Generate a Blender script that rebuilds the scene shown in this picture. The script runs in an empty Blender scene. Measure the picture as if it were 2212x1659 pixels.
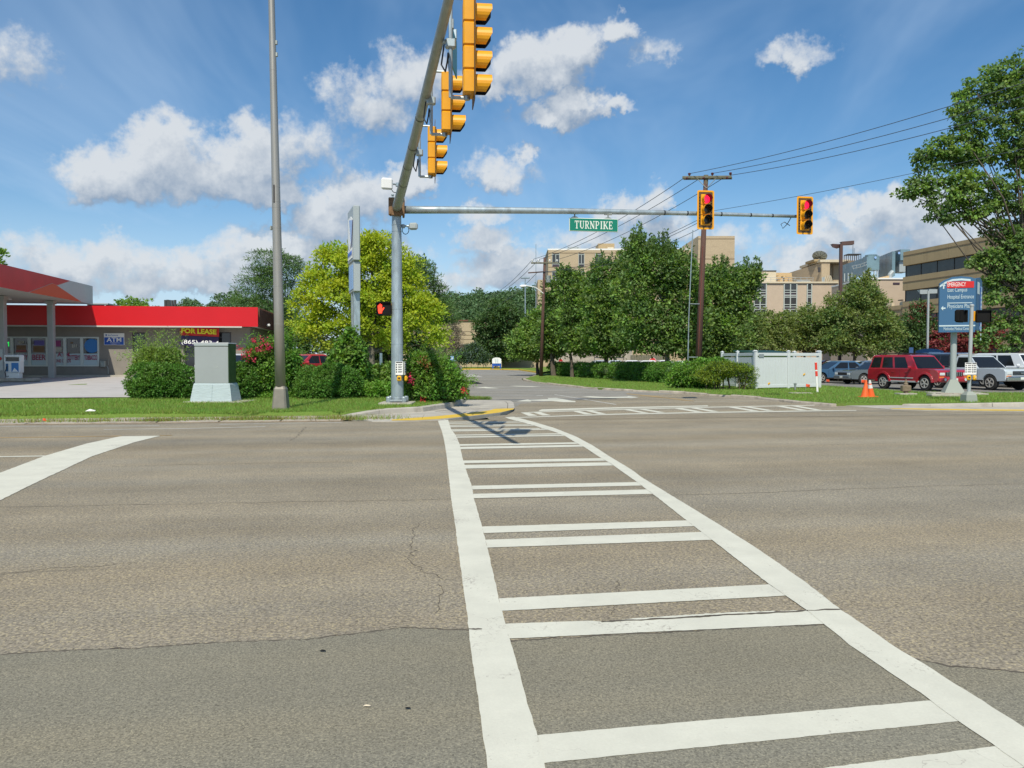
import bpy, bmesh, math, random
import numpy as np
from mathutils import Vector, Matrix
R = math.radians
scn = bpy.context.scene
col = scn.collection

# ------------------------------------------------------------------ camera
CAM_H, PITCH, FPX, W0, H0 = 1.6, R(1.82), 1703.0, 2212.0, 1659.0
cd = bpy.data.cameras.new('camera'); cam = bpy.data.objects.new('camera', cd); col.objects.link(cam)
cam.location = (0, 0, CAM_H); cam.rotation_euler = (R(90) - PITCH, 0, 0)
cd.sensor_fit = 'HORIZONTAL'; cd.sensor_width = 36.0; cd.lens = 36.0 * FPX / W0
cd.clip_start = 0.05; cd.clip_end = 6000
scn.camera = cam
scn.render.resolution_x, scn.render.resolution_y = 1024, 768

# ------------------------------------------------------------------ light
SUN_EL, SUN_AZ = 51.0, 187.5          # azimuth clockwise from +Y: behind the camera, a little to the left
SUN_STRENGTH, SKY_STRENGTH, EXPOSURE = 4.2, 0.10, 0.08
scn.view_settings.view_transform = 'Standard'; scn.view_settings.look = 'None'
scn.view_settings.exposure = EXPOSURE; scn.view_settings.gamma = 1.0
scn.view_settings.use_curve_mapping = False
scn.render.engine = 'CYCLES'
scn.cycles.use_denoising = True
scn.cycles.max_bounces = 6; scn.cycles.diffuse_bounces = 3; scn.cycles.glossy_bounces = 3
scn.cycles.transmission_bounces = 4; scn.cycles.transparent_max_bounces = 6
scn.cycles.caustics_reflective = False; scn.cycles.caustics_refractive = False
sd = bpy.data.lights.new('sun', 'SUN'); sd.energy = SUN_STRENGTH; sd.angle = R(0.5); sd.color = (1.0, 0.935, 0.785)
sun = bpy.data.objects.new('sun', sd); col.objects.link(sun)
_sv = Vector((math.sin(R(SUN_AZ)) * math.cos(R(SUN_EL)), math.cos(R(SUN_AZ)) * math.cos(R(SUN_EL)), math.sin(R(SUN_EL))))
sun.rotation_euler = _sv.to_track_quat('Z', 'Y').to_euler(); sun.location = (-30, -60, 80)

def ray(px, py):
    a, b = (px - W0 / 2) / FPX, (H0 / 2 - py) / FPX
    c, s = math.cos(PITCH), math.sin(PITCH)
    return Vector((a, c + b * s, -s + b * c))
def G(px, py, z=0.0):                     # the point of the level z that lies on a sight line of the photograph
    d = ray(px, py); t = (z - CAM_H) / d.z
    return Vector((d.x * t, d.y * t, z))
def P(px, py, D):                         # the point at depth D (metres along +Y) on a sight line
    d = ray(px, py); t = D / d.y
    return Vector((d.x * t, D, CAM_H + d.z * t))

# ------------------------------------------------------------------ sky with clouds
class NT:
    def __init__(s, tree): s.t = tree; s.n = tree.nodes; s.l = tree.links
    def new(s, typ, **kw):
        nd = s.n.new(typ)
        for k, v in kw.items(): setattr(nd, k, v)
        return nd
    def link(s, a, b): s.l.new(a, b)
    def inp(s, sock, v):
        if hasattr(v, 'is_linked') or isinstance(v, bpy.types.NodeSocket): s.link(v, sock)
        else: sock.default_value = v
    def math(s, op, a, b=None, c=None, clamp=False):
        nd = s.new('ShaderNodeMath', operation=op, use_clamp=clamp); s.inp(nd.inputs[0], a)
        if b is not None: s.inp(nd.inputs[1], b)
        if c is not None: s.inp(nd.inputs[2], c)
        return nd.outputs[0]
    def vmath(s, op, a, b=None, out=0):
        nd = s.new('ShaderNodeVectorMath', operation=op); s.inp(nd.inputs[0], a)
        if b is not None: s.inp(nd.inputs[1], b)
        return nd.outputs[out]
    def noise(s, vec, scale, detail=4, rough=.5, dist=0, out=0):
        nd = s.new('ShaderNodeTexNoise'); s.inp(nd.inputs['Vector'], vec)
        nd.inputs['Scale'].default_value = scale; nd.inputs['Detail'].default_value = detail
        nd.inputs['Roughness'].default_value = rough; nd.inputs['Distortion'].default_value = dist
        return nd.outputs[out]
    def maprange(s, v, a, b, c=0., d=1., smooth=False):
        nd = s.new('ShaderNodeMapRange', clamp=True)
        if smooth: nd.interpolation_type = 'SMOOTHSTEP'
        s.inp(nd.inputs[0], v)
        for i, x in enumerate((a, b, c, d)): s.inp(nd.inputs[i + 1], x)
        return nd.outputs[0]
    def mix(s, f, a, b, blend='MIX'):
        nd = s.new('ShaderNodeMix', data_type='RGBA', blend_type=blend)
        s.inp(nd.inputs[0], f); s.inp(nd.inputs[6], a); s.inp(nd.inputs[7], b)
        return nd.outputs[2]

def make_world():
    w = bpy.data.worlds.new('World'); scn.world = w; w.use_nodes = True
    w.node_tree.nodes.clear(); T = NT(w.node_tree)
    sky = T.new('ShaderNodeTexSky', sky_type='NISHITA', sun_disc=False)
    sky.sun_elevation = R(SUN_EL); sky.sun_rotation = R(SUN_AZ); sky.altitude = 250
    sky.air_density = 1.0; sky.dust_density = 0.6; sky.ozone_density = 2.2
    bg = T.new('ShaderNodeBackground'); bg.inputs[1].default_value = SKY_STRENGTH
    out = T.new('ShaderNodeOutputWorld'); T.link(bg.outputs[0], out.inputs[0])
    # cloud cells: px, py, rx, ry (in photo pixels), weight -> azimuth/elevation ellipses in degrees
    cells = [(250,385,125,75,1.05),(350,350,105,85,1.1),(440,400,150,70,1.0),(540,360,95,90,1.1),(570,425,120,50,.9),(655,320,90,60,.55),
             (800,235,100,75,.75),(890,175,95,65,.72),(1080,185,110,45,.8),(1160,145,115,65,1.0),(1235,115,80,55,1.0),(1320,75,45,40,.85),
             (1400,128,60,32,.5),(1240,215,75,40,1.0),(1200,250,95,38,.95),(1300,238,70,24,.8),(1735,118,85,36,.62),(30,135,70,60,.4),
             (1080,365,95,48,.75),(1135,330,30,25,.6),
             (700,480,95,72,.95),(785,440,105,75,1.05),(880,410,60,45,.9),(600,550,140,62,.9),(430,585,170,50,.75),(770,560,160,60,.7),
             (200,580,190,58,.75),(330,615,300,38,.75),(20,560,60,55,.6),(1060,520,80,40,.8),(1080,572,110,45,.85),(1080,610,170,38,.75),
             (1420,430,40,50,.9),(1360,460,75,45,.8),(1300,520,150,48,.65),(1455,490,70,40,.6),(1500,585,260,42,.5),(1150,592,150,44,.6),(2000,560,240,50,.6),(1040,470,60,28,.5),(700,330,60,55,.35),
             (1890,440,90,40,.85),(1960,472,150,70,.85),(1830,505,90,45,.75),(2070,495,130,60,.8),(1730,565,130,42,.7),(1600,520,110,40,.42)]
    tc = T.new('ShaderNodeTexCoord'); D = T.vmath('NORMALIZE', tc.outputs['Generated'])
    sep = T.new('ShaderNodeSeparateXYZ'); T.link(D, sep.inputs[0])
    az = T.math('MULTIPLY', T.math('ARCTAN2', sep.outputs[0], sep.outputs[1]), 57.2958)
    el = T.math('MULTIPLY', T.math('ARCSINE', sep.outputs[2]), 57.2958)
    cp = T.new('ShaderNodeCombineXYZ'); T.link(az, cp.inputs[0]); T.link(el, cp.inputs[1])
    def vma(a, b, c):
        nd = T.new('ShaderNodeVectorMath', operation='MULTIPLY_ADD')
        for k_, v_ in enumerate((a, b, c)): T.inp(nd.inputs[k_], v_)
        return nd.outputs[0]
    wn = T.vmath('SUBTRACT', T.noise(D, 16, 5, .62, out=1), (.5, .5, .5)); wn2 = T.vmath('SUBTRACT', T.noise(D, 60, 3, .6, out=1), (.5, .5, .5))
    p0 = vma(wn, (5.5, 4.0, 0), cp.outputs[0]); p0 = vma(wn2, (1.6, 1.5, 0), p0)
    p1 = T.vmath('ADD', p0, (-.5, 1.5, 0))
    # the same kind of sky goes on outside the frame
    gen = T.math('MULTIPLY_ADD', T.noise(D, 3.2, 2, .5), 5.0, -3.05)
    outside = T.math('MAXIMUM', T.maprange(T.math('ABSOLUTE', az), 34, 44), T.maprange(el, 27, 36))
    gen = T.math('MULTIPLY_ADD', T.math('SUBTRACT', outside, 1), 3.0, gen)
    gen = T.math('MAXIMUM', gen, -1.5)
    def envelope(p):
        best = gen
        for (px, py, rx, ry, wt) in cells:
            r = ray(px, py).normalized()
            ca, ce = math.degrees(math.atan2(r.x, r.y)), math.degrees(math.asin(r.z))
            k = math.degrees(1 / FPX) * 1.07
            ix, iy = 1 / (rx * k), 1 / (ry * k)
            q = vma(p, (ix, iy, 0), (-ca * ix, -ce * iy, 0))
            q = T.vmath('MAXIMUM', q, T.vmath('MULTIPLY', q, (-1, -1.45, 0)))
            e = T.math('MULTIPLY_ADD', T.vmath('DOT_PRODUCT', q, q, out=1), -wt, wt)
            best = T.math('SMOOTH_MAX', best, e, .25)
        return best
    f1 = T.math('SUBTRACT', T.noise(D, 22, 6, .6), .5)
    f2 = T.math('SUBTRACT', T.noise(D, 75, 4, .6), .5)
    D1 = T.vmath('ADD', D, (-.006, 0, .02))
    f1b = T.math('SUBTRACT', T.noise(D1, 22, 4, .6), .5)
    n0 = T.math('MULTIPLY_ADD', f2, .72, T.math('MULTIPLY_ADD', f1, 1.5, envelope(p0)))
    n1 = T.math('MULTIPLY_ADD', f1b, 1.5, envelope(p1))
    alpha = T.maprange(n0, -.10, .72, 0, .94, True)
    lit = T.math('MULTIPLY_ADD', T.math('SUBTRACT', n0, n1), .85, .46)
    lit = T.maprange(lit, .0, 1.0, 0, 1)
    k = 1 / SKY_STRENGTH
    ccol = T.mix(lit, (.27 * k, .35 * k, .465 * k, 1), (.67 * k, .705 * k, .74 * k, 1))
    # thin veil of cirrus, stretched, and paler air towards the horizon
    sp = sep
    cv = T.new('ShaderNodeCombineXYZ'); zz = T.math('ADD', sp.outputs[2], .18)
    T.link(T.math('DIVIDE', sp.outputs[0], zz), cv.inputs[0]); T.link(T.math('DIVIDE', sp.outputs[1], T.math('MULTIPLY', zz, 2.8)), cv.inputs[1])
    veil = T.maprange(T.noise(cv.outputs[0], 1.5, 5, .62, .6), .36, .82, 0, .45, True)
    veil = T.math('MAXIMUM', veil, T.maprange(sp.outputs[2], .0, .22, .75, 0, True))
    hs = T.new('ShaderNodeHueSaturation'); hs.inputs['Saturation'].default_value = 1.26; hs.inputs['Hue'].default_value = .497; hs.inputs['Value'].default_value = 1.16; T.link(sky.outputs[0], hs.inputs['Color'])
    sk = T.mix(veil, hs.outputs[0], (.50 * k, .66 * k, .86 * k, 1))
    fin = T.mix(alpha, sk, ccol)
    T.link(fin, bg.inputs[0])
    w.cycles.sampling_method = 'NONE'
make_world()

# ------------------------------------------------------------------ materials
MATS = {}
def mat(name, c, rough=.6, metal=0., var=0., scale=4., bump=0., bscale=60., spec=.5, coat=0., stretch=None, emit=None, dirt=None, dscale=2., detail=6):
    if name in MATS: return MATS[name]
    m = bpy.data.materials.new(name); m.use_nodes = True; T = NT(m.node_tree)
    b = T.n['Principled BSDF']
    b.inputs['Roughness'].default_value = rough; b.inputs['Metallic'].default_value = metal
    b.inputs['Specular IOR Level'].default_value = spec; b.inputs['Coat Weight'].default_value = coat
    c4 = (*c, 1)
    if var or bump or dirt:
        tc = T.new('ShaderNodeTexCoord'); V = tc.outputs['Object']
        if stretch:
            mp = T.new('ShaderNodeMapping'); mp.inputs['Scale'].default_value = stretch; T.link(V, mp.inputs[0]); V = mp.outputs[0]
    colr = c4
    if var:
        f = T.noise(V, scale, detail, .6)
        f = T.maprange(f, .3, .7)
        colr = T.mix(f, tuple(x * (1 - var) for x in c) + (1,), tuple(min(1, x * (1 + var)) for x in c) + (1,))
    if dirt:
        f = T.maprange(T.noise(V, dscale, 7, .65), .52, .70, 0, .8)
        colr = T.mix(f, colr, (*dirt, 1))
    T.inp(b.inputs['Base Color'], colr)
    if bump:
        bn = T.new('ShaderNodeBump'); bn.inputs['Strength'].default_value = bump; bn.inputs['Distance'].default_value = .02
        T.link(T.noise(V, bscale, 4, .6), bn.inputs['Height']); T.link(bn.outputs[0], b.inputs['Normal'])
    if emit:
        b.inputs['Emission Color'].default_value = (*emit[0], 1); b.inputs['Emission Strength'].default_value = emit[1]
    MATS[name] = m; return m

def asphalt(name, c, grain=.55, gscale=140., light=(.34, .29, .22), band=.16, rough=.9):
    m = bpy.data.materials.new(name); m.use_nodes = True; T = NT(m.node_tree); b = T.n['Principled BSDF']
    V = T.new('ShaderNodeTexCoord').outputs['Object']
    vo = T.new('ShaderNodeTexVoronoi'); vo.inputs['Scale'].default_value = gscale; T.link(V, vo.inputs['Vector'])
    g1 = T.new('ShaderNodeSeparateColor'); T.link(vo.outputs['Color'], g1.inputs[0])
    n1 = T.noise(V, gscale * .45, 3, .6)
    dk = tuple(x * (1 - grain) for x in c) + (1,); lt = tuple(x * (1 + grain) for x in c) + (1,)
    cc = T.mix(T.maprange(n1, .28, .72), dk, lt)
    cc = T.mix(T.maprange(g1.outputs[0], .80, .92, 0, .75), cc, (*light, 1))
    cc = T.mix(T.maprange(g1.outputs[1], .86, .96, 0, .6), cc, tuple(x * .4 for x in c) + (1,))
    mp = T.new('ShaderNodeMapping'); mp.inputs['Rotation'].default_value = (0, 0, -R(8.5)); T.link(V, mp.inputs[0])
    m2 = T.new('ShaderNodeMapping'); m2.inputs['Scale'].default_value = (.03, .55, 1); T.link(mp.outputs[0], m2.inputs[0])
    bd = T.maprange(T.noise(m2.outputs[0], 1.0, 4, .55), .3, .7, 1 - band, 1 + band)
    bl = T.maprange(T.noise(V, .7, 6, .6), .3, .7, 1 - band * .7, 1 + band * .7)
    sc = T.new('ShaderNodeVectorMath', operation='SCALE'); T.link(cc, sc.inputs[0]); T.link(T.math('MULTIPLY', bd, bl), sc.inputs['Scale'])
    m3 = T.new('ShaderNodeMapping'); m3.inputs['Scale'].default_value = (.05, .9, 1); m3.inputs['Location'].default_value = (3, 7, 0); T.link(mp.outputs[0], m3.inputs[0])
    tint = T.mix(T.maprange(T.noise(m3.outputs[0], 1.0, 3, .5), .35, .65), (.97, .995, 1.03, 1), (1.035, 1.0, .94, 1))
    tn = T.mix(1.0, sc.outputs[0], tint, 'MULTIPLY')
    # small dark marks, oil and tyre specks
    sp = T.maprange(T.noise(m2.outputs[0], 9, 3, .5), .69, .75, 0, .35)
    fin = T.mix(sp, tn, tuple(x * .45 for x in c) + (1,))
    T.inp(b.inputs['Base Color'], fin); b.inputs['Roughness'].default_value = rough; b.inputs['Specular IOR Level'].default_value = .25
    bn = T.new('ShaderNodeBump'); bn.inputs['Strength'].default_value = .5; bn.inputs['Distance'].default_value = .006
    T.link(g1.outputs[2], bn.inputs['Height']); T.link(bn.outputs[0], b.inputs['Normal'])
    MATS[name] = m; return m

def paint(name, c, wear, wcol):
    m = bpy.data.materials.new(name); m.use_nodes = True; T = NT(m.node_tree); b = T.n['Principled BSDF']
    V = T.new('ShaderNodeTexCoord').outputs['Object']
    cc = T.mix(T.maprange(T.noise(V, 3.0, 6, .6), .3, .7), tuple(x * .86 for x in c) + (1,), (*c, 1))
    cc = T.mix(T.maprange(T.noise(V, 90, 3, .6), .35, .7, 0, .25), cc, tuple(x * .7 for x in c) + (1,))
    cc = T.mix(T.maprange(T.math('MULTIPLY', T.noise(V, 1.2, 3, .5), T.noise(V, 40, 6, .7)), .40 - wear * .16, .46 - wear * .14, 0, .85), cc, (*wcol, 1))
    vo = T.new('ShaderNodeTexVoronoi', feature='DISTANCE_TO_EDGE'); vo.inputs['Scale'].default_value = 1.1
    dv = T.vmath('ADD', V, T.vmath('SCALE', T.noise(V, 3, 4, .6, out=1))); T.link(dv, vo.inputs['Vector'])
    crack = T.math('MULTIPLY', T.maprange(vo.outputs[0], .0, .006, .55, 0), T.maprange(T.noise(V, .8, 2, .5), .48, .56))
    cc = T.mix(crack, cc, (*wcol, 1))
    T.inp(b.inputs['Base Color'], cc); b.inputs['Roughness'].default_value = .75; b.inputs['Specular IOR Level'].default_value = .3
    bn = T.new('ShaderNodeBump'); bn.inputs['Strength'].default_value = .3; bn.inputs['Distance'].default_value = .004
    T.link(T.noise(V, 140, 3, .6), bn.inputs['Height']); T.link(bn.outputs[0], b.inputs['Normal'])
    MATS[name] = m; return m

def leafmat(name, c, hv=.03, vv=.45, trans=.35, tcol=None, rough=.5):
    m = bpy.data.materials.new(name); m.use_nodes = True; T = NT(m.node_tree); T.n.clear()
    out = T.new('ShaderNodeOutputMaterial'); geo = T.new('ShaderNodeNewGeometry')
    rnd = geo.outputs['Random Per Island']
    h = T.new('ShaderNodeHueSaturation'); h.inputs['Color'].default_value = (*c, 1)
    V = T.new('ShaderNodeTexCoord').outputs['Object']
    big = T.noise(V, .8, 3, .5)
    T.link(T.math('MULTIPLY_ADD', T.math('SUBTRACT', big, .5), hv * 2.4, T.math('MULTIPLY_ADD', rnd, hv, .5 - hv / 2)), h.inputs['Hue'])
    T.link(T.maprange(rnd, 0, 1, 1 - vv, 1 + vv), h.inputs['Value'])
    p = T.new('ShaderNodeBsdfPrincipled'); p.inputs['Roughness'].default_value = rough; p.inputs['Specular IOR Level'].default_value = .3
    T.link(h.outputs[0], p.inputs['Base Color'])
    tr = T.new('ShaderNodeBsdfTranslucent'); tcx = T.mix(1.0, h.outputs[0], (*(tcol or (1.25, 1.3, .5)), 1), 'MULTIPLY'); T.link(tcx, tr.inputs[0])
    ms = T.new('ShaderNodeMixShader'); ms.inputs[0].default_value = trans
    T.link(p.outputs[0], ms.inputs[1]); T.link(tr.outputs[0], ms.inputs[2]); T.link(ms.outputs[0], out.inputs[0])
    MATS[name] = m; return m

def grassmat(name, a, b_, dry=(.20, .15, .07)):
    m = bpy.data.materials.new(name); m.use_nodes = True; T = NT(m.node_tree); b = T.n['Principled BSDF']
    V = T.new('ShaderNodeTexCoord').outputs['Object']
    cc = T.mix(T.maprange(T.noise(V, 1.3, 5, .6), .3, .7), (*a, 1), (*b_, 1))
    cc = T.mix(T.maprange(T.noise(V, 30, 4, .7), .3, .7, 0, .6), cc, tuple(x * .5 for x in a) + (1,))
    cc = T.mix(T.maprange(T.noise(V, .55, 6, .65), .58, .72, 0, .7), cc, (*dry, 1))
    T.inp(b.inputs['Base Color'], cc); b.inputs['Roughness'].default_value = .9; b.inputs['Specular IOR Level'].default_value = .1
    bn = T.new('ShaderNodeBump'); bn.inputs['Strength'].default_value = .8; bn.inputs['Distance'].default_value = .05
    T.link(T.noise(V, 26, 4, .7), bn.inputs['Height']); T.link(bn.outputs[0], b.inputs['Normal'])
    MATS[name] = m; return m

asphalt('old_asphalt', (.262, .230, .176), .52, 95, (.47, .40, .25), .17)
asphalt('new_asphalt', (.218, .202, .154), .38, 165, (.35, .32, .23), .09)
asphalt('side_asphalt', (.27, .26, .235), .25, 120, (.30, .28, .24), .16)
asphalt('lot_asphalt', (.22, .21, .195), .25, 90, (.33, .31, .28), .12)
paint('white_paint', (.68, .67, .565), .30, (.30, .27, .23))
paint('worn_white_paint', (.60, .59, .54), .75, (.22, .20, .17))
paint('yellow_paint', (.74, .50, .06), .15, (.40, .36, .30))
paint('worn_yellow_paint', (.46, .31, .13), .8, (.22, .19, .15))
mat('concrete', (.44, .41, .35), .85, var=.16, scale=1.4, bump=.3, bscale=90, dirt=(.27, .24, .20), dscale=1.3)
mat('old_concrete', (.42, .37, .30), .9, var=.24, scale=2.0, bump=.5, bscale=60, dirt=(.18, .16, .12), dscale=1.8)
mat('forecourt_concrete', (.47, .45, .43), .85, var=.1, scale=.5, dirt=(.34, .32, .30), dscale=.5)
mat('crack_dark', (.10, .085, .065), .95)
mat('dirt', (.24, .18, .12), .95, var=.3, scale=6)
grassmat('lawn', (.16, .26, .05), (.21, .31, .065), (.26, .21, .10))
grassmat('rough_ground', (.07, .10, .03), (.10, .12, .04))
mat('galv', (.40, .47, .50), .45, .55, var=.24, scale=5, bump=.03, stretch=(1, 1, .35), dirt=(.28, .30, .29), dscale=1.2)
mat('galv_dark', (.33, .36, .34), .5, .45, var=.15, scale=5)
mat('alu_pole', (.37, .35, .31), .42, .5, var=.08, scale=2, stretch=(4, 4, .4))
mat('lamp_base', (.245, .225, .185), .55, .2, var=.12, scale=5)
mat('cabinet_metal', (.335, .36, .365), .5, var=.04, scale=1.5)
mat('green_and_cabinet_shade', (.055, .10, .03), .6, var=.2, scale=5)  # dark green bin; on the cabinet body, shade of its sides painted in
mat('cabinet_base', (.43, .51, .53), .75, var=.10, scale=3, bump=.8, bscale=9, stretch=(1, 1, 5))
mat('rust', (.22, .13, .07), .8, .2, var=.3, scale=12)
mat('signal_yellow', (.80, .36, .008), .42, var=.05, scale=5)
mat('signal_inside', (.02, .018, .016), .6)
mat('plate_black', (.008, .008, .008), .7, spec=.2)
mat('louver', (.10, .055, .02), .6)
mat('lens_red', (.5, .01, .02), .25, emit=((1, .01, .05), 2.2))
mat('lens_dark', (.05, .045, .035), .2, var=.2, scale=40)
mat('hand_led', (.7, .05, .02), .4, emit=((1, .045, .015), 1.6))
mat('cable', (.015, .018, .022), .5)
mat('wire', (.06, .07, .09), .5)
mat('white_plastic', (.78, .78, .76), .45)
mat('sign_green', (.006, .20, .125), .35)
mat('sign_white', (.75, .78, .70), .4)
mat('sign_red', (.62, .02, .02), .4)
mat('sign_blue', (.042, .13, .255), .5)
mat('sign_paleblue', (.28, .45, .75), .4)
mat('sign_back', (.42, .45, .46), .4, .6)
mat('text_white', (.85, .85, .82), .5)
mat('text_pale', (.55, .66, .70), .5)
mat('text_black', (.02, .02, .02), .5)
mat('text_maroon', (.35, .05, .10), .5)
mat('text_yellow', (.80, .75, .02), .5)
mat('banner_red', (.60, .02, .015), .5)
mat('banner_navy', (.03, .018, .085), .5)
mat('atm_blue', (.015, .09, .42), .4)
mat('store_red', (.60, .006, .012), .38, var=.05, scale=.5)
mat('canopy_red', (.60, .014, .024), .34, var=.14, scale=.7)
mat('canopy_orange', (.68, .07, .015), .35)
mat('canopy_grey', (.50, .53, .52), .4, var=.04)
mat('soffit', (.62, .59, .54), .6, var=.06)
mat('canopy_column', (.38, .39, .38), .5, .2, var=.06)
mat('store_wall', (.245, .222, .192), .85, var=.08, scale=2.5, bump=.15, bscale=14)
mat('brown_and_end_shade', (.16, .06, .035), .6, var=.25, scale=3)  # brown roof edge; on the store end, the fascia's shade is painted in
mat('trim_grey', (.52, .50, .45), .5)
mat('roof_grey', (.40, .39, .37), .8, var=.1)
mat('dark_metal', (.05, .045, .045), .5)
mat('frame_white', (.62, .66, .62), .4)
mat('door_dark', (.035, .032, .03), .5)
mat('glass', (.025, .028, .032), .06, spec=.7)
mat('glass_dim', (.05, .052, .055), .12, spec=.6)
mat('glass_office', (.060, .062, .055), .15, spec=.5, var=.35, scale=.4)
mat('glass_blue', (.16, .25, .29), .25, spec=.5, var=.25, scale=.5)
mat('glass_car', (.012, .014, .017), .05, spec=.4)
mat('bulkhead_film', (.50, .60, .62), .4)
mat('poster_purple', (.13, .10, .35), .5); mat('poster_brown', (.20, .10, .04), .5); mat('poster_magenta', (.30, .04, .16), .5)
mat('poster_cream', (.45, .42, .35), .5); mat('poster_blue', (.04, .20, .50), .5); mat('poster_red', (.32, .06, .06), .5)
mat('neon_green', (.02, .6, .1), .5, emit=((.02, 1, .12), .8))
mat('tan_brick', (.47, .37, .245), .85, dirt=(.38, .29, .19), dscale=.22, var=.12, scale=3.5, stretch=(1, 1, 6), detail=3)
mat('tan_panel', (.41, .305, .165), .8, var=.09, scale=1.0, stretch=(1.6, 1.6, .25), dirt=(.30, .22, .12), dscale=.5)
mat('pink_panel', (.50, .40, .30), .85, var=.05, scale=1)
mat('cream_panel', (.60, .52, .38), .8, var=.05, scale=1)
mat('joint_dark', (.22, .16, .10), .9)
mat('louver_purple', (.055, .035, .055), .6)
mat('window_frame_grey', (.42, .46, .43), .5)
mat('machinery_tan', (.56, .40, .21), .6, var=.1)
mat('steel_light', (.42, .46, .46), .5, .25)
mat('bark', (.105, .085, .066), .9, var=.35, scale=7, bump=.8, bscale=18, stretch=(1, 1, .25))
mat('bark_grey', (.15, .135, .11), .9, var=.3, scale=7, bump=.8, bscale=18, stretch=(1, 1, .25))
mat('twig', (.10, .075, .05), .9, var=.3, scale=9)
mat('pole_wood', (.105, .055, .042), .85, var=.35, scale=6, stretch=(6, 6, .35), bump=.5, bscale=20)
mat('pole_wood_top', (.15, .145, .10), .85, var=.3, scale=6)
mat('insulator', (.12, .03, .028), .3)
mat('vinyl_white', (.60, .635, .65), .45, var=.03, scale=2)
mat('lid_green', (.01, .045, .03), .5)
mat('cone_orange', (.80, .13, .02), .5, var=.1, scale=12)
mat('cone_white', (.70, .70, .68), .5)
mat('flag_orange', (.9, .12, .04), .5)
mat('tape_red', (.70, .05, .03), .5)
mat('ground_wire_red', (.22, .05, .04), .6)
mat('shoe_grey', (.30, .33, .29), .8)
mat('cast_brown', (.20, .15, .10), .7, var=.2, scale=9)
mat('lamp_brown', (.115, .065, .055), .5, .2)
mat('button_yellow', (.80, .42, .01), .45)
mat('tyre', (.018, .018, .018), .85)
mat('rim', (.50, .49, .46), .35, .3)
mat('chrome', (.62, .64, .66), .18, 1.0)
mat('trim_black', (.02, .02, .022), .55)
mat('headlamp', (.62, .68, .68), .12, spec=.8)
mat('amber', (.75, .25, .02), .25)
mat('tail_red', (.40, .01, .01), .25)
for n, c in dict(car_red=(.36, .014, .026), car_white=(.70, .73, .75), car_black=(.02, .018, .02), car_blue=(.05, .12, .22), car_silver=(.38, .42, .45),
                 car_grey=(.12, .145, .16), car_purple=(.26, .22, .42), car_scarlet=(.45, .02, .03), car_palegrey=(.48, .54, .58), car_beige=(.42, .40, .35)).items():
    mat(n, c, .28, coat=.8)
leafmat('leaf_yellow', (0.470, 0.540, 0.045), .02, 0.12, 0.48, (1.2, 1.2, .5)); leafmat('leaf_lime', (0.400, 0.500, 0.060), .03, 0.2, 0.48)
leafmat('leaf_maple', (0.158, 0.250, 0.084), .03, .42, 0.45); leafmat('leaf_bright', (0.225, 0.345, 0.080), .03, .4, 0.45)
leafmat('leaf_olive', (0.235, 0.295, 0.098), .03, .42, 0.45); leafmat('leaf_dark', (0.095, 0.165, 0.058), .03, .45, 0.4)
leafmat('leaf_pine', (0.125, 0.215, 0.070), .03, .5, 0.3); leafmat('leaf_blue', (0.100, 0.150, 0.125), .03, .4, .2)
leafmat('leaf_hedge', (0.125, 0.255, 0.048), .03, .5, 0.4); leafmat('leaf_hedge_bright', (0.200, 0.365, 0.060), .03, .45, 0.42)
leafmat('leaf_juniper', (0.230, 0.310, 0.035), .03, .45, .35); leafmat('leaf_tuft', (0.240, 0.360, 0.085), .03, .45, .35)
leafmat('leaf_red', (0.270, 0.060, 0.066), .03, .5, .3, (1.3, .6, .6)); leafmat('leaf_dead', (.27, .22, .17), .03, .4, .1, (1, 1, 1))
leafmat('leaf_hill', (0.120, 0.200, 0.090), .035, .4, .3); leafmat('leaf_sweetgum', (0.155, 0.280, 0.058), .04, .6, 0.42)
leafmat('petal_pink', (.62, .045, .10), .03, .35, .3, (1.2, .7, .8)); leafmat('leaf_bronze', (.24, .11, .03), .03, .4, .3)
leafmat('blade', (0.220, 0.360, 0.065), .03, .45, .35); leafmat('blade_dry', (.30, .27, .09), .03, .35, .3)
# ------------------------------------------------------------------ helpers
ALPHA = math.atan(.15)
U = Vector((math.cos(ALPHA), math.sin(ALPHA), 0)); VV = Vector((-math.sin(ALPHA), math.cos(ALPHA), 0))
EDGE0 = Vector((0, 20.85, 0))                           # a point of the far edge of the main road
def UV(a, s, z=0.):                                     # a along the main road, s beyond its far edge
    p = EDGE0 + U * a + VV * s; return Vector((p.x, p.y, z))
def s_of(p): return (Vector((p[0], p[1], 0)) - EDGE0).dot(VV)
def a_of(p): return (Vector((p[0], p[1], 0)) - EDGE0).dot(U)
def hl(s): return .11 + .34 * max(0., min(1., s / 29.0))  # the land left of the side road climbs a little
def GL(px, py):                                         # sight line meets the climbing land on the left
    z = .2
    for _ in range(12):
        p = G(px, py, z); z = hl(s_of(p))
    return G(px, py, z)

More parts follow.
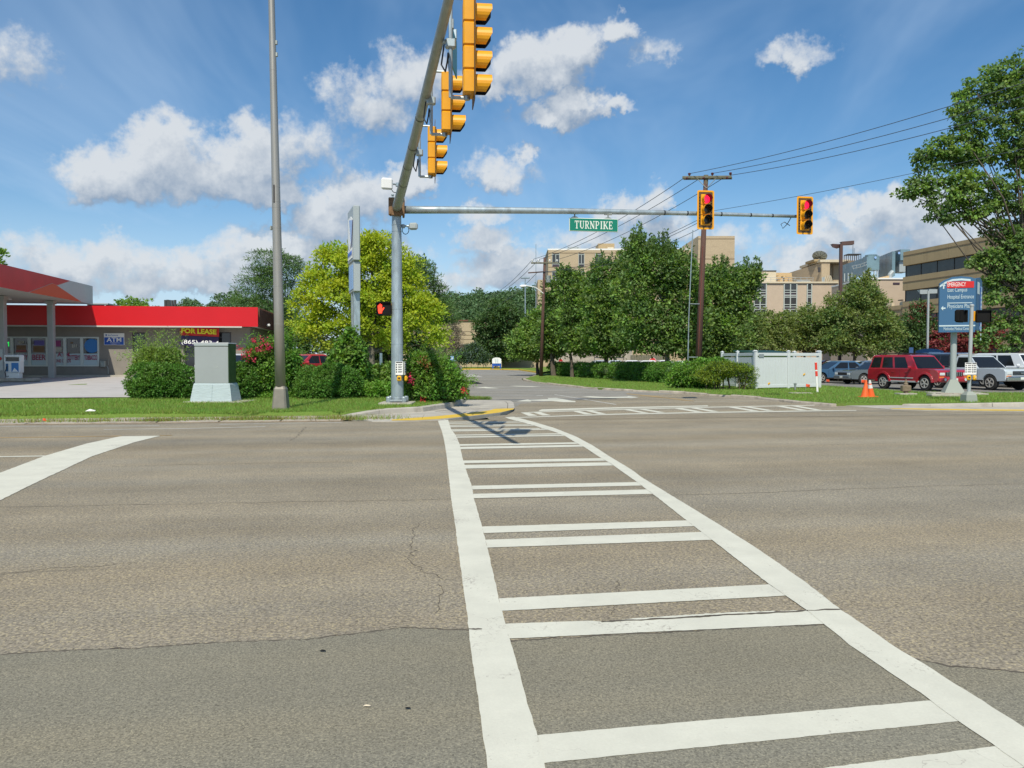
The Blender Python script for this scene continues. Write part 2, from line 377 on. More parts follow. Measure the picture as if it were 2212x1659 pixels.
class MB:
    def __init__(s): s.v = []; s.f = []; s.m = []
    def add(s, verts, faces, mi=0, M=None):
        o = len(s.v)
        s.v += [tuple(M @ Vector(p)) for p in verts] if M is not None else [tuple(p) for p in verts]
        s.f += [tuple(i + o for i in f) for f in faces]; s.m += [mi] * len(faces); return s
    def box(s, c, d, mi=0, M=None):
        x, y, z = c; a, b, h = d[0] / 2, d[1] / 2, d[2] / 2
        v = [(x + i * a, y + j * b, z + k * h) for k in (-1, 1) for j in (-1, 1) for i in (-1, 1)]
        return s.add(v, [(0, 2, 3, 1), (4, 5, 7, 6), (0, 1, 5, 4), (2, 6, 7, 3), (0, 4, 6, 2), (1, 3, 7, 5)], mi, M)
    def cbox(s, c, d, b=.02, mi=0, M=None):
        hx, hy, hz = d[0] / 2, d[1] / 2, d[2] / 2; b = min(b, hx * .9, hy * .9, hz * .9); pts = []
        for i in (-1, 1):
            for j in (-1, 1):
                for k in (-1, 1):
                    pts += [(c[0] + i * hx, c[1] + j * (hy - b), c[2] + k * (hz - b)), (c[0] + i * (hx - b), c[1] + j * hy, c[2] + k * (hz - b)),
                            (c[0] + i * (hx - b), c[1] + j * (hy - b), c[2] + k * hz)]
        return s.hull(pts, mi, M)
    def hull(s, pts, mi=0, M=None):
        bm = bmesh.new()
        for p in pts: bm.verts.new(p)
        r = bmesh.ops.convex_hull(bm, input=bm.verts[:])
        bmesh.ops.delete(bm, geom=[g for g in r['geom_interior'] if isinstance(g, bmesh.types.BMVert)], context='VERTS')
        bmesh.ops.dissolve_limit(bm, angle_limit=.02, verts=bm.verts[:], edges=bm.edges[:])
        bmesh.ops.recalc_face_normals(bm, faces=bm.faces[:])
        bm.verts.index_update()
        s.add([v.co[:] for v in bm.verts], [[v.index for v in f.verts] for f in bm.faces], mi, M); bm.free(); return s
    def quad(s, a, b, c, d, mi=0, M=None): return s.add([a, b, c, d], [(0, 1, 2, 3)], mi, M)
    def prism(s, poly, lo, hi, ax='z', mi=0, M=None, cap=True):
        n = len(poly)
        f3 = {'z': lambda p, t: (p[0], p[1], t), 'y': lambda p, t: (p[0], t, p[1]), 'x': lambda p, t: (t, p[0], p[1])}[ax]
        v = [f3(p, lo) for p in poly] + [f3(p, hi) for p in poly]
        f = [(i, (i + 1) % n, (i + 1) % n + n, i + n) for i in range(n)]
        if cap: f += [tuple(range(n))[::-1], tuple(range(n, 2 * n))]
        return s.add(v, f, mi, M)
    def loft(s, rings, mi=0, M=None, cap=True, closed=True):
        n = len(rings[0]); v = [p for r in rings for p in r]; f = []
        for k in range(len(rings) - 1):
            for i in range(n if closed else n - 1):
                j = (i + 1) % n; f.append((k * n + i, k * n + j, (k + 1) * n + j, (k + 1) * n + i))
        if cap: f += [tuple(range(n))[::-1], tuple(range((len(rings) - 1) * n, len(rings) * n))]
        return s.add(v, f, mi, M)
    def tube(s, path, rad, n=8, mi=0, M=None, cap=True):
        path = [Vector(p) for p in path]
        if not hasattr(rad, '__len__'): rad = [rad] * len(path)
        rings = []; up = None
        for i, p in enumerate(path):
            t = (path[min(i + 1, len(path) - 1)] - path[max(i - 1, 0)]).normalized()
            if up is None: up = Vector((0, 0, 1)) if abs(t.z) < .9 else Vector((1, 0, 0))
            sd_ = t.cross(up)
            if sd_.length < 1e-4: sd_ = t.orthogonal()
            sd_.normalize(); up = sd_.cross(t).normalized()
            rings.append([p + (sd_ * math.cos(2 * math.pi * k / n) + up * math.sin(2 * math.pi * k / n)) * rad[i] for k in range(n)])
        return s.loft(rings, mi, M, cap)
    def lathe(s, prof, n=16, c=(0, 0, 0), mi=0, M=None, ax='z', cap=True):
        rings = []
        for r, z in prof:
            ring = []
            for k in range(n):
                a = 2 * math.pi * k / n; x, y = r * math.cos(a), r * math.sin(a)
                ring.append({'z': (c[0] + x, c[1] + y, c[2] + z), 'y': (c[0] + x, c[1] + z, c[2] + y), 'x': (c[0] + z, c[1] + x, c[2] + y)}[ax])
            rings.append(ring)
        return s.loft(rings, mi, M, cap)
    def build(s, name, m, parent=None, loc=None, rz=None, smooth=False):
        me = bpy.data.meshes.new(name); me.from_pydata(s.v, [], s.f)
        for x in (m if isinstance(m, (list, tuple)) else [m]): me.materials.append(MATS[x])
        me.polygons.foreach_set('material_index', s.m)
        if smooth: me.polygons.foreach_set('use_smooth', [True] * len(s.f))
        me.update()
        o = bpy.data.objects.new(name, me); col.objects.link(o)
        if parent is not None: o.parent = parent
        if loc is not None: o.location = loc
        if rz is not None: o.rotation_euler = (0, 0, rz)
        return o

def tag(o, label=None, cat=None, group=None, kind=None):
    if label: o['label'] = label
    if cat: o['category'] = cat
    if group: o['group'] = group
    if kind: o['kind'] = kind
    return o
def thing(name, label, cat, loc=(0, 0, 0), rz=0., group=None):
    o = bpy.data.objects.new(name, None); o.empty_display_size = .3; col.objects.link(o)
    o.location = loc; o.rotation_euler = (0, 0, rz)
    return tag(o, label, cat, group)
def sempty(name):
    o = bpy.data.objects.new(name, None); col.objects.link(o); o['kind'] = 'structure'; return o
def struct(o): o['kind'] = 'structure'; return o
def copy_tree(o, parent=None):
    c = o.copy(); col.objects.link(c)
    if parent is not None: c.parent = parent
    for ch in [x for x in bpy.data.objects if x.parent == o]: copy_tree(ch, c)
    return c

_txt = {}
def text_geo(body, bold=0.):
    if (body, bold) in _txt: return _txt[(body, bold)]
    cu = bpy.data.curves.new('lettering', 'FONT'); cu.body = body; cu.size = 1; cu.extrude = .012; cu.offset = bold; cu.resolution_u = 3
    ob = bpy.data.objects.new('lettering', cu); col.objects.link(ob)
    bpy.context.view_layer.update()
    me = bpy.data.meshes.new_from_object(ob.evaluated_get(bpy.context.evaluated_depsgraph_get()))
    V = np.array([v.co[:] for v in me.vertices]); F = [tuple(p.vertices) for p in me.polygons]
    bpy.data.objects.remove(ob); bpy.data.curves.remove(cu); bpy.data.meshes.remove(me)
    V[:, 0] -= V[:, 0].min(); V[:, 1] -= V[:, 1].min()
    _txt[(body, bold)] = (V, F, V[:, 0].max(), V[:, 1].max()); return _txt[(body, bold)]
def lettering(body, x, z, w, h, m, parent, y=-.004, bold=0., M=None, thick=.004):
    """flat letters facing -Y, lower left corner at x, z, fitted into w by h"""
    V, F, tw, th = text_geo(body, bold)
    P_ = [(x + v[0] / tw * w, y + (-v[2] / .012) * thick * .5 , z + v[1] / th * h) for v in V]
    mb = MB(); mb.add(P_, F, 0, M); return mb.build('lettering', m, parent)

def wobble(pts, step, amp, seed):
    rng = random.Random(seed); out = []
    for a, b in zip(pts[:-1], pts[1:]):
        a, b = Vector(a), Vector(b); n = max(1, int((b - a).length / step))
        for k in range(n):
            p = a.lerp(b, k / n); t = (b - a).normalized(); q = Vector((-t.y, t.x, 0)); out.append(p + q * rng.uniform(-amp, amp))
    out.append(Vector(pts[-1])); return out
def resample(pts, n):
    pts = [Vector(p) for p in pts]; L = [0]
    for a, b in zip(pts[:-1], pts[1:]): L.append(L[-1] + (b - a).length)
    out = []
    for k in range(n):
        t = L[-1] * k / (n - 1); i = max(j for j in range(len(L)) if L[j] <= t + 1e-9); i = min(i, len(pts) - 2)
        out.append(pts[i].lerp(pts[i + 1], (t - L[i]) / max(1e-9, L[i + 1] - L[i])))
    return out
def sheet(name, pts, m, z=None, parent=None, kind='structure'):
    pts = [Vector((p[0], p[1], p[2] if z is None else z)) for p in pts]
    bm = bmesh.new(); f = bm.faces.new([bm.verts.new(p) for p in pts]); bm.normal_update()
    if f.normal.z < 0: bmesh.ops.reverse_faces(bm, faces=[f])
    bmesh.ops.triangulate(bm, faces=bm.faces[:])
    me = bpy.data.meshes.new(name); bm.to_mesh(me); bm.free(); me.materials.append(MATS[m])
    o = bpy.data.objects.new(name, me); col.objects.link(o)
    if parent is not None: o.parent = parent
    elif kind: o['kind'] = kind
    return o
def ribbon(name, A, B, m, z, parent=None, n=None, amp=0., seed=1):
    n = n or max(len(A), len(B)); A, B = resample(A, n), resample(B, n); rng = random.Random(seed)
    j = lambda p: (p.x + rng.uniform(-amp, amp), p.y + rng.uniform(-amp, amp), z)
    mb = MB(); mb.add([j(p) for p in A] + [j(p) for p in B], [(i, i + 1, n + i + 1, n + i) for i in range(n - 1)])
    o = mb.build(name, m, parent)
    if parent is None: o['kind'] = 'structure'
    return o
def stripe(pts, w):
    pts = [Vector(p) for p in pts]; A, B = [], []
    for i, p in enumerate(pts):
        t = (pts[min(i + 1, len(pts) - 1)] - pts[max(i - 1, 0)]).normalized(); q = Vector((-t.y, t.x, 0)) * w / 2
        A.append(p + q); B.append(p - q)
    return A, B

# ------------------------------------------------------------------ foliage
def quads(name, V, nq, mats, mi=None, parent=None):
    me = bpy.data.meshes.new(name); me.vertices.add(nq * 4); me.vertices.foreach_set('co', V.astype(np.float32).ravel())
    me.loops.add(nq * 4); me.loops.foreach_set('vertex_index', np.arange(nq * 4, dtype=np.int32))
    me.polygons.add(nq); me.polygons.foreach_set('loop_start', np.arange(nq, dtype=np.int32) * 4)
    for x in mats: me.materials.append(MATS[x])
    if mi is not None: me.polygons.foreach_set('material_index', mi.astype(np.int32))
    me.update(calc_edges=True); me.validate()
    o = bpy.data.objects.new(name, me); col.objects.link(o)
    if parent is not None: o.parent = parent
    return o
def unit(a): return a / np.maximum(1e-6, np.linalg.norm(a, axis=-1, keepdims=True))
def leaves(pos, dr, nr, ln, wd):
    """one folded diamond per leaf"""
    dr = unit(dr); sd_ = unit(np.cross(dr, nr)); nn = np.cross(sd_, dr)
    L = ln[:, None]; Wd = wd[:, None]
    V = np.stack([pos, pos + dr * L * .5 + sd_ * Wd * .5 + nn * L * .08, pos + dr * L, pos + dr * L * .5 - sd_ * Wd * .5 + nn * L * .08], 1)
    return V
def crown(rng, blobs, n, per, cr, leaf, wr=.55, out=.7, up=.6, droop=0., inner=.55, flat=.75, low=-1., sq=0):
    """blobs: x y z rx ry rz; n clumps of per leaves with radius cr"""
    B = np.array(blobs, float); area = (B[:, 3] * B[:, 4] + B[:, 4] * B[:, 5] + B[:, 3] * B[:, 5]); area /= area.sum()
    bi = rng.choice(len(B), n, p=area); d = unit(rng.normal(size=(n, 3)))
    m = d[:, 2] < low; d[m, 2] *= -1
    rr = inner + (1 - inner) * np.sqrt(rng.random(n))
    rr *= rng.uniform(.88, 1.08, n)
    ds = d / (np.abs(d) ** sq).sum(1, keepdims=True) ** (1 / sq) if sq else d
    c = B[bi, :3] + ds * B[bi, 3:] * rr[:, None]
    N = n * per; ci = np.repeat(np.arange(n), per)
    ou = unit(rng.normal(size=(N, 3))); ou[:, 2] = np.where(ou[:, 2] < -.35, -ou[:, 2], ou[:, 2])
    off = ou * np.array([1, 1, flat]) * cr * (rng.uniform(.45, 1.0, N) * rng.uniform(.7, 1.3, n)[ci])[:, None]
    pos = c[ci] + off
    dr = d[ci] * out * .6 + ou * .5 + rng.normal(size=(N, 3)) * .6 + np.array([0, 0, -droop]); nr = rng.normal(size=(N, 3)) * .5 + np.array([0, 0, up]) + d[ci] * .5 + ou * .8
    ln = leaf * rng.uniform(.65, 1.25, N)
    return leaves(pos, dr, nr, ln, ln * wr * rng.uniform(.8, 1.2, N)), bi[ci], c, d
def shoots(rng, tips, dirs, L, per, leaf, wr=.5):
    n = len(tips); ci = np.repeat(np.arange(n), per); N = n * per
    t = rng.random(N); ax = unit(dirs)[ci]
    rad = .16 * L * (1 - t * .8)
    pos = tips[ci] + ax * (t * L)[:, None] + rng.normal(size=(N, 3)) * rad[:, None]
    dr = ax * .5 + rng.normal(size=(N, 3)) * .6; ln = leaf * rng.uniform(.6, 1.2, N)
    return leaves(pos, dr, rng.normal(size=(N, 3)) + np.array([0, 0, .5]), ln, ln * wr)
def limbs(rng, mb, base, height, r0, targets, lean=(0, 0), start=.3, twigs=None, lf=.6):
    """tapered trunk with limbs that bend out towards the targets"""
    top = Vector((base[0] + lean[0], base[1] + lean[1], base[2] + height))
    b = Vector(base); n = 7; path = []
    for k in range(n):
        t = k / (n - 1); p = b.lerp(top, t); p += Vector((rng.normal() * .06 * height * .15, rng.normal() * .06 * height * .15, 0)) * (0 if k == 0 else 1)
        path.append(p)
    mb.tube([b + Vector((0, 0, -.15))] + path, [r0 * 1.5] + [r0 * (1 - .82 * (k / (n - 1))) * (1.12 if k == 0 else 1) for k in range(n)], 9)
    for T in targets:
        T = Vector(T); zf = min(.92, max(start, (T.z - b.z) / height * rng.uniform(.45, .7)))
        k = zf * (n - 1); i = min(n - 2, int(k)); p0 = path[i].lerp(path[i + 1], k - i); rr = r0 * (1 - .8 * zf) * lf
        mid = p0.lerp(T, .5) + Vector((0, 0, -.10 * (T - p0).length)) * rng.uniform(0, 1.2) + Vector(rng.normal(size=3)) * .06 * (T - p0).length
        mb.tube([p0, p0.lerp(mid, .5) + Vector((0, 0, .04)), mid, T], [rr, rr * .75, rr * .5, rr * .2], 6)
    if twigs is not None:
        tg = [Vector(t) for t in targets] + path[3:]
        for c in twigs:
            c = Vector(c); q = min(tg, key=lambda t: (t - c).length)
            mb.tube([q, q.lerp(c, .5) + Vector(rng.normal(size=3)) * .1, c], [min(r0 * .16, .035), min(r0 * .11, .022), min(r0 * .04, .008)], 4)
def tree(name, label, cat, base, blobs, leafm, trunk, n, per, cr, leaf, seed, group=None, bark='bark', tw=60, mix=None, shoot=0, shoot_len=1., lean=(0, 0), th=.85, start=.3, lf=.6, **kw):
    """blobs relative to the base"""
    rng = np.random.default_rng(seed); root = thing(name, label, cat, base, 0, group)
    V, bi, c, d = crown(rng, blobs, n, per, cr, leaf, **kw)
    top = max(b[2] + b[5] for b in blobs)
    mats = [leafm]; mi = np.zeros(len(V))
    if mix:
        mats = [leafm, mix[0]]; cl = np.repeat(rng.random(n), per); zz = (V[:, 0, 2] / top)
        hi = np.repeat((c[:, 2] / top), per)
        mi = (cl < mix[1](hi)).astype(float)
    if shoot:
        key = c[:, 2] + rng.normal(size=len(c)) * .5; k = np.argsort(-key)[:shoot * 2]; k = rng.choice(k, shoot, False)
        dirs = np.array([0, 0, 1.]) + d[k] * .35
        SV = shoots(rng, c[k], dirs, shoot_len, per * 2, leaf); V = np.concatenate([V, SV]); mi = np.concatenate([mi, np.zeros(len(SV))])
    quads('crown', V, len(V), mats, mi, root)
    mb = MB(); tg = [(b[0], b[1], b[2]) for b in blobs if math.hypot(b[0], b[1]) > .25]
    tws = c[rng.choice(len(c), min(tw, len(c)), False)] if tw else None
    limbs(rng, mb, (0, 0, 0), top * th, trunk, tg, lean, start, tws, lf)
    mb.build('trunk', bark, root, smooth=True)
    return root
def shrub(name, label, cat, base, blobs, leafm, n, per, cr, leaf, seed, group=None, core=True, mix=None, stems=5, rz=0., coremat=None, **kw):
    rng = np.random.default_rng(seed); root = thing(name, label, cat, base, rz, group)
    V, bi, c, d = crown(rng, blobs, n, per, cr, leaf, **kw)
    V = V[V[:, :, 2].max(1) > 0.01]
    mats, mi = [leafm], np.zeros(len(V))
    if mix: mats = [leafm, mix[0]]; mi = (rng.random(len(V)) < mix[1]).astype(float)
    quads('foliage', V, len(V), mats, mi, root)
    mb = MB()
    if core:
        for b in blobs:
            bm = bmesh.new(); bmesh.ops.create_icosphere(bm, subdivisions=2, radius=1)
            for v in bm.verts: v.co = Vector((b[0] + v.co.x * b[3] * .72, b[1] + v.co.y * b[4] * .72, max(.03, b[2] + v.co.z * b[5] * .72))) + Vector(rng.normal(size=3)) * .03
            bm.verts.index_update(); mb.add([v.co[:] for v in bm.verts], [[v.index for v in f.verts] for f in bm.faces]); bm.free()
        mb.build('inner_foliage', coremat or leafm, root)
    mb = MB()
    for k in range(stems):
        b = blobs[k % len(blobs)]; a = rng.random() * 6.28
        mb.tube([(b[0] + .15 * math.cos(a), b[1] + .15 * math.sin(a), -.05), (b[0] + .25 * math.cos(a), b[1] + .25 * math.sin(a), b[2] * .6), (b[0] + b[3] * .5 * math.cos(a), b[1] + b[4] * .5 * math.sin(a), b[2])], [.035, .025, .01], 5)
    mb.build('stem', 'twig', root)
    return root
def boxblobs(L, Wd, H, step, rng, jit=.06):
    """a clipped hedge as a row of overlapping cells along X"""
    n = max(1, int(round(L / step))); out = []
    for k in range(n):
        x = -L / 2 + L * (k + .5) / n
        out.append((x, rng.normal() * jit, H * .52, step * .72, Wd * .5 * (1 + rng.normal() * .06), H * .5 * (1 + rng.normal() * .05)))
    return out
# ------------------------------------------------------------------ ground and roads
rng0 = np.random.default_rng(7)
sheet('ground', [(-2500, -300, 0), (2500, -300, 0), (2500, 2500, 0), (-2500, 2500, 0)], 'rough_ground', -.12)
road = sheet('main_road', [UV(-220, -34), UV(220, -34), UV(220, .9), UV(16.5, .9), UV(12, 0), UV(-220, 0)], 'old_asphalt', 0.)
# smoother, newer lane along the near side
pb = [(-900, 1495), (0, 1415), (180, 1404), (300, 1400), (470, 1388), (650, 1382), (760, 1370), (860, 1357), (1000, 1361), (1095, 1385), (1400, 1368), (1700, 1352), (1780, 1351), (1850, 1380), (1930, 1415), (2050, 1440), (2212, 1452), (2700, 1490)]
edge = wobble([G(x, y) for x, y in pb], .06, .012, 3)
patch = sheet('asphalt_patch', edge + [Vector((60, -30, 0)), Vector((-60, -30, 0))], 'new_asphalt', .002, road)
A, B = stripe(wobble([G(x, y) for x, y in pb], .05, .012, 4), .014)
ribbon('patch_seam', A, B, 'crack_dark', .0026, road, amp=.008, n=500)

def crack(pts, w, seed, name='road_crack', amp=.03, step=.12, z=.002):
    c = wobble([G(x, y) for x, y in pts], step, amp, seed); A, B = stripe(c, w)
    return ribbon(name, A, B, 'crack_dark', z, road, n=len(c) * 2, amp=w * .3, seed=seed)
crack([(-100, 1098), (200, 1092), (560, 1086), (760, 1082), (960, 1078), (1200, 1074), (1410, 1072), (1640, 1064), (1900, 1054), (2300, 1042)], .008, 11, amp=.03, step=.2)
crack([(905, 1130), (888, 1165), (893, 1190), (884, 1212), (915, 1232), (958, 1252)], .006, 12, amp=.035, step=.07)
crack([(950, 1262), (956, 1300), (940, 1325)], .004, 13, amp=.03, step=.06)
crack([(660, 922), (640, 945), (628, 952)], .015, 14, amp=.05)
crack([(240, 1008), (400, 1004), (600, 1000), (760, 998)], .012, 15, amp=.02)
crack([(0, 1242), (120, 1226), (210, 1224), (300, 1214)], .005, 16, amp=.03)
crack([(1330, 1255), (1335, 1300), (1322, 1330)], .004, 17, amp=.03, step=.05)
crack([(1750, 962), (1900, 958), (2212, 948)], .010, 18, amp=.03)

# ---- crosswalk towards us: two curved edge lines and pairs of bars
LL = [(945, 907), (954.6, 932.4), (959.3, 951), (964, 979), (968.7, 1021), (974.5, 1077), (985.7, 1155), (999.7, 1263), (1009, 1329), (1013.8, 1376), (1027.8, 1479), (1039.6, 1563), (1053, 1650), (1063, 1740)]
LR = [(968, 907), (974.5, 927.7), (985, 941.8), (992, 958), (999, 988.6), (1008.5, 1021.4), (1018.5, 1048), (1023.8, 1077), (1041.9, 1141), (1058, 1207), (1077, 1291.7), (1091, 1348), (1102.8, 1390), (1124, 1460), (1138, 1516.7), (1161.4, 1591.7), (1178, 1659), (1196, 1740)]
RL = [(1090.5, 901.4), (1099.9, 905.4), (1123.4, 911.3), (1149, 918.3), (1179.6, 927.7), (1198.4, 933.5), (1219.5, 941.8), (1240.6, 954.7), (1264, 967.5), (1292.2, 986.3), (1320.8, 1003), (1377, 1043), (1414.6, 1071.4), (1480, 1123), (1541, 1169.8), (1658, 1261), (1742.7, 1319.8), (1780, 1350), (1841, 1399.5), (1987, 1498), (2060, 1553), (2150, 1615), (2300, 1720)]
RR = [(1110.5, 900.5), (1151.5, 911.3), (1198.4, 925.3), (1245.3, 944), (1280.4, 962.9), (1311, 983), (1365.3, 1016), (1386.4, 1032), (1466, 1080.7), (1550.5, 1132.3), (1639.6, 1188.6), (1733.3, 1254.2), (1817.7, 1319.8), (1888, 1366.7), (1939.6, 1404), (1990, 1433), (2120, 1515), (2212, 1573), (2400, 1690)]
cwl = ribbon('crosswalk_line', [G(*p) for p in LL], [G(*p) for p in LR], 'white_paint', .0062, road, 260, .003, 21)
cwr = ribbon('crosswalk_line', [G(*p) for p in RL], [G(*p) for p in RR], 'white_paint', .0062, road, 300, .003, 22)
def xat(line, y):
    for (x0, y0), (x1, y1) in zip(line[:-1], line[1:]):
        if y0 <= y <= y1: return x0 + (x1 - x0) * (y - y0) / max(1e-6, y1 - y0)
    return line[-1][0]
bars = [(1590, 1650, 1515, 1560), (1736, 1800, 1614, 1660), (1348, 1381, 1319, 1349), (1294, 1321, 1263.5, 1288), (1167, 1184, 1150, 1167), (1138.4, 1152.5, 1125, 1137.5),
        (1067.6, 1077, 1058, 1067.5), (1050, 1058, 1042, 1049.5), (1005, 1012.8, 999.3, 1006), (995.4, 1001, 990.2, 995.6), (966, 970.6, 961.3, 965.2), (960, 963.6, 956, 959.2),
        (943.4, 946, 939.6, 941.8), (939.4, 941.3, 936.6, 938.5), (930, 932.3, 926.8, 928.6), (927.7, 929.2, 924.8, 926.2), (921.3, 923, 918.3, 919.7), (918.6, 920, 916, 917.2), (914.3, 915.7, 911.8, 912.8), (911.6, 912.8, 909.5, 910.4)]
for i, (a, b, c, d) in enumerate(bars):
    A = [G(xat(LR, a), a), G(xat(RL, c), c)]; B = [G(xat(LR, b), b), G(xat(RL, d), d)]
    if i == 2:   # this bar straddles the pavement seam and is broken along its upper edge
        A = [G(1091, 1349), G(1190, 1345), G(1275, 1342), G(1300, 1345), G(1370, 1337), G(1450, 1332), G(1520, 1334), G(1640, 1326), G(1760, 1321)]
    ribbon('crosswalk_bar', A, B, 'white_paint', .0045, road, 60, .0025, 30 + i)
sl = ribbon('broken_paint', [G(1450, 1332), G(1560, 1325), G(1742, 1319)], [G(1450, 1334.5), G(1560, 1329), G(1742, 1323)], 'white_paint', .0047, road, 60, .006, 60)
crack([(1300, 1345), (1420, 1339), (1540, 1332), (1700, 1323), (1818, 1318)], .02, 61, 'paint_crack', .01, .06, .0072)
crack([(1010, 1361), (1040, 1361)], .02, 62, 'paint_crack', .004, .03, .0072)
# ---- crosswalk over the left arm: a wide curved stop stripe, lane lines
ribbon('stop_stripe', [G(x, y) for x, y in [(-200, 1095), (0, 1022), (98, 985), (186, 959), (260, 943), (344.5, 942)]], [G(x, y) for x, y in [(-200, 1170), (0, 1082), (70, 1046.8), (130, 1018.7), (197, 987), (292, 955.4), (344.5, 942.5)]], 'white_paint', .006, road, 160, .006, 23)
def line(name, pts, w, m, z=.0045, seed=1, amp=.008):
    A, B = stripe([G(x, y) for x, y in pts], w); return ribbon(name, A, B, m, z, road, 60, amp, seed)
line('lane_line', [(-300, 990), (0, 987), (99, 985.4)], .12, 'white_paint', seed=41)
line('yellow_line', [(-300, 948), (0, 945.8), (262, 942.2)], .13, 'worn_yellow_paint', seed=42)
line('yellow_line', [(345, 941), (372, 940.6)], .10, 'worn_yellow_paint', seed=43)
line('edge_line', [(-300, 923), (0, 921.3), (200, 920.6), (344, 920)], .10, 'worn_white_paint', seed=44)
line('edge_line', [(225, 928), (400, 926), (573, 922)], .09, 'worn_white_paint', seed=45)
line('edge_line', [(475, 916.9), (600, 914.6), (738, 913)], .09, 'worn_white_paint', seed=46)

# ---- side road
SRR = [(2300, 884), (1990, 879), (1797, 873.5), (1721, 867.5), (1653, 859.4), (1572, 854), (1470.4, 847), (1372.8, 843), (1294.6, 839), (1216.5, 832), (1158, 825.4), (1128, 820.5), (1127, 818), (1140, 815), (1160, 808.5)]
SRL = [(1109, 884), (1109, 869), (1100, 864.6), (1057, 863.8), (1020, 857), (1003, 849), (992, 835), (985, 815), (975, 801)]
srp = [G(x, y) for x, y in SRR] + [G(1160, 803), G(1120, 797.5), G(1050, 796), G(985, 796.5), G(900, 797)] + [G(x, y) for x, y in reversed(SRL)] + [G(1112, 880.8), G(1111, 888), G(1095, 897), G(1050, 902)] + [UV(-.5, -.25), UV(26, -.25)]
side = sheet('side_road', srp, 'side_asphalt', .004)
# the apron by the junction is the older brown asphalt
sheet('junction_apron', [UV(-.6, -.3), UV(24, -.3), G(2212, 880), G(1797, 873.4), G(1721, 867.5), G(1653, 859.6), G(1572, 854.4), G(1490, 849), G(1380, 855), G(1230, 865), G(1125, 872), G(1112, 881), G(1111, 888.3), G(1095, 896.5), G(1050, 901.5)], 'old_asphalt', .0055, side)
def sm(name, pts, m='white_paint', z=.010): return sheet(name, [G(x, y, z) for x, y in pts], m, z, side)
sm('stop_line', [(1164, 886.8), (1170, 884.3), (1300, 880.5), (1529, 875.6), (1529, 877.6), (1300, 883.3), (1164, 888.2)])
sm('crosswalk_line', [(1141, 890), (1330, 883.8), (1530, 878.8), (1760, 874.8), (1760, 876), (1530, 880.3), (1330, 885.4), (1141, 891.4)])
sm('crosswalk_line', [(1112, 901.2), (1330, 893.7), (1530, 889.8), (1760, 886.6), (1850, 886), (1850, 887), (1530, 891.8), (1330, 895.6), (1112, 902.6)])
for q in ([(1125, 891), (1139, 890.6), (1161, 897.6), (1142, 898.4)], [(1150, 890.2), (1165, 889.6), (1190, 897), (1172, 897.4)], [(1234, 887.4), (1248, 887), (1281, 894.6), (1263, 895)], [(1262, 886.6), (1276, 886.2), (1310, 893.8), (1293, 894.3)],
          [(1345, 884.4), (1358, 884), (1402, 891.6), (1386, 892)], [(1378, 883.6), (1391, 883.2), (1437, 890.8), (1421, 891.2)], [(1453, 881.6), (1470, 881.2), (1518, 889.4), (1501, 889.8)], [(1488, 880.8), (1503, 880.4), (1553, 888.8), (1536, 889.1)],
          [(1572, 879.4), (1588, 879), (1640, 887.4), (1622, 887.8)], [(1606, 878.8), (1620, 878.4), (1672, 886.8), (1657, 887.2)], [(1676, 877.4), (1690, 877), (1744, 886), (1728, 886.3)], [(1708, 876.8), (1722, 876.4), (1776, 885.6), (1761, 885.9)]):
    sm('crosswalk_bar', q, 'white_paint', .0085)
sm('turn_arrow', [(1115, 867), (1141, 862.3), (1143, 863.7), (1185, 862), (1183, 859.8), (1202, 859.4), (1235, 865.6), (1243, 866.2), (1243, 868.6), (1218, 868.6), (1190, 866.2), (1176, 866.4), (1146, 865.4), (1148, 867.2)])
sm('turn_arrow', [(1256, 856.8), (1275, 855.9), (1310, 857.6), (1355, 856.6), (1357, 855.6), (1380, 858), (1364, 860.2), (1350, 859.4), (1325, 859.8), (1285, 859.2)])
sm('turn_arrow', [(1022, 838.4), (1043, 836.2), (1047, 835.6), (1063, 837.2), (1079, 838.6), (1050, 838.9), (1046, 838.2)])
sm('turn_arrow', [(1099, 833.8), (1120, 833.5), (1168, 834.8), (1150, 835.6), (1118, 834.8)])
sm('lane_line', [(1196, 852.2), (1200, 852), (1333, 873.4), (1328, 873.8)], 'worn_white_paint')
sm('yellow_line', [(1355, 850), (1400, 854), (1500, 866), (1498, 867), (1396, 855.4), (1352, 851)], 'worn_yellow_paint')
sm('lane_line', [(1157, 854.4), (1172, 853.8), (1173, 854.6), (1160, 855.2)], 'worn_white_paint')

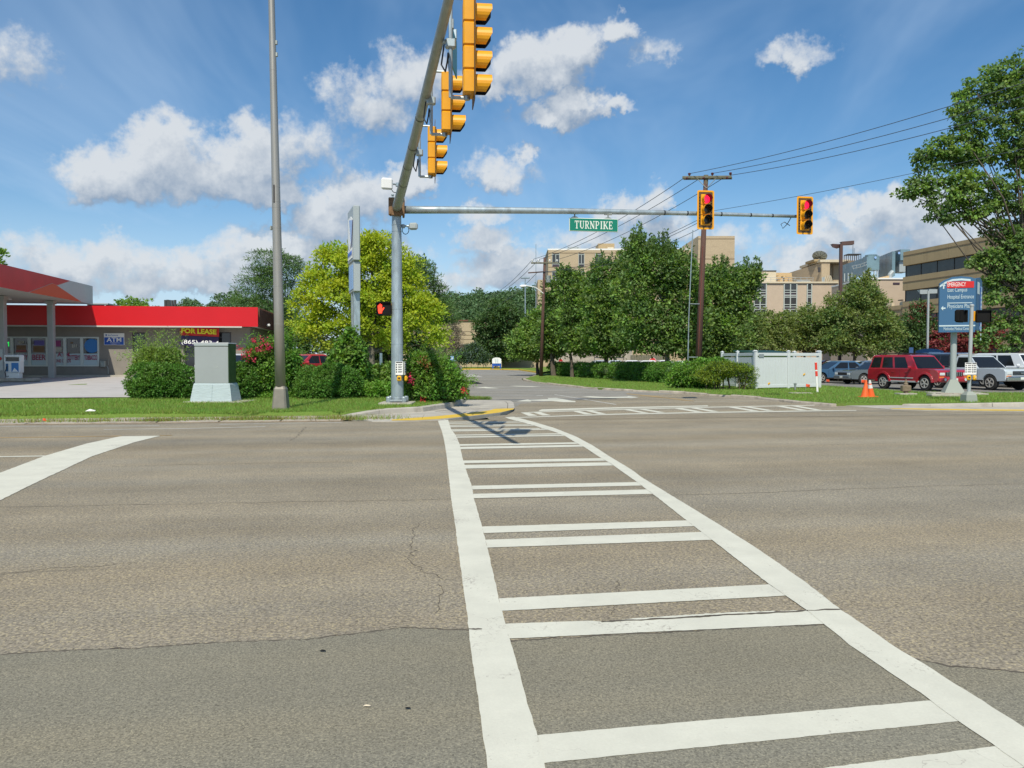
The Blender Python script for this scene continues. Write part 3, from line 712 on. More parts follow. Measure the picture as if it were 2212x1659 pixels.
# ---- land left of the side road
landpts = []
def a_right(s):
    t = [(1.6, -4.5), (2.1, -4.2), (2.3, -3.4), (2.7, -2.8), (3.2, -2.3), (4.1, -1.83), (5.3, -1.3), (6.9, -.82), (9, -.42), (12.6, .1), (16.3, .12), (25, .6), (48, 2.2), (86, 4.5), (140, 4.5)]
    for (s0, a0), (s1, a1) in zip(t[:-1], t[1:]):
        if s <= s1: return a0 + (a1 - a0) * max(0, (s - s0)) / (s1 - s0)
    return t[-1][1]
def strip_left(name, s_list, a0, m, dz=0., seed=3, amp=.015):
    r = np.random.default_rng(seed); mb = MB(); n = 60; rows = []
    for k, s in enumerate(s_list):
        rows.append([])
        for i in range(n + 1):
            t = i / n; a = a0 + (a_right(s) - a0) * (1 - (1 - t) ** 1.6)
            p = UV(a, s + (r.normal() * .05 if k == 0 else 0), hl(s) + dz + r.normal() * amp); rows[-1].append(len(mb.v)); mb.v.append(tuple(p))
    for k in range(len(rows) - 1):
        for i in range(n): mb.f.append((rows[k][i], rows[k][i + 1], rows[k + 1][i + 1], rows[k + 1][i])); mb.m.append(0)
    for k in range(len(rows) - 1):
        p, q = mb.v[rows[k][-1]], mb.v[rows[k + 1][-1]]; o = len(mb.v); mb.v += [(p[0] + .02, p[1], -.08), (q[0] + .02, q[1], -.08)]; mb.f.append((rows[k][-1], o, o + 1, rows[k + 1][-1])); mb.m.append(0)
    # a soil face down to the walk
    o = len(mb.v); f0 = rows[0]
    for i in f0: p = mb.v[i]; mb.v.append((p[0] + .03, p[1] - .05, -.05))
    for i in range(n): mb.f.append((o + i, o + i + 1, f0[i + 1], f0[i])); mb.m.append(0)
    return struct(mb.build(name, m, smooth=True))
verge = strip_left('grass_verge', [1.75, 2.0, 2.2, 2.4, 2.6, 2.9, 3.2, 3.6, 4.1, 4.7, 5.3, 6, 6.9, 8, 9, 10, 12, 15, 20, 26, 34, 45, 60, 90, 140], -140, 'lawn')
# concrete walk / gutter strip at the road edge, in slabs
walk = sempty('sidewalk')
mbw = MB(); mbw.prism([tuple(UV(-140, .02)[:2]), tuple(UV(-4.4, .02)[:2]), tuple(UV(-4.2, 1.9)[:2]), tuple(UV(-140, 1.9)[:2])], -.1, .012)
bed = mbw.build('walk_bed', 'dirt', walk)
rs = random.Random(5); a = -4.45
for k in range(24):
    L = 1.5 if k < 12 else 3.0
    z0 = .030 + rs.uniform(-.006, .008); j = lambda: rs.uniform(-.02, .02)
    mb = MB(); mb.prism([tuple(UV(a - L + .02 + j(), .05 + j())[:2]), tuple(UV(a - .02 + j(), .05 + j())[:2]), tuple(UV(a - .02 + j(), 1.72 + j())[:2]), tuple(UV(a - L + .02 + j(), 1.72 + j())[:2])], 0, z0)
    o = mb.build('slab', 'old_concrete', walk); a -= L
# forecourt
fe = GL(285, 859.5); fs = s_of(fe)
fr = [UV(-120, fs), UV(a_of(fe), fs), UV(a_of(fe) + .4, fs + 3), UV(a_of(fe) + 1.5, 29.5), UV(2.5, 29.2), UV(2.5, 36), UV(-120, 36)]
fore = sheet('forecourt', [Vector((p.x, p.y, hl(s_of(p)) + .03)) for p in fr], 'forecourt_concrete')

# ---- kerb corner and ramp in front of the signal pole
KT = [(735, 898), (758, 894.4), (797, 886), (837, 881), (878, 877), (918.7, 875), (959.3, 874), (985, 872.5), (1002.4, 868), (1004, 864)]
KB = [(745, 901), (770, 896), (800, 895.6), (837.4, 894.4), (880, 892.2), (918.6, 889.3), (950, 884.8), (979.6, 879.5), (1001, 873), (1008, 866)]
ramp_pts = [(745, 901), (770, 896), (803, 909.8), (857.7, 910.2), (945, 907), (1011, 899.8), (1081, 891.5), (1109, 884.3), (1111.7, 880.8), (1109, 869), (1101, 864.9), (1057.8, 863.9), (1004, 864.5), (1008, 867), (979.6, 879.5), (918.6, 889.3), (837.4, 894.4), (770, 896)]
rz_ = .022
ramp = struct(MB().prism([tuple(G(x, y, rz_)[:2]) for x, y in [(752, 899), (803, 909.8), (857.7, 910.2), (945, 907), (1011, 899.8), (1081, 891.5), (1109, 884.3), (1111.7, 880.8), (1109, 869), (1101, 864.9), (1057.8, 863.9), (990, 863), (960, 876), (880, 886), (780, 893)]], -.08, rz_).build('kerb_ramp', 'concrete'))
ytop = [(846, 906.5), (870, 904.4), (940.5, 899.5), (1010.9, 892.5), (1057.8, 886.7), (1069.5, 883.1), (1111, 882.2)]
ybot = [(846, 908.6), (896, 908.2), (942, 905.8), (1010.9, 899.2), (1060, 893.6), (1081, 891), (1108, 884.8)]
ribbon('yellow_strip', [G(x, y, rz_) for x, y in ytop], [G(x, y, rz_) for x, y in ybot], 'yellow_paint', rz_ + .004, ramp, 40, .01, 8)
A_, B_ = stripe([G(940, 889.5, rz_), G(985, 884.2, rz_), G(1040, 883.3, rz_), G(1111, 881, rz_)], .03)
ribbon('joint', A_, B_, 'crack_dark', rz_ + .003, ramp, 30, .002)
A_, B_ = stripe([G(1055, 864, rz_), G(1092, 867, rz_), G(1097, 872, rz_), G(1096, 887, rz_)], .02)
ribbon('joint', A_, B_, 'crack_dark', rz_ + .003, ramp, 30, .002)
kerb = sempty('kerb')
kt = resample([G(x, y, .17) for x, y in KT], 7); kb = resample([G(x, y, .02) for x, y in KB], 7)
for i in range(6):                                       # segments with tight joints
    sub = 6; mb = MB(); rings = []
    for k in range(sub + 1):
        t = (k / sub) * .994 + .003; a_ = kt[i].lerp(kt[i + 1], t); b_ = kb[i].lerp(kb[i + 1], t); tq = kb[i + 1] - kb[i]; q = Vector((-tq.y, tq.x, 0)).normalized(); zt = min(.17, .04 + .9 * max(0, (i + t)) * .1 + .10) if i == 0 else .17
        zt = .05 + .12 * min(1, (i + t) / 1.2)
        rings.append([(b_.x, b_.y, -.05), (b_.x + q.x * .02, b_.y + q.y * .02, zt - .02), (b_.x + q.x * .05, b_.y + q.y * .05, zt), (b_.x + q.x * .26, b_.y + q.y * .26, zt), (b_.x + q.x * .26, b_.y + q.y * .26, -.05)])
    mb.loft(rings); mb.build('kerb_segment', 'concrete', kerb)

# ---- land right of the side road
rl = [(2300, 868.8, .12), (2212, 868.8, .12), (2040, 868, .12), (1871, 870.6, .1), (1800, 872.2, .08), (1721, 866.3, .08), (1653, 858.2, .09), (1572, 852.9, .1), (1470.4, 845.8, .1), (1372.8, 841.8, .1), (1294.6, 837.8, .1), (1216.5, 830.8, .1), (1158, 824.2, .1), (1130, 819.5, .1), (1129, 817.4, .1), (1142, 814.4, .1), (1162, 808, .1)]
gv = [G(2212, 868.8, .12) + U * 60] + [G(*p) for p in rl[1:]]
lotfront = [G(1780, 833, .1), G(1860, 838, .1), G(1947, 844.8, .1), G(2103, 848, .1), G(2212, 848.4, .1), G(2212, 848.4, .1) + U * 60]
back = [Vector((8, 100, .1)), Vector((5, 92, .1))]
gpoly = gv + back + [Vector((5.5, 70, .1)), Vector((8.5, 58, .1)), Vector((10.5, 49, .1)), Vector((17.2, 47.5, .1))] + lotfront
gr2 = struct(MB().prism([tuple(p[:2]) for p in gpoly], -.1, .10).build('right_grass', 'lawn'))
lot = sheet('parking_lot', [(6, 100, 0), (6.5, 66, 0), (10, 50, 0), (16, 46, 0), (17, 36, 0), (19, 33, 0), (90, 40, 0), (110, 140, 0), (6, 140, 0)], 'lot_asphalt', .02)
kerb2 = sempty('side_kerb')
kp = resample([G(x, y, .10) for x, y in [(1797, 872.6), (1721, 866.6), (1653, 858.5), (1572, 853.1), (1470.4, 846), (1372.8, 842), (1294.6, 838), (1216.5, 831), (1158, 824.4), (1130, 819.8), (1129, 817.6), (1142, 814.6), (1162, 808.2)]], 33)
rs = random.Random(9)
for i in range(len(kp) - 1):
    a_, b_ = kp[i], kp[i + 1]; t = (b_ - a_).normalized(); q = Vector((t.y, -t.x, 0)); h = .105 + rs.uniform(-.02, .02)
    a2, b2 = a_ + t * .02, b_ - t * .02
    ring = lambda p: [(p.x - q.x * .02, p.y - q.y * .02, -.03), (p.x, p.y, h - .03), (p.x + q.x * .03, p.y + q.y * .03, h), (p.x + q.x * .2, p.y + q.y * .2, h), (p.x + q.x * .2, p.y + q.y * .2, -.03)]
    MB().loft([ring(a2), ring(b2)]).build('kerb_segment', 'old_concrete', kerb2)
# right-hand ramp, walk and raised kerb
rp = [(1814, 874.8), (1926, 883.9), (2000, 886), (2212, 888.2), (2212, 888.3), (2212, 879.1), (2212, 879), (2040, 878), (1960, 876), (1871, 872)]
ramp2 = struct(MB().prism([tuple(q[:2]) for q in (lambda L: L[:4] + [G(2212, 888.2, .02) + U * 60, G(2212, 879, .02) + U * 60] + L[6:])([G(x, y, .02) for x, y in rp])], -.08, .02).build('kerb_ramp', 'concrete'))
ribbon('yellow_strip', [G(x, y, .02) for x, y in [(1920, 882), (1980, 882.6), (2100, 884.2), (2212, 885.1)]] + [G(2212, 885.1, .02) + U * 20], [G(x, y, .02) for x, y in [(1930, 883.4), (1980, 884.9), (2100, 887), (2212, 887.9)]] + [G(2212, 887.9, .02) + U * 20], 'yellow_paint', .025, ramp2, 30, .01, 9)
kerb3 = sempty('kerb')
k3 = resample([G(x, y, .02) for x, y in [(1880, 872.6), (1960, 876), (2040, 878), (2212, 879)]] + [G(2212, 879, .02) + U * 30], 19)
for i in range(18):
    a_, b_ = k3[i], k3[i + 1]; t = (b_ - a_).normalized(); q = Vector((-t.y, t.x, 0)); h0, h1 = .03 + .14 * min(1, i / 2.5), .03 + .14 * min(1, (i + 1) / 2.5)
    ring = lambda p, h: [(p.x, p.y, -.05), (p.x + q.x * .02, p.y + q.y * .02, h - .02), (p.x + q.x * .05, p.y + q.y * .05, h), (p.x + q.x * .24, p.y + q.y * .24, h), (p.x + q.x * .24, p.y + q.y * .24, -.05)]
    MB().loft([ring(a_ + t * .012, h0), ring(b_ - t * .012, h1)]).build('kerb_segment', 'concrete', kerb3)
# parking lot kerb island and painted bays
sheet('planting_bed', [G(1770, 806, .1), G(1900, 814, .1), G(1908, 822, .1), G(1850, 822, .1), G(1780, 818, .1)], 'dirt', .1)
# yellow kerb and lawn at the far end of the side road
far_lawn = sheet('far_lawn', [G(900, 798.6), G(985, 798.2), G(1050, 797.8), G(1120, 799.4), G(1168, 806.5), Vector((8, 118, 0)), Vector((12, 150, 0)), Vector((-34, 150, 0))], 'lawn', .11)
fk = resample([G(900, 799), G(985, 798.6), G(1050, 798.2), G(1120, 799.8), G(1164, 806.8)], 12)
fkerb = sempty('yellow_kerb')
for a_, b_ in zip(fk[:-1], fk[1:]):
    t = (b_ - a_).normalized(); q = Vector((-t.y, t.x, 0))
    MB().prism([tuple((a_ + t * .02)[:2]), tuple((b_ - t * .02)[:2]), tuple((b_ - t * .02 + q * .2)[:2]), tuple((a_ + t * .02 + q * .2)[:2])], -.05, .16).build('kerb_segment', 'yellow_paint', fkerb)

# ---- wooded hills
def hill(name, pts, depth, seed, ntree, cs):
    """pts: ridge line as (px, py, D)"""
    r = np.random.default_rng(seed); ridge = resample([P(x, y, D) for x, y, D in pts], 40); mb = MB(); n = 40; rows = []
    for k, f in enumerate((0, .25, .5, .75, 1, 1.4)):
        for i, p in enumerate(ridge):
            z = (p.z - cs * .9) * (f ** .8) * (1 - (1 - f) * depth / p.y) - 1 + (0 if f < 1.2 else -8)
            mb.v.append((p.x * (1 - (1 - f) * depth / p.y), p.y - (1 - f) * depth, z - (.5 if k == 0 else 0) + (r.normal() * .5 if 0 < k < 4 else 0)))
    for k in range(5):
        for i in range(n - 1): mb.f.append((k * n + i, k * n + i + 1, (k + 1) * n + i + 1, (k + 1) * n + i)); mb.m.append(0)
    h = struct(mb.build(name, 'rough_ground', smooth=True))
    V = []
    for t in range(ntree):
        f = 1 - abs(r.normal()) * .45; f = max(.05, min(1, f)); u_ = r.random() * (n - 1); i = int(u_); p = ridge[i].lerp(ridge[min(n - 1, i + 1)], u_ - i)
        fd = 1 - (1 - f) * depth / p.y; base = np.array([p.x * fd, p.y - (1 - f) * depth, max(-1, (p.z - cs * .85) * (f ** .8) * fd - 2 * (1 - f))])
        s = cs * r.uniform(.55, 1.0); b = [(0, 0, s * .55, s * .42, s * .42, s * .5), (r.normal() * s * .2, r.normal() * s * .2, s * .8, s * .3, s * .3, s * .28), (r.normal() * s * .3, r.normal() * s * .2, s * .4, s * .3, s * .3, s * .3)]
        q, _, _, _ = crown(r, b, 80, 7, s * .13, s * .085, wr=.8, low=-.3, up=.8)
        V.append(q + base)
    V = np.concatenate(V)
    o = quads('hill_woods', V, len(V), ['leaf_hill']); o['kind'] = 'stuff'; return h
hill('wooded_hill', [(1130, 640, 330), (1060, 632, 330), (1000, 632, 330), (940, 640, 330), (860, 650, 330), (760, 655, 330)], 150, 31, 260, 10)
hill('wooded_hill', [(1300, 606, 330), (1240, 610, 330), (1180, 618, 330), (1130, 626, 330), (1080, 636, 330)], 110, 32, 150, 9)
hill('wooded_hill', [(620, 648, 300), (540, 644, 300), (480, 640, 300), (420, 645, 300), (380, 652, 300), (340, 668, 300), (250, 690, 300), (0, 690, 300)], 120, 33, 210, 9)
# ------------------------------------------------------------------ store and canopy (left)
ROT = ALPHA
def frame(M_origin, rot): return Matrix.Translation(M_origin) @ Matrix.Rotation(rot, 4, 'Z')
SD = 51.6                                                # depth of the right-hand front corner of the store
c0 = P(541, 775, SD); c0.z = hl(s_of(c0)) + .05
store = thing('convenience_store', 'low taupe convenience store with a wide red fascia band beyond the forecourt', 'store', c0, ROT)
# local frame: x along the front (right corner at 0, going left is negative), y away from us, z up
def sx(px, y=0.):                                        # local x on the front plane for a photo column
    d = ray(px, 775); n = VV; o = Vector((c0.x, c0.y, 0)); t = o.dot(n) / Vector((d.x, d.y, 0)).dot(n)
    return (Vector((d.x, d.y, 0)) * t - o).dot(U)
def szf(px, py):                                         # local z on the front plane for a photo point
    d = ray(px, py); n = VV; o = Vector((c0.x, c0.y, 0)); t = o.dot(n) / Vector((d.x, d.y, 0)).dot(n)
    return CAM_H + d.z * t - c0.z
XL = -32.; ZW = szf(541, 707); ZT = szf(541, 665.5); XF = sx(563.5) ; DEP = 11.
mb = MB()
wx = [sx(p) for p in (-20, 26, 28)]
win0, win1, wz0, wz1 = sx(-8), sx(214.6), szf(120, 791.5), szf(120, 727.5)
d1a, d1b, dz1 = sx(286.5), sx(314), szf(300, 718); d2a, d2b, dz2 = sx(398), sx(500), szf(450, 717)
def wallseg(x0, x1, z0, z1): mb.box(((x0 + x1) / 2, .1, (z0 + z1) / 2), (x1 - x0, .2, z1 - z0))
wallseg(XL, win0, -.3, ZW); wallseg(win0, win1, -.3, wz0); wallseg(win0, win1, wz1, ZW); wallseg(win1, d1a, -.3, ZW); wallseg(d1a, d1b, dz1, ZW); wallseg(d1a, d1b, -.3, szf(300, 762))
wallseg(d1b, d2a, -.3, ZW); wallseg(d2a, d2b, dz2, ZW); wallseg(d2b, 0, -.3, ZW)
mb.box((-.1, DEP / 2 + .1, (ZW - .3) / 2), (.2, DEP - .2, ZW + .3)); mb.box((XL / 2, DEP + .1, (ZW - .3) / 2), (-XL, .2, ZW + .3)); mb.box((XL / 2, 5.5, ZW - .3), (-XL - .5, DEP - .5, .1))
mb.build('wall', 'store_wall', store)
mb = MB(); mb.box((XL / 2, 3.5, ZW - .9), (-XL - .5, .05, 3.6)); mb.build('interior_wall', 'door_dark', store)
mb = MB(); mb.box(((win0 + d1a) / 2 , -.45, .0), (d1a - win0 + 6, .9, .16)); mb.build('step', 'concrete', store)
f = MB(); fx0, fy = XL - .5, -1.0
f.box(((fx0 + XF) / 2, fy + .05, (ZW + ZT) / 2), (XF - fx0, .1, ZT - ZW)); f.build('fascia', 'store_red', store)
f = MB(); f.box((XF - .05, DEP / 2 + fy / 2 + .35, (ZW + ZT) / 2), (.1, DEP + .5, ZT - ZW))
for k in range(46): f.box((XF + .012, fy + .35 + k * .25, (ZW + ZT) / 2), (.024, .09, ZT - ZW - .02))
f.build('side_fascia', 'brown_and_end_shade', store)
f = MB(); f.box(((fx0 + XF) / 2 - .06, DEP / 2 + fy / 2, ZW + .06), (XF - fx0 - .2, DEP + .7, .06)); f.build('soffit', 'soffit', store)
f = MB(); f.box(((fx0 + sx(530)) / 2, fy - .035, ZW - .03), (sx(530) - fx0, .07, .09)); f.build('drip_trim', 'trim_grey', store)
f = MB(); f.box(((fx0 + XF) / 2, DEP / 2 + fy / 2, ZT - .25), (XF - fx0 - .25, DEP + .6, .1)); f.build('roof', 'roof_grey', store)
# windows under the canopy: six bays, each glass over a pale printed film
edges = [-22, 2.5, 27, 64.7, 103.5, 141, 177.5, 214.6]
names = ['', '', 'CANDY', 'BEER', 'ATM', 'LOTTERY', 'TOBBACCO']
for k in range(7):
    x0, x1 = sx(edges[k]), sx(edges[k + 1]); zm = szf(120, 763.5); fw = .09
    w = MB(); zt_, zb_ = wz1, wz0
    w.box(((x0 + x1) / 2, .02, zt_ - fw / 2), (x1 - x0, .16, fw)); w.box(((x0 + x1) / 2, .02, zb_ + fw / 2), (x1 - x0, .16, fw))
    w.box((x0 + fw / 2, .02, (zt_ + zb_) / 2), (fw, .16, zt_ - zb_ - 2 * fw)); w.box((x1 - fw / 2, .02, (zt_ + zb_) / 2), (fw, .16, zt_ - zb_ - 2 * fw))
    W_ = w.build('window', 'frame_white', store)
    MB().box(((x0 + x1) / 2, .03, (zt_ - fw + zm) / 2), (x1 - x0 - 2 * fw, .012, zt_ - fw - zm)).build('pane', 'glass', W_)
    MB().box(((x0 + x1) / 2, .028, (zb_ + fw + zm) / 2), (x1 - x0 - 2 * fw, .014, zm - zb_ - fw - .01)).build('film', 'bulkhead_film', W_)
    if names[k]:
        if k == 4:
            lettering('ATM', x0 + .55, zb_ + .62, .72, .26, 'text_maroon', W_, .006, .03); lettering('PHONE CARDS', x0 + .2, zb_ + .25, 1.15, .2, 'text_maroon', W_, .006, .02)
        else: lettering(names[k], x0 + .13, zb_ + .40, x1 - x0 - .26, .32 if k > 3 else .36, 'text_maroon', W_, .006, .03)
    xa, xb, za, zb2 = x0 + .2, x1 - .2, zm + .08, zt_ - fw - .1; H_ = zb2 - za
    pst = {1: [], 2: [('poster_red', 0, 0, 1, .18), ('poster_brown', .05, .2, .95, .55), ('poster_cream', .25, .68, .80, .9)], 3: [('poster_purple', .05, .55, 1, .95), ('poster_brown', 0, 0, 1, .5)],
           4: [('poster_cream', .3, .06, 1, .42), ('poster_magenta', .3, .46, .9, .95)], 5: [('poster_cream', .35, .35, .5, .62), ('poster_cream', .55, .4, .65, .62), ('poster_cream', .72, .42, .85, .62), ('poster_brown', .2, .7, .45, .82)], 6: [('poster_blue', .25, .2, .9, .85), ('poster_purple', .1, .35, .95, .52)], 0: []}[k]
    for q, (m_, u0, v0, u1, v1) in enumerate(pst):
        if k == 6 and q == 0:
            pm = MB(); pm.lathe([(.001, 0), (.45, 0), (.45, .006), (.001, .006)], 20, ((xa + xb) / 2 + .08, .004, za + H_ * .52), ax='y'); pm.build('poster', m_, W_)
        else: MB().box((xa + (xb - xa) * (u0 + u1) / 2, .012 - q * .003, za + H_ * (v0 + v1) / 2), ((xb - xa) * (u1 - u0), .004, H_ * (v1 - v0))).build('poster', m_, W_)
    if k == 1: lettering('OM', x1 - .85, zt_ - .62, .66, .30, 'neon_green', W_, .012)
    if k == 2: lettering('ICE COLD', x0 + .5, zt_ - .45, .8, .14, 'text_black', W_, .004)
for (x0, x1, z1, z0, lab) in ((d1a, d1b, dz1, szf(300, 762), 'side_window'), (d2a, d2b, dz2, .02, 'entrance_door')):
    w = MB(); w.box(((x0 + x1) / 2, .06, z1 - .04), (x1 - x0, .12, .08)); w.box((x0 + .04, .06, (z1 + z0) / 2 - .04), (.08, .12, z1 - z0 - .08)); w.box((x1 - .04, .06, (z1 + z0) / 2 - .04), (.08, .12, z1 - z0 - .08))
    if x1 - x0 > 2: w.box(((x0 + x1) / 2, .06, (z1 + z0) / 2 - .04), (.09, .12, z1 - z0 - .08))
    W_ = w.build(lab, 'dark_metal', store)
    MB().box(((x0 + x1) / 2, .08, (z1 + z0) / 2), (x1 - x0 - .14, .014, z1 - z0 - .12)).build('pane', 'glass', W_)
# meter and pipes by the windows
mt = MB(); mx = sx(224); mt.cbox((mx, -.12, szf(224, 786)), (.32, .22, .42), .03); mt.tube([(mx + .2, -.08, szf(224, 790)), (mx + .28, -.08, szf(224, 796)), (mx + .28, -.08, .15)], .03, 6); mt.tube([(mx - .1, -.08, szf(224, 782)), (mx - .1, -.08, szf(224, 778)), (mx + .3, -.08, szf(224, 777)), (mx + .3, -.08, szf(224, 788))], .02, 6); mt.lathe([(.001, -.26), (.1, -.26), (.1, -.2), (.001, -.2)], 12, (mx, 0, szf(224, 785)), ax='y')
mt.build('gas_meter', 'galv_dark', store)
# ATM sign on the wall
def wall_thing(name, label, cat, px, py, off=.06):
    p = Vector((c0.x, c0.y, c0.z)) + U * sx(px) + Vector((0, 0, szf(px, py))) - VV * off
    return thing(name, label, cat, p, ROT)
at = wall_thing('atm_sign', 'blue and white ATM sign on the store wall right of the windows', 'sign', 226, 745.5)
aw, ah = sx(270) - sx(226), szf(226, 719.5) - szf(226, 745.5)
MB().cbox((aw / 2, 0, ah / 2), (aw, .06, ah), .015).build('panel', 'text_white', at)
MB().box((aw / 2, -.033, ah * .34), (aw - .06, .006, ah * .62)).build('blue_field', 'atm_blue', at)
lettering('ATM', aw * .14, ah * .27, aw * .72, ah * .36, 'text_white', at, -.04, .02)
lettering('Available Inside', aw * .3, ah * .16, aw * .5, ah * .07, 'text_white', at, -.04); lettering('24 HOURS', aw * .38, ah * .06, aw * .26, ah * .06, 'text_white', at, -.04)
lettering('First Tennessee', aw * .2, ah * .77, aw * .5, ah * .12, 'atm_blue', at, -.033); MB().box((aw * .12, -.034, ah * .83), (.07, .006, .1)).build('emblem', 'atm_blue', at)
bn = wall_thing('lease_banner', 'red and navy FOR LEASE banner hanging askew over the store entrance', 'banner', 392, 746, .42)
bw, bh1, bh2 = sx(475.5) - sx(392), szf(392, 710.5) - szf(392, 731), .62
Mt = Matrix.Rotation(R(2.3), 4, 'Y')
b_ = MB(); n = 10
def cloth(x0, x1, z0, z1, m, nm, ph):
    g = MB(); k = 12
    top = [(x0 + (x1 - x0) * i / k, .03 * math.sin(i * 1.3 + ph), z1) for i in range(k + 1)]; bot = [(x0 + (x1 - x0) * i / k, .05 * math.sin(i * 1.1 + ph) + .02, z0) for i in range(k + 1)]
    for i in range(k): g.quad(bot[i], bot[i + 1], top[i + 1], top[i], 0, Mt)
    for i in range(k): g.quad(*[(p[0], p[1] + .012, p[2]) for p in (top[i], top[i + 1], bot[i + 1], bot[i])], 0, Mt)
    return g.build(nm, m, bn)
cloth(0, bw, bh2 + .02, bh1 + bh2, 'banner_red', 'upper_sheet', 0); cloth(0, bw, 0, bh2, 'banner_navy', 'lower_sheet', 1)
lettering('FOR LEASE', .10, bh2 + .16, bw - .24, bh1 - .28, 'text_yellow', bn, -.07, .045, Mt); lettering('(865) 483-4', .12, .03, bw - .1, .34, 'text_white', bn, -.07, .012, Mt)
fl = wall_thing('wall_floodlight', 'small white floodlight on the store corner under the fascia', 'light', 573, 700.5, -1.5)
MB().cbox((0, 0, 0), (.22, .14, .14), .03).tube([(0, 0, .05), (0, .3, .12)], .02, 6).build('housing', 'white_plastic', fl)

# ---- forecourt canopy
CD0, CD1 = 36.3, 50.2
k1 = P(200.7, 657, CD1); zb_c, zt_c = k1.z, P(200.7, 618, CD1).z
canopy = thing('forecourt_canopy', 'red and grey petrol station canopy on grey columns over the forecourt', 'canopy', (k1.x, k1.y, 0), ROT)
# local: x<0 runs left, y<0 runs towards the road; origin the rear right corner
CL, CWd = 24., 12.0
dn = P(0, 612, CD0); yv = (Vector((dn.x, dn.y, 0)) - Vector((k1.x, k1.y, 0)))
YN = yv.dot(VV) - 8.0
cz0, cz1 = zb_c, zt_c
m = MB(); m.box((-CL / 2, YN / 2, cz0 + .06), (CL - .06, -YN - .06, .1)); m.build('soffit', 'soffit', canopy)
m = MB(); m.box((-CL / 2, YN / 2, cz1 - .2), (CL - .2, -YN - .2, .1)); m.build('roof', 'roof_grey', canopy)
m = MB(); m.box((-.04, YN / 2, (cz0 + cz1) / 2), (.08, -YN, cz1 - cz0)); m.build('end_fascia', 'canopy_grey', canopy)
m = MB(); m.box((-CL / 2 - .05, -.04, (cz0 + cz1) / 2), (CL - .1, .08, cz1 - cz0)); m.build('rear_fascia', 'canopy_red', canopy)
m = MB(); m.box((-CL / 2 - .05, YN + .04, (cz0 + cz1) / 2), (CL - .1, .08, cz1 - cz0)); m.build('front_fascia', 'canopy_red', canopy)
def ey(px, py):                                          # y, z on the end face for a photo point
    d = ray(px, py); o = Vector((k1.x, k1.y, 0)); t = o.dot(U) / Vector((d.x, d.y, 0)).dot(U); p = Vector((d.x, d.y, 0)) * t
    return (p - o).dot(VV), CAM_H + d.z * t
def epoly(pts, mt_, nm, dx):
    q = []
    for x, y in pts: a, z = ey(x, y); q.append((max(YN + .01, min(-.01, a)), max(cz0 + .005, min(cz1 - .005, z))))
    g = MB(); g.prism(q, 0., dx, 'x'); return g.build(nm, mt_, canopy)
a0 = YN + .01
red = [(a0, cz1 - .005), (ey(151.5, 605)[0], cz1 - .005), (ey(124, 614)[0], cz0 + (cz1 - cz0) * .62), (ey(112, 612)[0], cz0 + (cz1 - cz0) * .66), (ey(60, 624)[0], cz0 + .005), (a0, cz0 + .005)]
MB().prism(red, 0, .012, 'x').build('red_panel', 'canopy_red', canopy)
org = [(ey(62, 625)[0], cz0 + .005), (ey(112, 613)[0], cz0 + (cz1 - cz0) * .64), (ey(120, 614)[0], cz0 + (cz1 - cz0) * .62), (ey(175, 652)[0], cz0 + .005)]
MB().prism(org, 0, .022, 'x').build('orange_panel', 'canopy_orange', canopy)
for yy in (YN * .55, YN * .2):
    for xx in (-3.5, -9): MB().box((xx, yy, cz0 - .03), (1.1, .7, .07)).build('ceiling_light', 'white_plastic', canopy)
def col_at(px, D):
    p = P(px, 775, D); v = Vector((p.x - k1.x, p.y - k1.y, 0)); return v.dot(U), v.dot(VV), hl(s_of(p))
for px, D, w_ in ((112, 47.0, .34), (5, 43.5, .40)):
    x, y, z = col_at(px, D); m = MB(); m.cbox((x, y, (z + cz0) / 2), (w_, w_, cz0 - z), .02); m.box((x, y, cz0 - .12), (w_ + .12, w_ + .12, .2)); m.build('column', 'canopy_column', canopy)
x, y, z = col_at(5, 43.5)
pq = MB(); pq.cbox((x, y - .23, 1.55), (.26, .03, 1.2), .01); pq.build('column_sign', 'sign_back', canopy)
lettering('REGULAR', x - .1, 1.9, .2, .06, 'text_white', canopy, y - .25); MB().lathe([(.001, -.02), (.09, -.02), (.09, 0), (.001, 0)], 14, (x, y - .25, 1.62), ax='y').build('column_emblem', 'sign_red', canopy)
# pump
pp = P(26, 775, 41.0); pz = hl(s_of(pp)) + .03
pump = thing('fuel_pump', 'small white fuel dispenser with a blue panel on its island under the canopy', 'fuel pump', (pp.x, pp.y, pz), ROT)
MB().cbox((-.4, 0, .09), (3.2, .9, .18), .05).build('island', 'old_concrete', pump)
MB().cbox((.1, 0, .32), (.62, .44, .30), .03).build('pedestal', 'white_plastic', pump)
MB().cbox((.1, 0, .76), (.74, .48, .60), .03).build('body', 'white_plastic', pump)
m = MB(); m.cbox((.1, 0, 1.33), (.78, .5, .12), .03); m.cbox((-.26, 0, 1.16), (.06, .46, .26), .01); m.cbox((.46, 0, 1.16), (.06, .46, .26), .01); m.build('head', 'white_plastic', pump)
MB().box((.1, -.1, 1.16), (.66, .02, .24)).build('display', 'glass_dim', pump)
MB().box((.24, -.245, .74), (.34, .012, .48)).build('blue_panel', 'poster_blue', pump); MB().prism([(.10, .52), (.22, .72), (.40, .52)], -.262, -.252, 'y').build('panel_print', 'text_white', pump)
MB().box((-.14, -.245, .74), (.12, .012, .40)).build('nozzle_slot', 'sign_blue', pump); MB().tube([(-.14, -.26, .8), (-.2, -.34, .5), (-.16, -.3, .25), (-.05, -.27, .3)], .02, 6).build('hose', 'cable', pump)
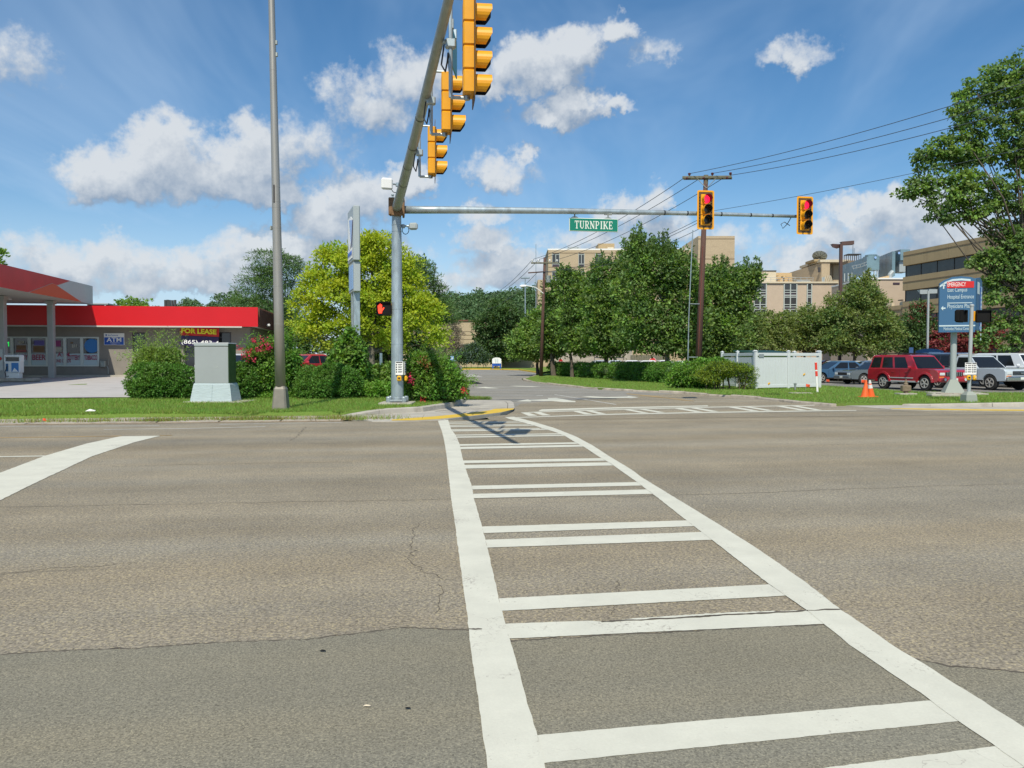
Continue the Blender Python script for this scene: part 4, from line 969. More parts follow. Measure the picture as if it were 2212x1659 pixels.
# rooftop unit and posts behind the store
ru = thing('rooftop_unit', 'grey flat box of rooftop plant behind the red fascia next to the canopy', 'rooftop unit', P(222, 675, 66), ROT)
ru.location.z = ZT + c0.z - .4; w_ = 40 * 66 / FPX
m = MB(); m.box((0, 0, .75), (w_, 2.4, 1.6)); m.build('housing', 'dark_metal', ru); m = MB(); m.box((0, 0, 1.6), (w_ + .15, 2.6, .1)); m.box((.62, -1.22, .8), (.12, .06, 1.5)); m.build('cap', 'steel_light', ru)
for i, (px, yt) in enumerate([(358, 648), (363, 647.5), (367, 648), (373, 648.5), (379, 648)]):
    p = P(px, 700, 120); pt = P(px, yt, 120); q = thing('dark_post', ('first', 'second', 'third', 'fourth', 'fifth')[i] + ' from the left of five dark bare posts above the store roof', 'post', (p.x, p.y, 0), 0, 'dark posts beyond the store')
    MB().box((0, 0, pt.z / 2), (.28, .28, pt.z)).build('shaft', 'dark_metal', q)

# ------------------------------------------------------------------ hospital blocks (right)
def block(parent, x0, x1, y0, y1, z0, z1, m, name='wall'): return MB().box(((x0 + x1) / 2, (y0 + y1) / 2, (z0 + z1) / 2), (x1 - x0, y1 - y0, z1 - z0)).build(name, m, parent)
def X(px, D): return (px - W0 / 2) / FPX * D / ray(px, 775).y * 1.0
def Z(py, D): return P(1106, py, D).z
class Facade:
    """things on a plane facing the camera at depth D, in world coordinates under a root at (0, D, 0)"""
    def __init__(s, root, D): s.r = root; s.D = D
    def x(s, px): return P(px, 700, s.D).x - s.r.location.x
    def z(s, py): return P(1106, py, s.D).z
    def block(s, px0, px1, py0, py1, dep, m, name='wall', off=0.):
        z0 = s.z(py1) if py1 is not None else -.2
        return block(s.r, s.x(px0), s.x(px1), off, off + dep, z0, s.z(py0), m, name)
    def band(s, px0, px1, py, h, m, name='joint'):
        return MB().box(((s.x(px0) + s.x(px1)) / 2, .0, s.z(py)), (s.x(px1) - s.x(px0), .05, h)).build(name, m, s.r)
hA = thing('hospital_wing', 'tall tan brick hospital block with narrow dark windows behind the tree row', 'hospital building', (0, 150, 0)); A = Facade(hA, 150)
A.block(1184, 1500, 540, None, 18, 'tan_brick')
A.block(1182.8, 1500, 536.8, 540, 17.5, 'white_plastic', 'parapet_cap', .1)
A.block(1161.7, 1183.6, 603.5, None, 10, 'tan_brick', 'side_wing', .6)
tw = A.block(1497.5, 1574.3, 516, None, 14, 'tan_brick', 'stair_tower', -3.5)
MB().hull([(A.x(1483.5), 8, A.z(529)), (A.x(1483.5), 8, 2), (A.x(1497.4), -3.4, A.z(516.6)), (A.x(1497.4), -3.4, 2), (A.x(1500), 8, A.z(516)), (A.x(1500), 8, 2)]).build('tower_flank', 'tan_brick', hA)
for py in (522, 564.3, 599): MB().box(((A.x(1497.5) + A.x(1574.3)) / 2, -3.5, A.z(py)), (A.x(1574.3) - A.x(1497.5) - .02, .06, .12)).build('joint', 'joint_dark', hA)
for py in (546.5, 577): A.band(1184.2, 1497, py, .10, 'joint_dark')
pl = A.block(1298, 1334, 517.6, 538, 5, 'tan_panel', 'roof_housing', 5); MB().box((A.x(1325), 4.9, A.z(531)), (1.2, .2, .9)).build('roof_hatch', 'cream_panel', hA)
u_ = MB(); u_.box((A.x(1239.5), 3, A.z(534)), (2.1, 1.6, .6)); u_.hull([(A.x(1228), 2, A.z(530.2)), (A.x(1251), 2, A.z(530.2)), (A.x(1234), 2.2, A.z(537)), (A.x(1245), 2.2, A.z(537)), (A.x(1228), 4, A.z(530.2)), (A.x(1251), 4, A.z(530.2))]); u_.box((A.x(1251), 2.6, A.z(533.4)), (.5, .5, .6)); u_.build('roof_fan', 'steel_light', hA)
def hwin(F, px0, px1, py0, py1, spandrel=True, yo=0., fr='window_frame_grey'):
    x0, x1, z1, z0 = F.x(px0), F.x(px1), F.z(py0), F.z(py1); w = MB(); fw = .09; zs = z0 + (z1 - z0) * .17 if spandrel else z0; zh = z1 - (z1 - z0) * .09
    w.box(((x0 + x1) / 2, yo - .02, zs + .06), (x1 - x0, .16, .12)); w.box(((x0 + x1) / 2, yo - .02, zh), (x1 - x0, .14, .1)); w.box(((x0 + x1) / 2, yo - .02, (zh + zs) / 2 + .05), (.11, .15, zh - zs - .2))
    w.box((x0 + fw / 2, yo - .02, (z0 + z1) / 2), (fw, .12, z1 - z0)); w.box((x1 - fw / 2, yo - .02, (z0 + z1) / 2), (fw, .12, z1 - z0))
    W_ = w.build('window', fr, F.r)
    MB().box(((x0 + x1) / 2, yo - .012, (z0 + z1) / 2), (x1 - x0 - .1, .05, z1 - z0 - .02)).build('pane', 'glass_dim', W_)
    if spandrel: MB().box(((x0 + x1) / 2, yo - .03, (z0 + zs) / 2), (x1 - x0 - .2, .05, zs - z0)).build('louver', 'louver_purple', W_)
for r_ in range(5):
    for (a, b) in ((1192, 1208.5), (1249, 1262), (1285, 1298), (1336, 1349), (1372, 1385), (1423, 1436), (1460, 1473)):
        hwin(A, a, b, 547.5 + r_ * 37.3, 576 + r_ * 37.3)
hB = thing('hospital_middle', 'lower cream hospital block with tall glazed window columns right of the brick tower', 'hospital building', (0, 125, 0)); B = Facade(hB, 125)
B.block(1600, 1809, 612, None, 14, 'pink_panel')
B.block(1598, 1810, 608.5, 612, 14, 'cream_panel', 'parapet', -.25)
B.block(1578, 1698, 578.5, 611, 10, 'cream_panel', 'upper_wall', 5); B.block(1577, 1698.5, 576.5, 578.5, 10.2, 'dark_metal', 'roof_cap', 4.9)
B.block(1698.6, 1743, 578.8, 611, 8, 'machinery_tan', 'plant_alcove', 7)
rr_ = random.Random(4); m = MB()
for k in range(22):
    px, py = rr_.uniform(1700, 1738), rr_.uniform(583, 604); D_ = B.D; m.box((B.x(px), rr_.uniform(6, 6.9), B.z(py)), (rr_.uniform(.2, 1.2), .5, rr_.uniform(.15, .9)))
for k in range(8):
    px = rr_.uniform(1700, 1740); m.tube([(B.x(px), 6.3, B.z(606)), (B.x(px), 6.3, B.z(rr_.uniform(584, 596))), (B.x(px) + rr_.uniform(-.8, .8), 6.3, B.z(rr_.uniform(584, 596)))], .1, 6)
m.build('roof_plant', 'machinery_tan', hB)
m = MB()
for px in range(1640, 1760, 13): m.box((B.x(px), .4, B.z(603.5)), (.05, .05, .75))
for zz in (599, 603.5): m.box((B.x(1695), .4, B.z(zz)), (B.x(1755) - B.x(1635), .04, .05))
m.build('railing', 'steel_light', hB)
m = MB(); m.hull([(B.x(1734), 1.5, B.z(608)), (B.x(1760), 1.5, B.z(608)), (B.x(1739), 1.5, B.z(604)), (B.x(1756), 1.5, B.z(604)), (B.x(1734), 4, B.z(608)), (B.x(1760), 4, B.z(608)), (B.x(1740), 4, B.z(600)), (B.x(1750), 4, B.z(600))]); m.build('roof_hood', 'steel_light', hB)
MB().box(((B.x(1652) + B.x(1659)) / 2, 4.98, B.z(594.5)), (.62, .06, .68)).build('small_window', 'glass_dim', hB); MB().box(((B.x(1622) + B.x(1630)) / 2, 4.98, B.z(594.5)), (.62, .06, .68)).build('small_window', 'glass_dim', hB)
def colwin(px0, px1, two=True):
    x0, x1 = B.x(px0), B.x(px1); w = MB(); zt_ = B.z(613); zb_ = 1.0
    for x in ([x0, (x0 + x1) / 2, x1] if two else [x0, x1]): w.box((x, -.06, (zt_ + zb_) / 2), (.16, .18, zt_ - zb_))
    hs = [613, 627, 632, 637.5, 639.5, 642.5, 658, 663, 668.5, 680, 690, 700]
    for py in hs: w.box(((x0 + x1) / 2, -.05, B.z(py)), (x1 - x0 - .17, .13, .11))
    W_ = w.build('window_column', 'window_frame_grey', hB)
    for a, b, m_ in ((613, 627, 'glass_dim'), (627, 632, 'glass_dim'), (632, 637.5, 'louver_purple'), (639.5, 642.5, 'louver_purple'), (642.5, 658, 'glass_dim'), (658, 663, 'glass'), (663, 668.5, 'louver_purple'), (668.5, 680, 'glass_dim'), (680, 690, 'louver_purple'), (690, 700, 'glass_dim')):
        for q in ((x0, (x0 + x1) / 2), ((x0 + x1) / 2, x1)) if two else ((x0, x1),):
            MB().box(((q[0] + q[1]) / 2, -.02, (B.z(a) + B.z(b)) / 2), (q[1] - q[0] - .17, .05, B.z(a) - B.z(b) - .11)).build('pane', m_, W_)
colwin(1628, 1654); colwin(1692.6, 1719.8); colwin(1742.5, 1752, False)
# stair block with dish and sloping pipes
hC = thing('plant_tower', 'stepped tan plant tower under a satellite dish above the cream block', 'hospital building', (0, 132, 0)); C = Facade(hC, 132)
C.block(1773, 1791, 566, None, 9, 'tan_brick'); C.block(1790.8, 1809, 567, None, 7, 'tan_brick', 'bay_wall', 2.2); C.block(1809, 1850, 567.5, None, 7, 'tan_brick', 'rear_wall', 2.0)
MB().hull([(C.x(1743), 12, C.z(577)), (C.x(1743), 12, 3), (C.x(1773), .1, C.z(566.8)), (C.x(1773), .1, 3), (C.x(1776), 12, C.z(566.8)), (C.x(1776), 12, 3)]).build('flank_wall', 'tan_brick', hC)
C.block(1769, 1834, 561, 566.4, 9.4, 'cream_panel', 'cornice', -.2); C.block(1762, 1785, 558, 563, 4, 'tan_panel', 'roof_step', 1); C.block(1795, 1832, 557, 562, 4, 'machinery_tan', 'roof_strip', 4)
for a, b, c_, d_ in ((1792.5, 1797.5, 573, 585), (1765.6, 1770.6, 577.5, 588.5)): MB().box(((C.x(a) + C.x(b)) / 2, -.04 if a < 1780 else 2.16, (C.z(c_) + C.z(d_)) / 2), (.42, .1, C.z(c_) - C.z(d_))).build('small_window', 'dark_metal', hC)
m = MB()
for k, (a, b) in enumerate(((1775, 1786), (1779, 1790), (1786, 1796), (1782, 1793))): m.tube([(C.x(a), -1.0 - k * .1, C.z(597)), (C.x(b), -1.0 - k * .1, C.z(628))], .10, 6)
m.build('sloping_pipe', 'cream_panel', hC)
m = MB()
for px in (1767.5, 1770.5): m.tube([(C.x(px), -1.6, 2), (C.x(px), -1.6, C.z(601))], .12, 8)
m.build('flue_pipe', 'steel_light', hC)
dish = thing('satellite_dish', 'large mesh satellite dish on the roof of the tan plant tower', 'satellite dish', P(1770, 561, 133), 0)
m = MB(); rings = []
for j in range(6):
    r_ = .05 + 1.15 * j / 5; rings.append([(r_ * math.cos(t), .28 * (r_ / 1.2) ** 2 - .28, r_ * math.sin(t)) for t in np.linspace(0, 2 * math.pi, 20, endpoint=False)])
Md = Matrix.Translation((0.05, 0, .62)) @ Matrix.Rotation(R(22), 4, 'Y') @ Matrix.Rotation(R(56), 4, 'X')
m.loft(rings, 0, Md, False); m.build('reflector', 'galv_dark', dish)
m = MB(); 
for t in range(10): a_ = t * math.pi / 5; m.tube([Md @ Vector((0, -.3, 0)), Md @ Vector((.6 * math.cos(a_), -.23, .6 * math.sin(a_))), Md @ Vector((1.2 * math.cos(a_), -.02, 1.2 * math.sin(a_)))], .03, 4)
m.build('rib', 'dark_metal', dish); m = MB(); m.tube([(0, .2, 0), (0.02, .1, .55)], .12, 8); m.build('mount', 'steel_light', dish); m = MB(); m.tube([Md @ Vector((0, -.28, 0)), Md @ Vector((0, .7, 0))], .05, 6); m.cbox(tuple(Md @ Vector((0, .75, 0))), (.2, .2, .2), .04); m.build('feed_horn', 'dark_metal', dish)
# cooling towers: bluish metal boxes on the roof
cool = thing('cooling_tower', 'blue grey sheet metal cooling towers above the pale pink wall', 'cooling tower', (0, 112, 0)); K = Facade(cool, 112)
def slant(pxa, pya, Da, pxb, pyb, Db, pyb0, m_, nm):       # upright panel from depth Da to Db
    a, b = P(pxa, pya, Da), P(pxb, pyb, Db); z0 = P(pxb, pyb0, Db).z; o = Vector((0, 112, 0))
    t = (b - a); q = Vector((-t.y, t.x, 0)).normalized() * .4
    g = MB(); v = [a, b, Vector((b.x, b.y, z0)), Vector((a.x, a.y, z0))]
    g.add([tuple(p - o) for p in v] + [tuple(p + q - o) for p in v], [(0, 1, 2, 3), (7, 6, 5, 4), (0, 4, 5, 1), (1, 5, 6, 2), (2, 6, 7, 3), (3, 7, 4, 0)]); return g.build(nm, m_, cool)
slant(1820, 573, 124, 1872.6, 554.5, 112, 590, 'glass_blue', 'side_casing'); slant(1820, 590, 124.2, 1840, 586, 119, 617, 'glass_blue', 'lower_casing')
m = MB(); xa, xb = K.x(1873), K.x(1897.6); rr2 = []
for zz in (K.z(583), K.z(552)): rr2.append([(xa, 0, zz), (xb, 0, zz), (xb, 1.6, zz), (xa, 1.6, zz)])
m.loft(rr2); m.lathe([(.80, K.z(552)), (.82, K.z(549.5)), (.70, K.z(549.3)), (.70, K.z(551))], 20, ((xa + xb) / 2, .82, 0)); m.build('fan_casing', 'glass_blue', cool)
slant(1897.9, 555, 118, 1927.5, 543, 110, 596, 'glass_blue', 'louvred_casing'); K.block(1927.8, 1948, 543, 566, 3, 'glass_blue', 'end_casing', -2); K.block(1929, 1948, 566, 590, 2, 'steel_light', 'lower_plant', -1.6)
m = MB()
for px in (1866, 1873.4, 1888, 1894.5): m.box((K.x(px), .2, (K.z(583) + K.z(600)) / 2), (.12, .12, K.z(583) - K.z(600)))
for px, pz in ((1842, 590), (1850, 588), (1858, 586)): m.box((K.x(px), 3, (K.z(pz) + K.z(600)) / 2), (.12, .12, 1.2))
m.build('support_post', 'steel_light', cool)
for px, py, D_ in ((1891, 556.5, 111.9), (1942, 546.5, 109.9)):
    p = P(px, py, D_) - Vector((0, 112, 0)); MB().lathe([(.001, 0), (.17, 0), (.17, .03), (.001, .03)], 16, (p.x, p.y - .05, p.z), ax='y').build('round_emblem', 'sign_paleblue', cool)
m = MB(); 
for px, py, D_ in ((1826, 578, 122.6), (1906, 555, 115.6), (1918, 551, 112.4)): p = P(px, py, D_) - Vector((0, 112.25, 0)); m.box(tuple(p), (.14, .14, .4))
m.build('hatch', 'steel_light', cool)
m = MB(); p0 = P(1825, 580, 121) - Vector((0, 112, 0))
m.tube([K_ - Vector((0, 112, 0)) for K_ in (P(1840, 575, 116), P(1860, 571, 112.2), P(1872, 566, 111.4))], .06, 5); m.tube([K_ - Vector((0, 112, 0)) for K_ in (P(1843, 580, 116), P(1862, 576, 112.2), P(1872, 572, 111.4))], .06, 5)
for q in (1842, 1850, 1858, 1866): a = P(q, 575 - (q - 1842) * .3, 113) - Vector((0, 112, 0)); m.tube([a, a + Vector((.1, 0, -.45))], .04, 4)
m.build('gangway', 'steel_light', cool)
cage = thing('roof_cage', 'dark open cage with antennas on the roof left of the blue cooling towers', 'roof cage', P(1846, 563, 128), 0)
cw, ch = 27 * 128 / FPX, 14 * 128 / FPX; m = MB()
for i in range(7): m.box((-cw / 2 + cw * i / 6, 0, ch / 2), (.08, .08, ch)); m.box((-cw / 2 + cw * i / 6, 1.6, ch / 2), (.08, .08, ch))
m.box((0, .8, ch), (cw + .1, 1.7, .12)); m.build('frame', 'dark_metal', cage); MB().box((0, .8, -.3), (cw + .3, 2, .6)).build('base', 'cast_brown', cage)
m = MB(); m.tube([(0.05, .8, ch), (.05, .8, ch + 2.1)], .035, 5); m.tube([(.3, .9, ch), (.3, .9, ch + 1.1)], .03, 5); m.build('antenna', 'dark_metal', cage)
hE = thing('pink_annex', 'windowless pale pink annex wall below the cooling towers', 'hospital building', (0, 108, 0)); E = Facade(hE, 108)
E.block(1872, 1960, 603.5, None, 12, 'pink_panel'); E.block(1871.5, 1960, 600.4, 603.5, 12.3, 'text_white', 'coping', -.15); MB().box(((E.x(1928) + E.x(1941)) / 2, -.02, E.z(612.5)), (.9, .1, .26)).build('vent_louver', 'louver_purple', hE)
m = MB(); m.tube([(E.x(1927), .8, E.z(601)), (E.x(1927), .8, E.z(592)), (E.x(1930), .8, E.z(588)), (E.x(1933), .8, E.z(585))], .3, 10); m.build('curved_duct', 'steel_light', hE); m = MB(); m.hull([(E.x(1900), .6, E.z(600)), (E.x(1925), .6, E.z(600)), (E.x(1900), .6, E.z(599)), (E.x(1925), .6, E.z(594)), (E.x(1900), 3, E.z(600)), (E.x(1925), 3, E.z(594)), (E.x(1925), 3, E.z(600))]); m.build('roof_hatch', 'machinery_tan', hE)
# office building with ribbon windows; its long west face runs towards us
oc = P(1947.5, 775, 98); oc.z = 0
OFF_ROT = math.atan2(81 - 98, (P(2160, 700, 83.5).x - oc.x))
dvec = Vector((P(2160, 700, 83.0).x - oc.x, 83.0 - 98, 0)).normalized(); nvec = Vector((dvec.y, -dvec.x, 0))
office = thing('office_building', 'tan precast office building with dark ribbon windows behind the parked cars', 'office building', oc, math.atan2(dvec.y, dvec.x))
OL = 46.; zt_o = Z(545, 98)
zl = [(0, Z(705, 98)), (Z(681, 98), Z(652.5, 98)), (Z(628, 98), Z(599, 98)), (Z(574.5, 98), zt_o)]
zw = [(Z(705, 98), Z(681, 98)), (Z(652.5, 98), Z(628, 98)), (Z(599, 98), Z(574.5, 98))]
# local: x along the face, y to the back
for k, (z0, z1) in enumerate(zl):
    npan = 6; z0 = max(z0, 3.05)
    for q in range(npan): MB().box((OL * (q + .5) / npan, 9, (z0 + z1) / 2), (OL / npan - .03, 18, z1 - z0)).build('wall_panel', 'tan_panel', office)
    zc = z0 + (z1 - z0) * (.55 if k == 0 else .60 if k < 3 else .72); MB().box((OL / 2, -.01, zc), (OL, .06, .09)).build('reveal_joint', 'joint_dark', office)
MB().box((OL / 2 , 9, 1.3), (OL, 17, 3.2)).build('base_wall', 'door_dark', office)
for k, (z0, z1) in enumerate(zw):
    fr = MB(); npn = 17
    for q in range(npn + 1): fr.box((OL * q / npn, .42, (z0 + z1) / 2), (.07, .1, z1 - z0))
    fb = fr.build('ribbon_window', 'dark_metal', office)
    for q in range(npn): MB().box((OL * (q + .5) / npn, .45, (z0 + z1) / 2), (OL / npn - .08, .05, z1 - z0 - .02)).build('pane', 'glass_office', fb)
    MB().box((OL / 2, 9.4, (z0 + z1) / 2), (OL - .6, 17, z1 - z0)).build('core', 'door_dark', office)
m = MB(); m.box((OL / 2, 9, zt_o + .02), (OL - .4, 17.6, .06)); m.build('roof', 'roof_grey', office)
# low podium to the left of the corner
px0 = P(1895, 700, 104)
pod = MB(); ze0, ze1 = Z(705, 98), Z(658.5, 98)
pod.box((-2.2, 3, (Z(681, 98) + ze1) / 2 - .0), (4.4, 5.6, ze1 - Z(681, 98))); pod.build('podium', 'tan_panel', office); MB().box((-2.2, 3.2, Z(693, 98)), (4.3, 5.4, Z(681, 98) - ze0 + 1.0)).build('podium_wall', 'tan_panel', office); MB().box((-2.2, .16, Z(668, 98)), (4.4, .1, .09)).build('podium_joint', 'joint_dark', office)
MB().box((-2.2, 3, 2.3), (4.2, 5.4, 4.0)).build('podium_base', 'tan_panel', office)
# roof clutter on the podium
m = MB(); rr_ = random.Random(8)
for k in range(9): m.box((-4 + k * .45, rr_.uniform(.8, 2), ze1 + .25), (.3, .4, rr_.uniform(.3, .6)))
m.build('roof_plant', 'cream_panel', office); MB().box((-2.2, 1.4, ze1 + .75), (.55, .4, .12)).build('roof_sign', 'cast_brown', office)

# ---- low brick building at the end of the side road
low = thing('low_brick_building', 'low tan brick building with a dark entrance at the end of the side road', 'building', (0, 147, 0)); Lw = Facade(low, 147)
Lw.block(860, 1128, 694, None, 14, 'tan_brick'); Lw.block(859, 1129, 691, 694, 14.4, 'brown_and_end_shade', 'roof_edge', -.2)
Lw.block(1086, 1165, 770, None, .8, 'tan_brick', 'garden_wall', -14)
MB().box(((Lw.x(925) + Lw.x(984)) / 2, -.05, (Lw.z(749) + .3) / 2), (Lw.x(984) - Lw.x(925), .14, Lw.z(749) - .3)).build('entrance_opening', 'door_dark', low); MB().box((Lw.x(968), -.3, (Lw.z(752) + .3) / 2), (.5, .5, Lw.z(752) - .3)).build('entrance_pier', 'tan_brick', low)
W_ = MB().box(((Lw.x(987) + Lw.x(1016)) / 2, -.03, (Lw.z(744) + Lw.z(764)) / 2), (Lw.x(1016) - Lw.x(987), .1, Lw.z(744) - Lw.z(764))).build('window', 'dark_metal', low); MB().box(((Lw.x(987) + Lw.x(1016)) / 2, -.05, (Lw.z(744) + Lw.z(764)) / 2), (Lw.x(1016) - Lw.x(987) - .15, .1, Lw.z(744) - Lw.z(764) - .15)).build('pane', 'glass', W_)
for py in (716, 724, 733): MB().box(((Lw.x(860) + Lw.x(1128)) / 2, -.005, Lw.z(py)), (Lw.x(1128) - Lw.x(860), .06, .08)).build('joint', 'joint_dark', low)
bk = thing('distant_roof', 'small brown hipped roof showing above the low brick building', 'building', P(953, 691, 190), 0); MB().hull([(-1.6, 0, -3), (1.3, 0, -3), (-1.6, 4, -3), (1.3, 4, -3), (-1.4, 0, .2), (1.1, 0, .2), (-.8, 2, 1.4), (.5, 2, 1.4)]).build('roof', 'cast_brown', bk)
gw = thing('retaining_wall', 'pale grey retaining wall seen under the tree row behind the hedge', 'wall', (0, 96, 0)); Gw = Facade(gw, 96); Gw.block(1196, 1366, 759, None, .6, 'old_concrete', 'wall_face'); Gw.block(1337, 1367, 755, 759, 2, 'steel_light', 'railing_base', .8)
m = MB(); 
for px in range(1284, 1348, 21): m.box((Gw.x(px), -.2, Gw.z(772)), (.06, .06, 1.2))
m.box((Gw.x(1315), -.2, Gw.z(768)), (3.4, .05, .05)); m.build('rail', 'dark_metal', gw)
wf = thing('wooden_fence', 'weathered brown board fence behind the hedge under the big tree', 'fence', (0, 92, 0)); Wf = Facade(wf, 92)
xs = np.linspace(Wf.x(1362), Wf.x(1436), 21)
for a, b in zip(xs[:-1], xs[1:]): MB().box(((a + b) / 2, 0, (Wf.z(767) + .0) / 2), (b - a - .02, .03, Wf.z(767) + rr_.uniform(-.06, .06))).build('board', 'pole_wood_top', wf)
MB().box(((xs[0] + xs[-1]) / 2, .04, 1.4), (xs[-1] - xs[0], .05, .1)).build('rail', 'pole_wood_top', wf)
# ------------------------------------------------------------------ signal pole with two mast arms
pb_ = GL(858.5, 873); pole_z = hl(s_of(pb_))
pole_b = Vector((pb_.x, pb_.y, pole_z)); PX, PY = pole_b.x, pole_b.y
PH = P(858, 449, PY).z
sp = thing('signal_pole', 'tall galvanised signal pole with two long mast arms on the grass corner', 'signal pole', pole_b)
rel = lambda v: Vector(v) - pole_b
MB().cbox((0, 0, .02), (1.05, 1.05, .10), .02).build('footing', 'concrete', sp)
m = MB(); m.cbox((0, 0, .12), (.62, .62, .06), .015)
m.build('base_plate', 'galv', sp)
for i in (-1, 1):
    for j in (-1, 1): MB().lathe([(.001, .06), (.075, .06), (.085, .12), (.085, .22), (.06, .25), (.001, .25)], 10, (i * .24, j * .24, 0)).build('bolt_cover', 'galv', sp)
m = MB(); m.lathe([(.205, .14), (.205, .2), (.2, .22), (.145, PH - pole_z + .15), (.145, PH - pole_z + .2), (.05, PH - pole_z + .24)], 20)
for z in (1.9, 3.0, PH - pole_z - .55, PH - pole_z - .75): rr_ = .2 - .055 * z / 6.5 + .006; m.lathe([(rr_ - .02, z), (rr_, z), (rr_, z + .03), (rr_ - .02, z + .03)], 20, cap=False)
m.build('pole', 'galv', sp, smooth=False)
A1 = Vector((-.60 - PX, 9.6 - PY, 0)); arm1 = lambda t: Vector((A1.x * t, A1.y * t, PH - pole_z - .02 + .12 * t + .35 * t * t - .25 * t))
def arm_pt(D): return arm1((D - PY) / A1.y)
n_ = 12; m = MB(); m.tube([arm1(.012 + (1 - .012) * k / n_) for k in range(n_ + 1)], [.148 - .085 * k / n_ for k in range(n_ + 1)], 16); m.build('mast_arm', 'galv_dark', sp, smooth=True)
E2 = P(1722, 467.5, 28.3) - pole_b
arm2 = lambda t: Vector((E2.x * t, E2.y * t, PH - pole_z - .06 + (E2.z - PH + pole_z + .06) * t + .35 * t * (1 - t) * .6))
m = MB(); m.tube([arm2(.012 + .988 * k / n_) for k in range(n_ + 1)], [.125 - .07 * k / n_ for k in range(n_ + 1)], 16); m.build('mast_arm', 'galv', sp, smooth=True)
Mr = Matrix.Translation((0, 0, PH - pole_z)) @ Matrix.Rotation(ALPHA, 4, 'Z')
m = MB(); m.cbox((0, -.21, 0), (.50, .07, .56), .02, 0, Mr); m.cbox((0, -.13, 0), (.42, .1, .5), .02, 0, Mr); m.cbox((.22, 0, -.03), (.07, .46, .5), .02, 0, Mr); m.cbox((-.18, -.05, 0), (.06, .3, .5), .01, 0, Mr); m.build('flange_box', 'rust', sp)
for i in (-1, 1):
    for k in (-1, 1):
        MB().lathe([(.001, -.05), (.028, -.05), (.028, 0), (.001, 0)], 6, (i * .2, -.24, k * .22), 0, Mr, 'y').build('bolt', 'rust', sp)
m = MB(); m.lathe([(.03, 0), (.03, .16), (.05, .17), (.05, .2), (.001, .21)], 10, (-.12, 0, PH - pole_z + .22)); m.build('finial', 'galv', sp)
# cable straps on the arms
for t in (.24, .36, .47, .60):
    p = arm1(t); m = MB(); m.tube([p + A1.normalized() * -.02, p + A1.normalized() * .02], .153 - .085 * t, 16, cap=False); m.build('cable_strap', 'cable', sp)
for t in (.64, .70, .75, .79, .87, .93):
    p = arm2(t); d = Vector((E2.x, E2.y, 0)).normalized(); m = MB(); m.tube([p - d * .025, p + d * .025 + Vector((0, 0, 0))], .13 - .07 * t, 12, cap=False); m.build('cable_strap', 'cable', sp)

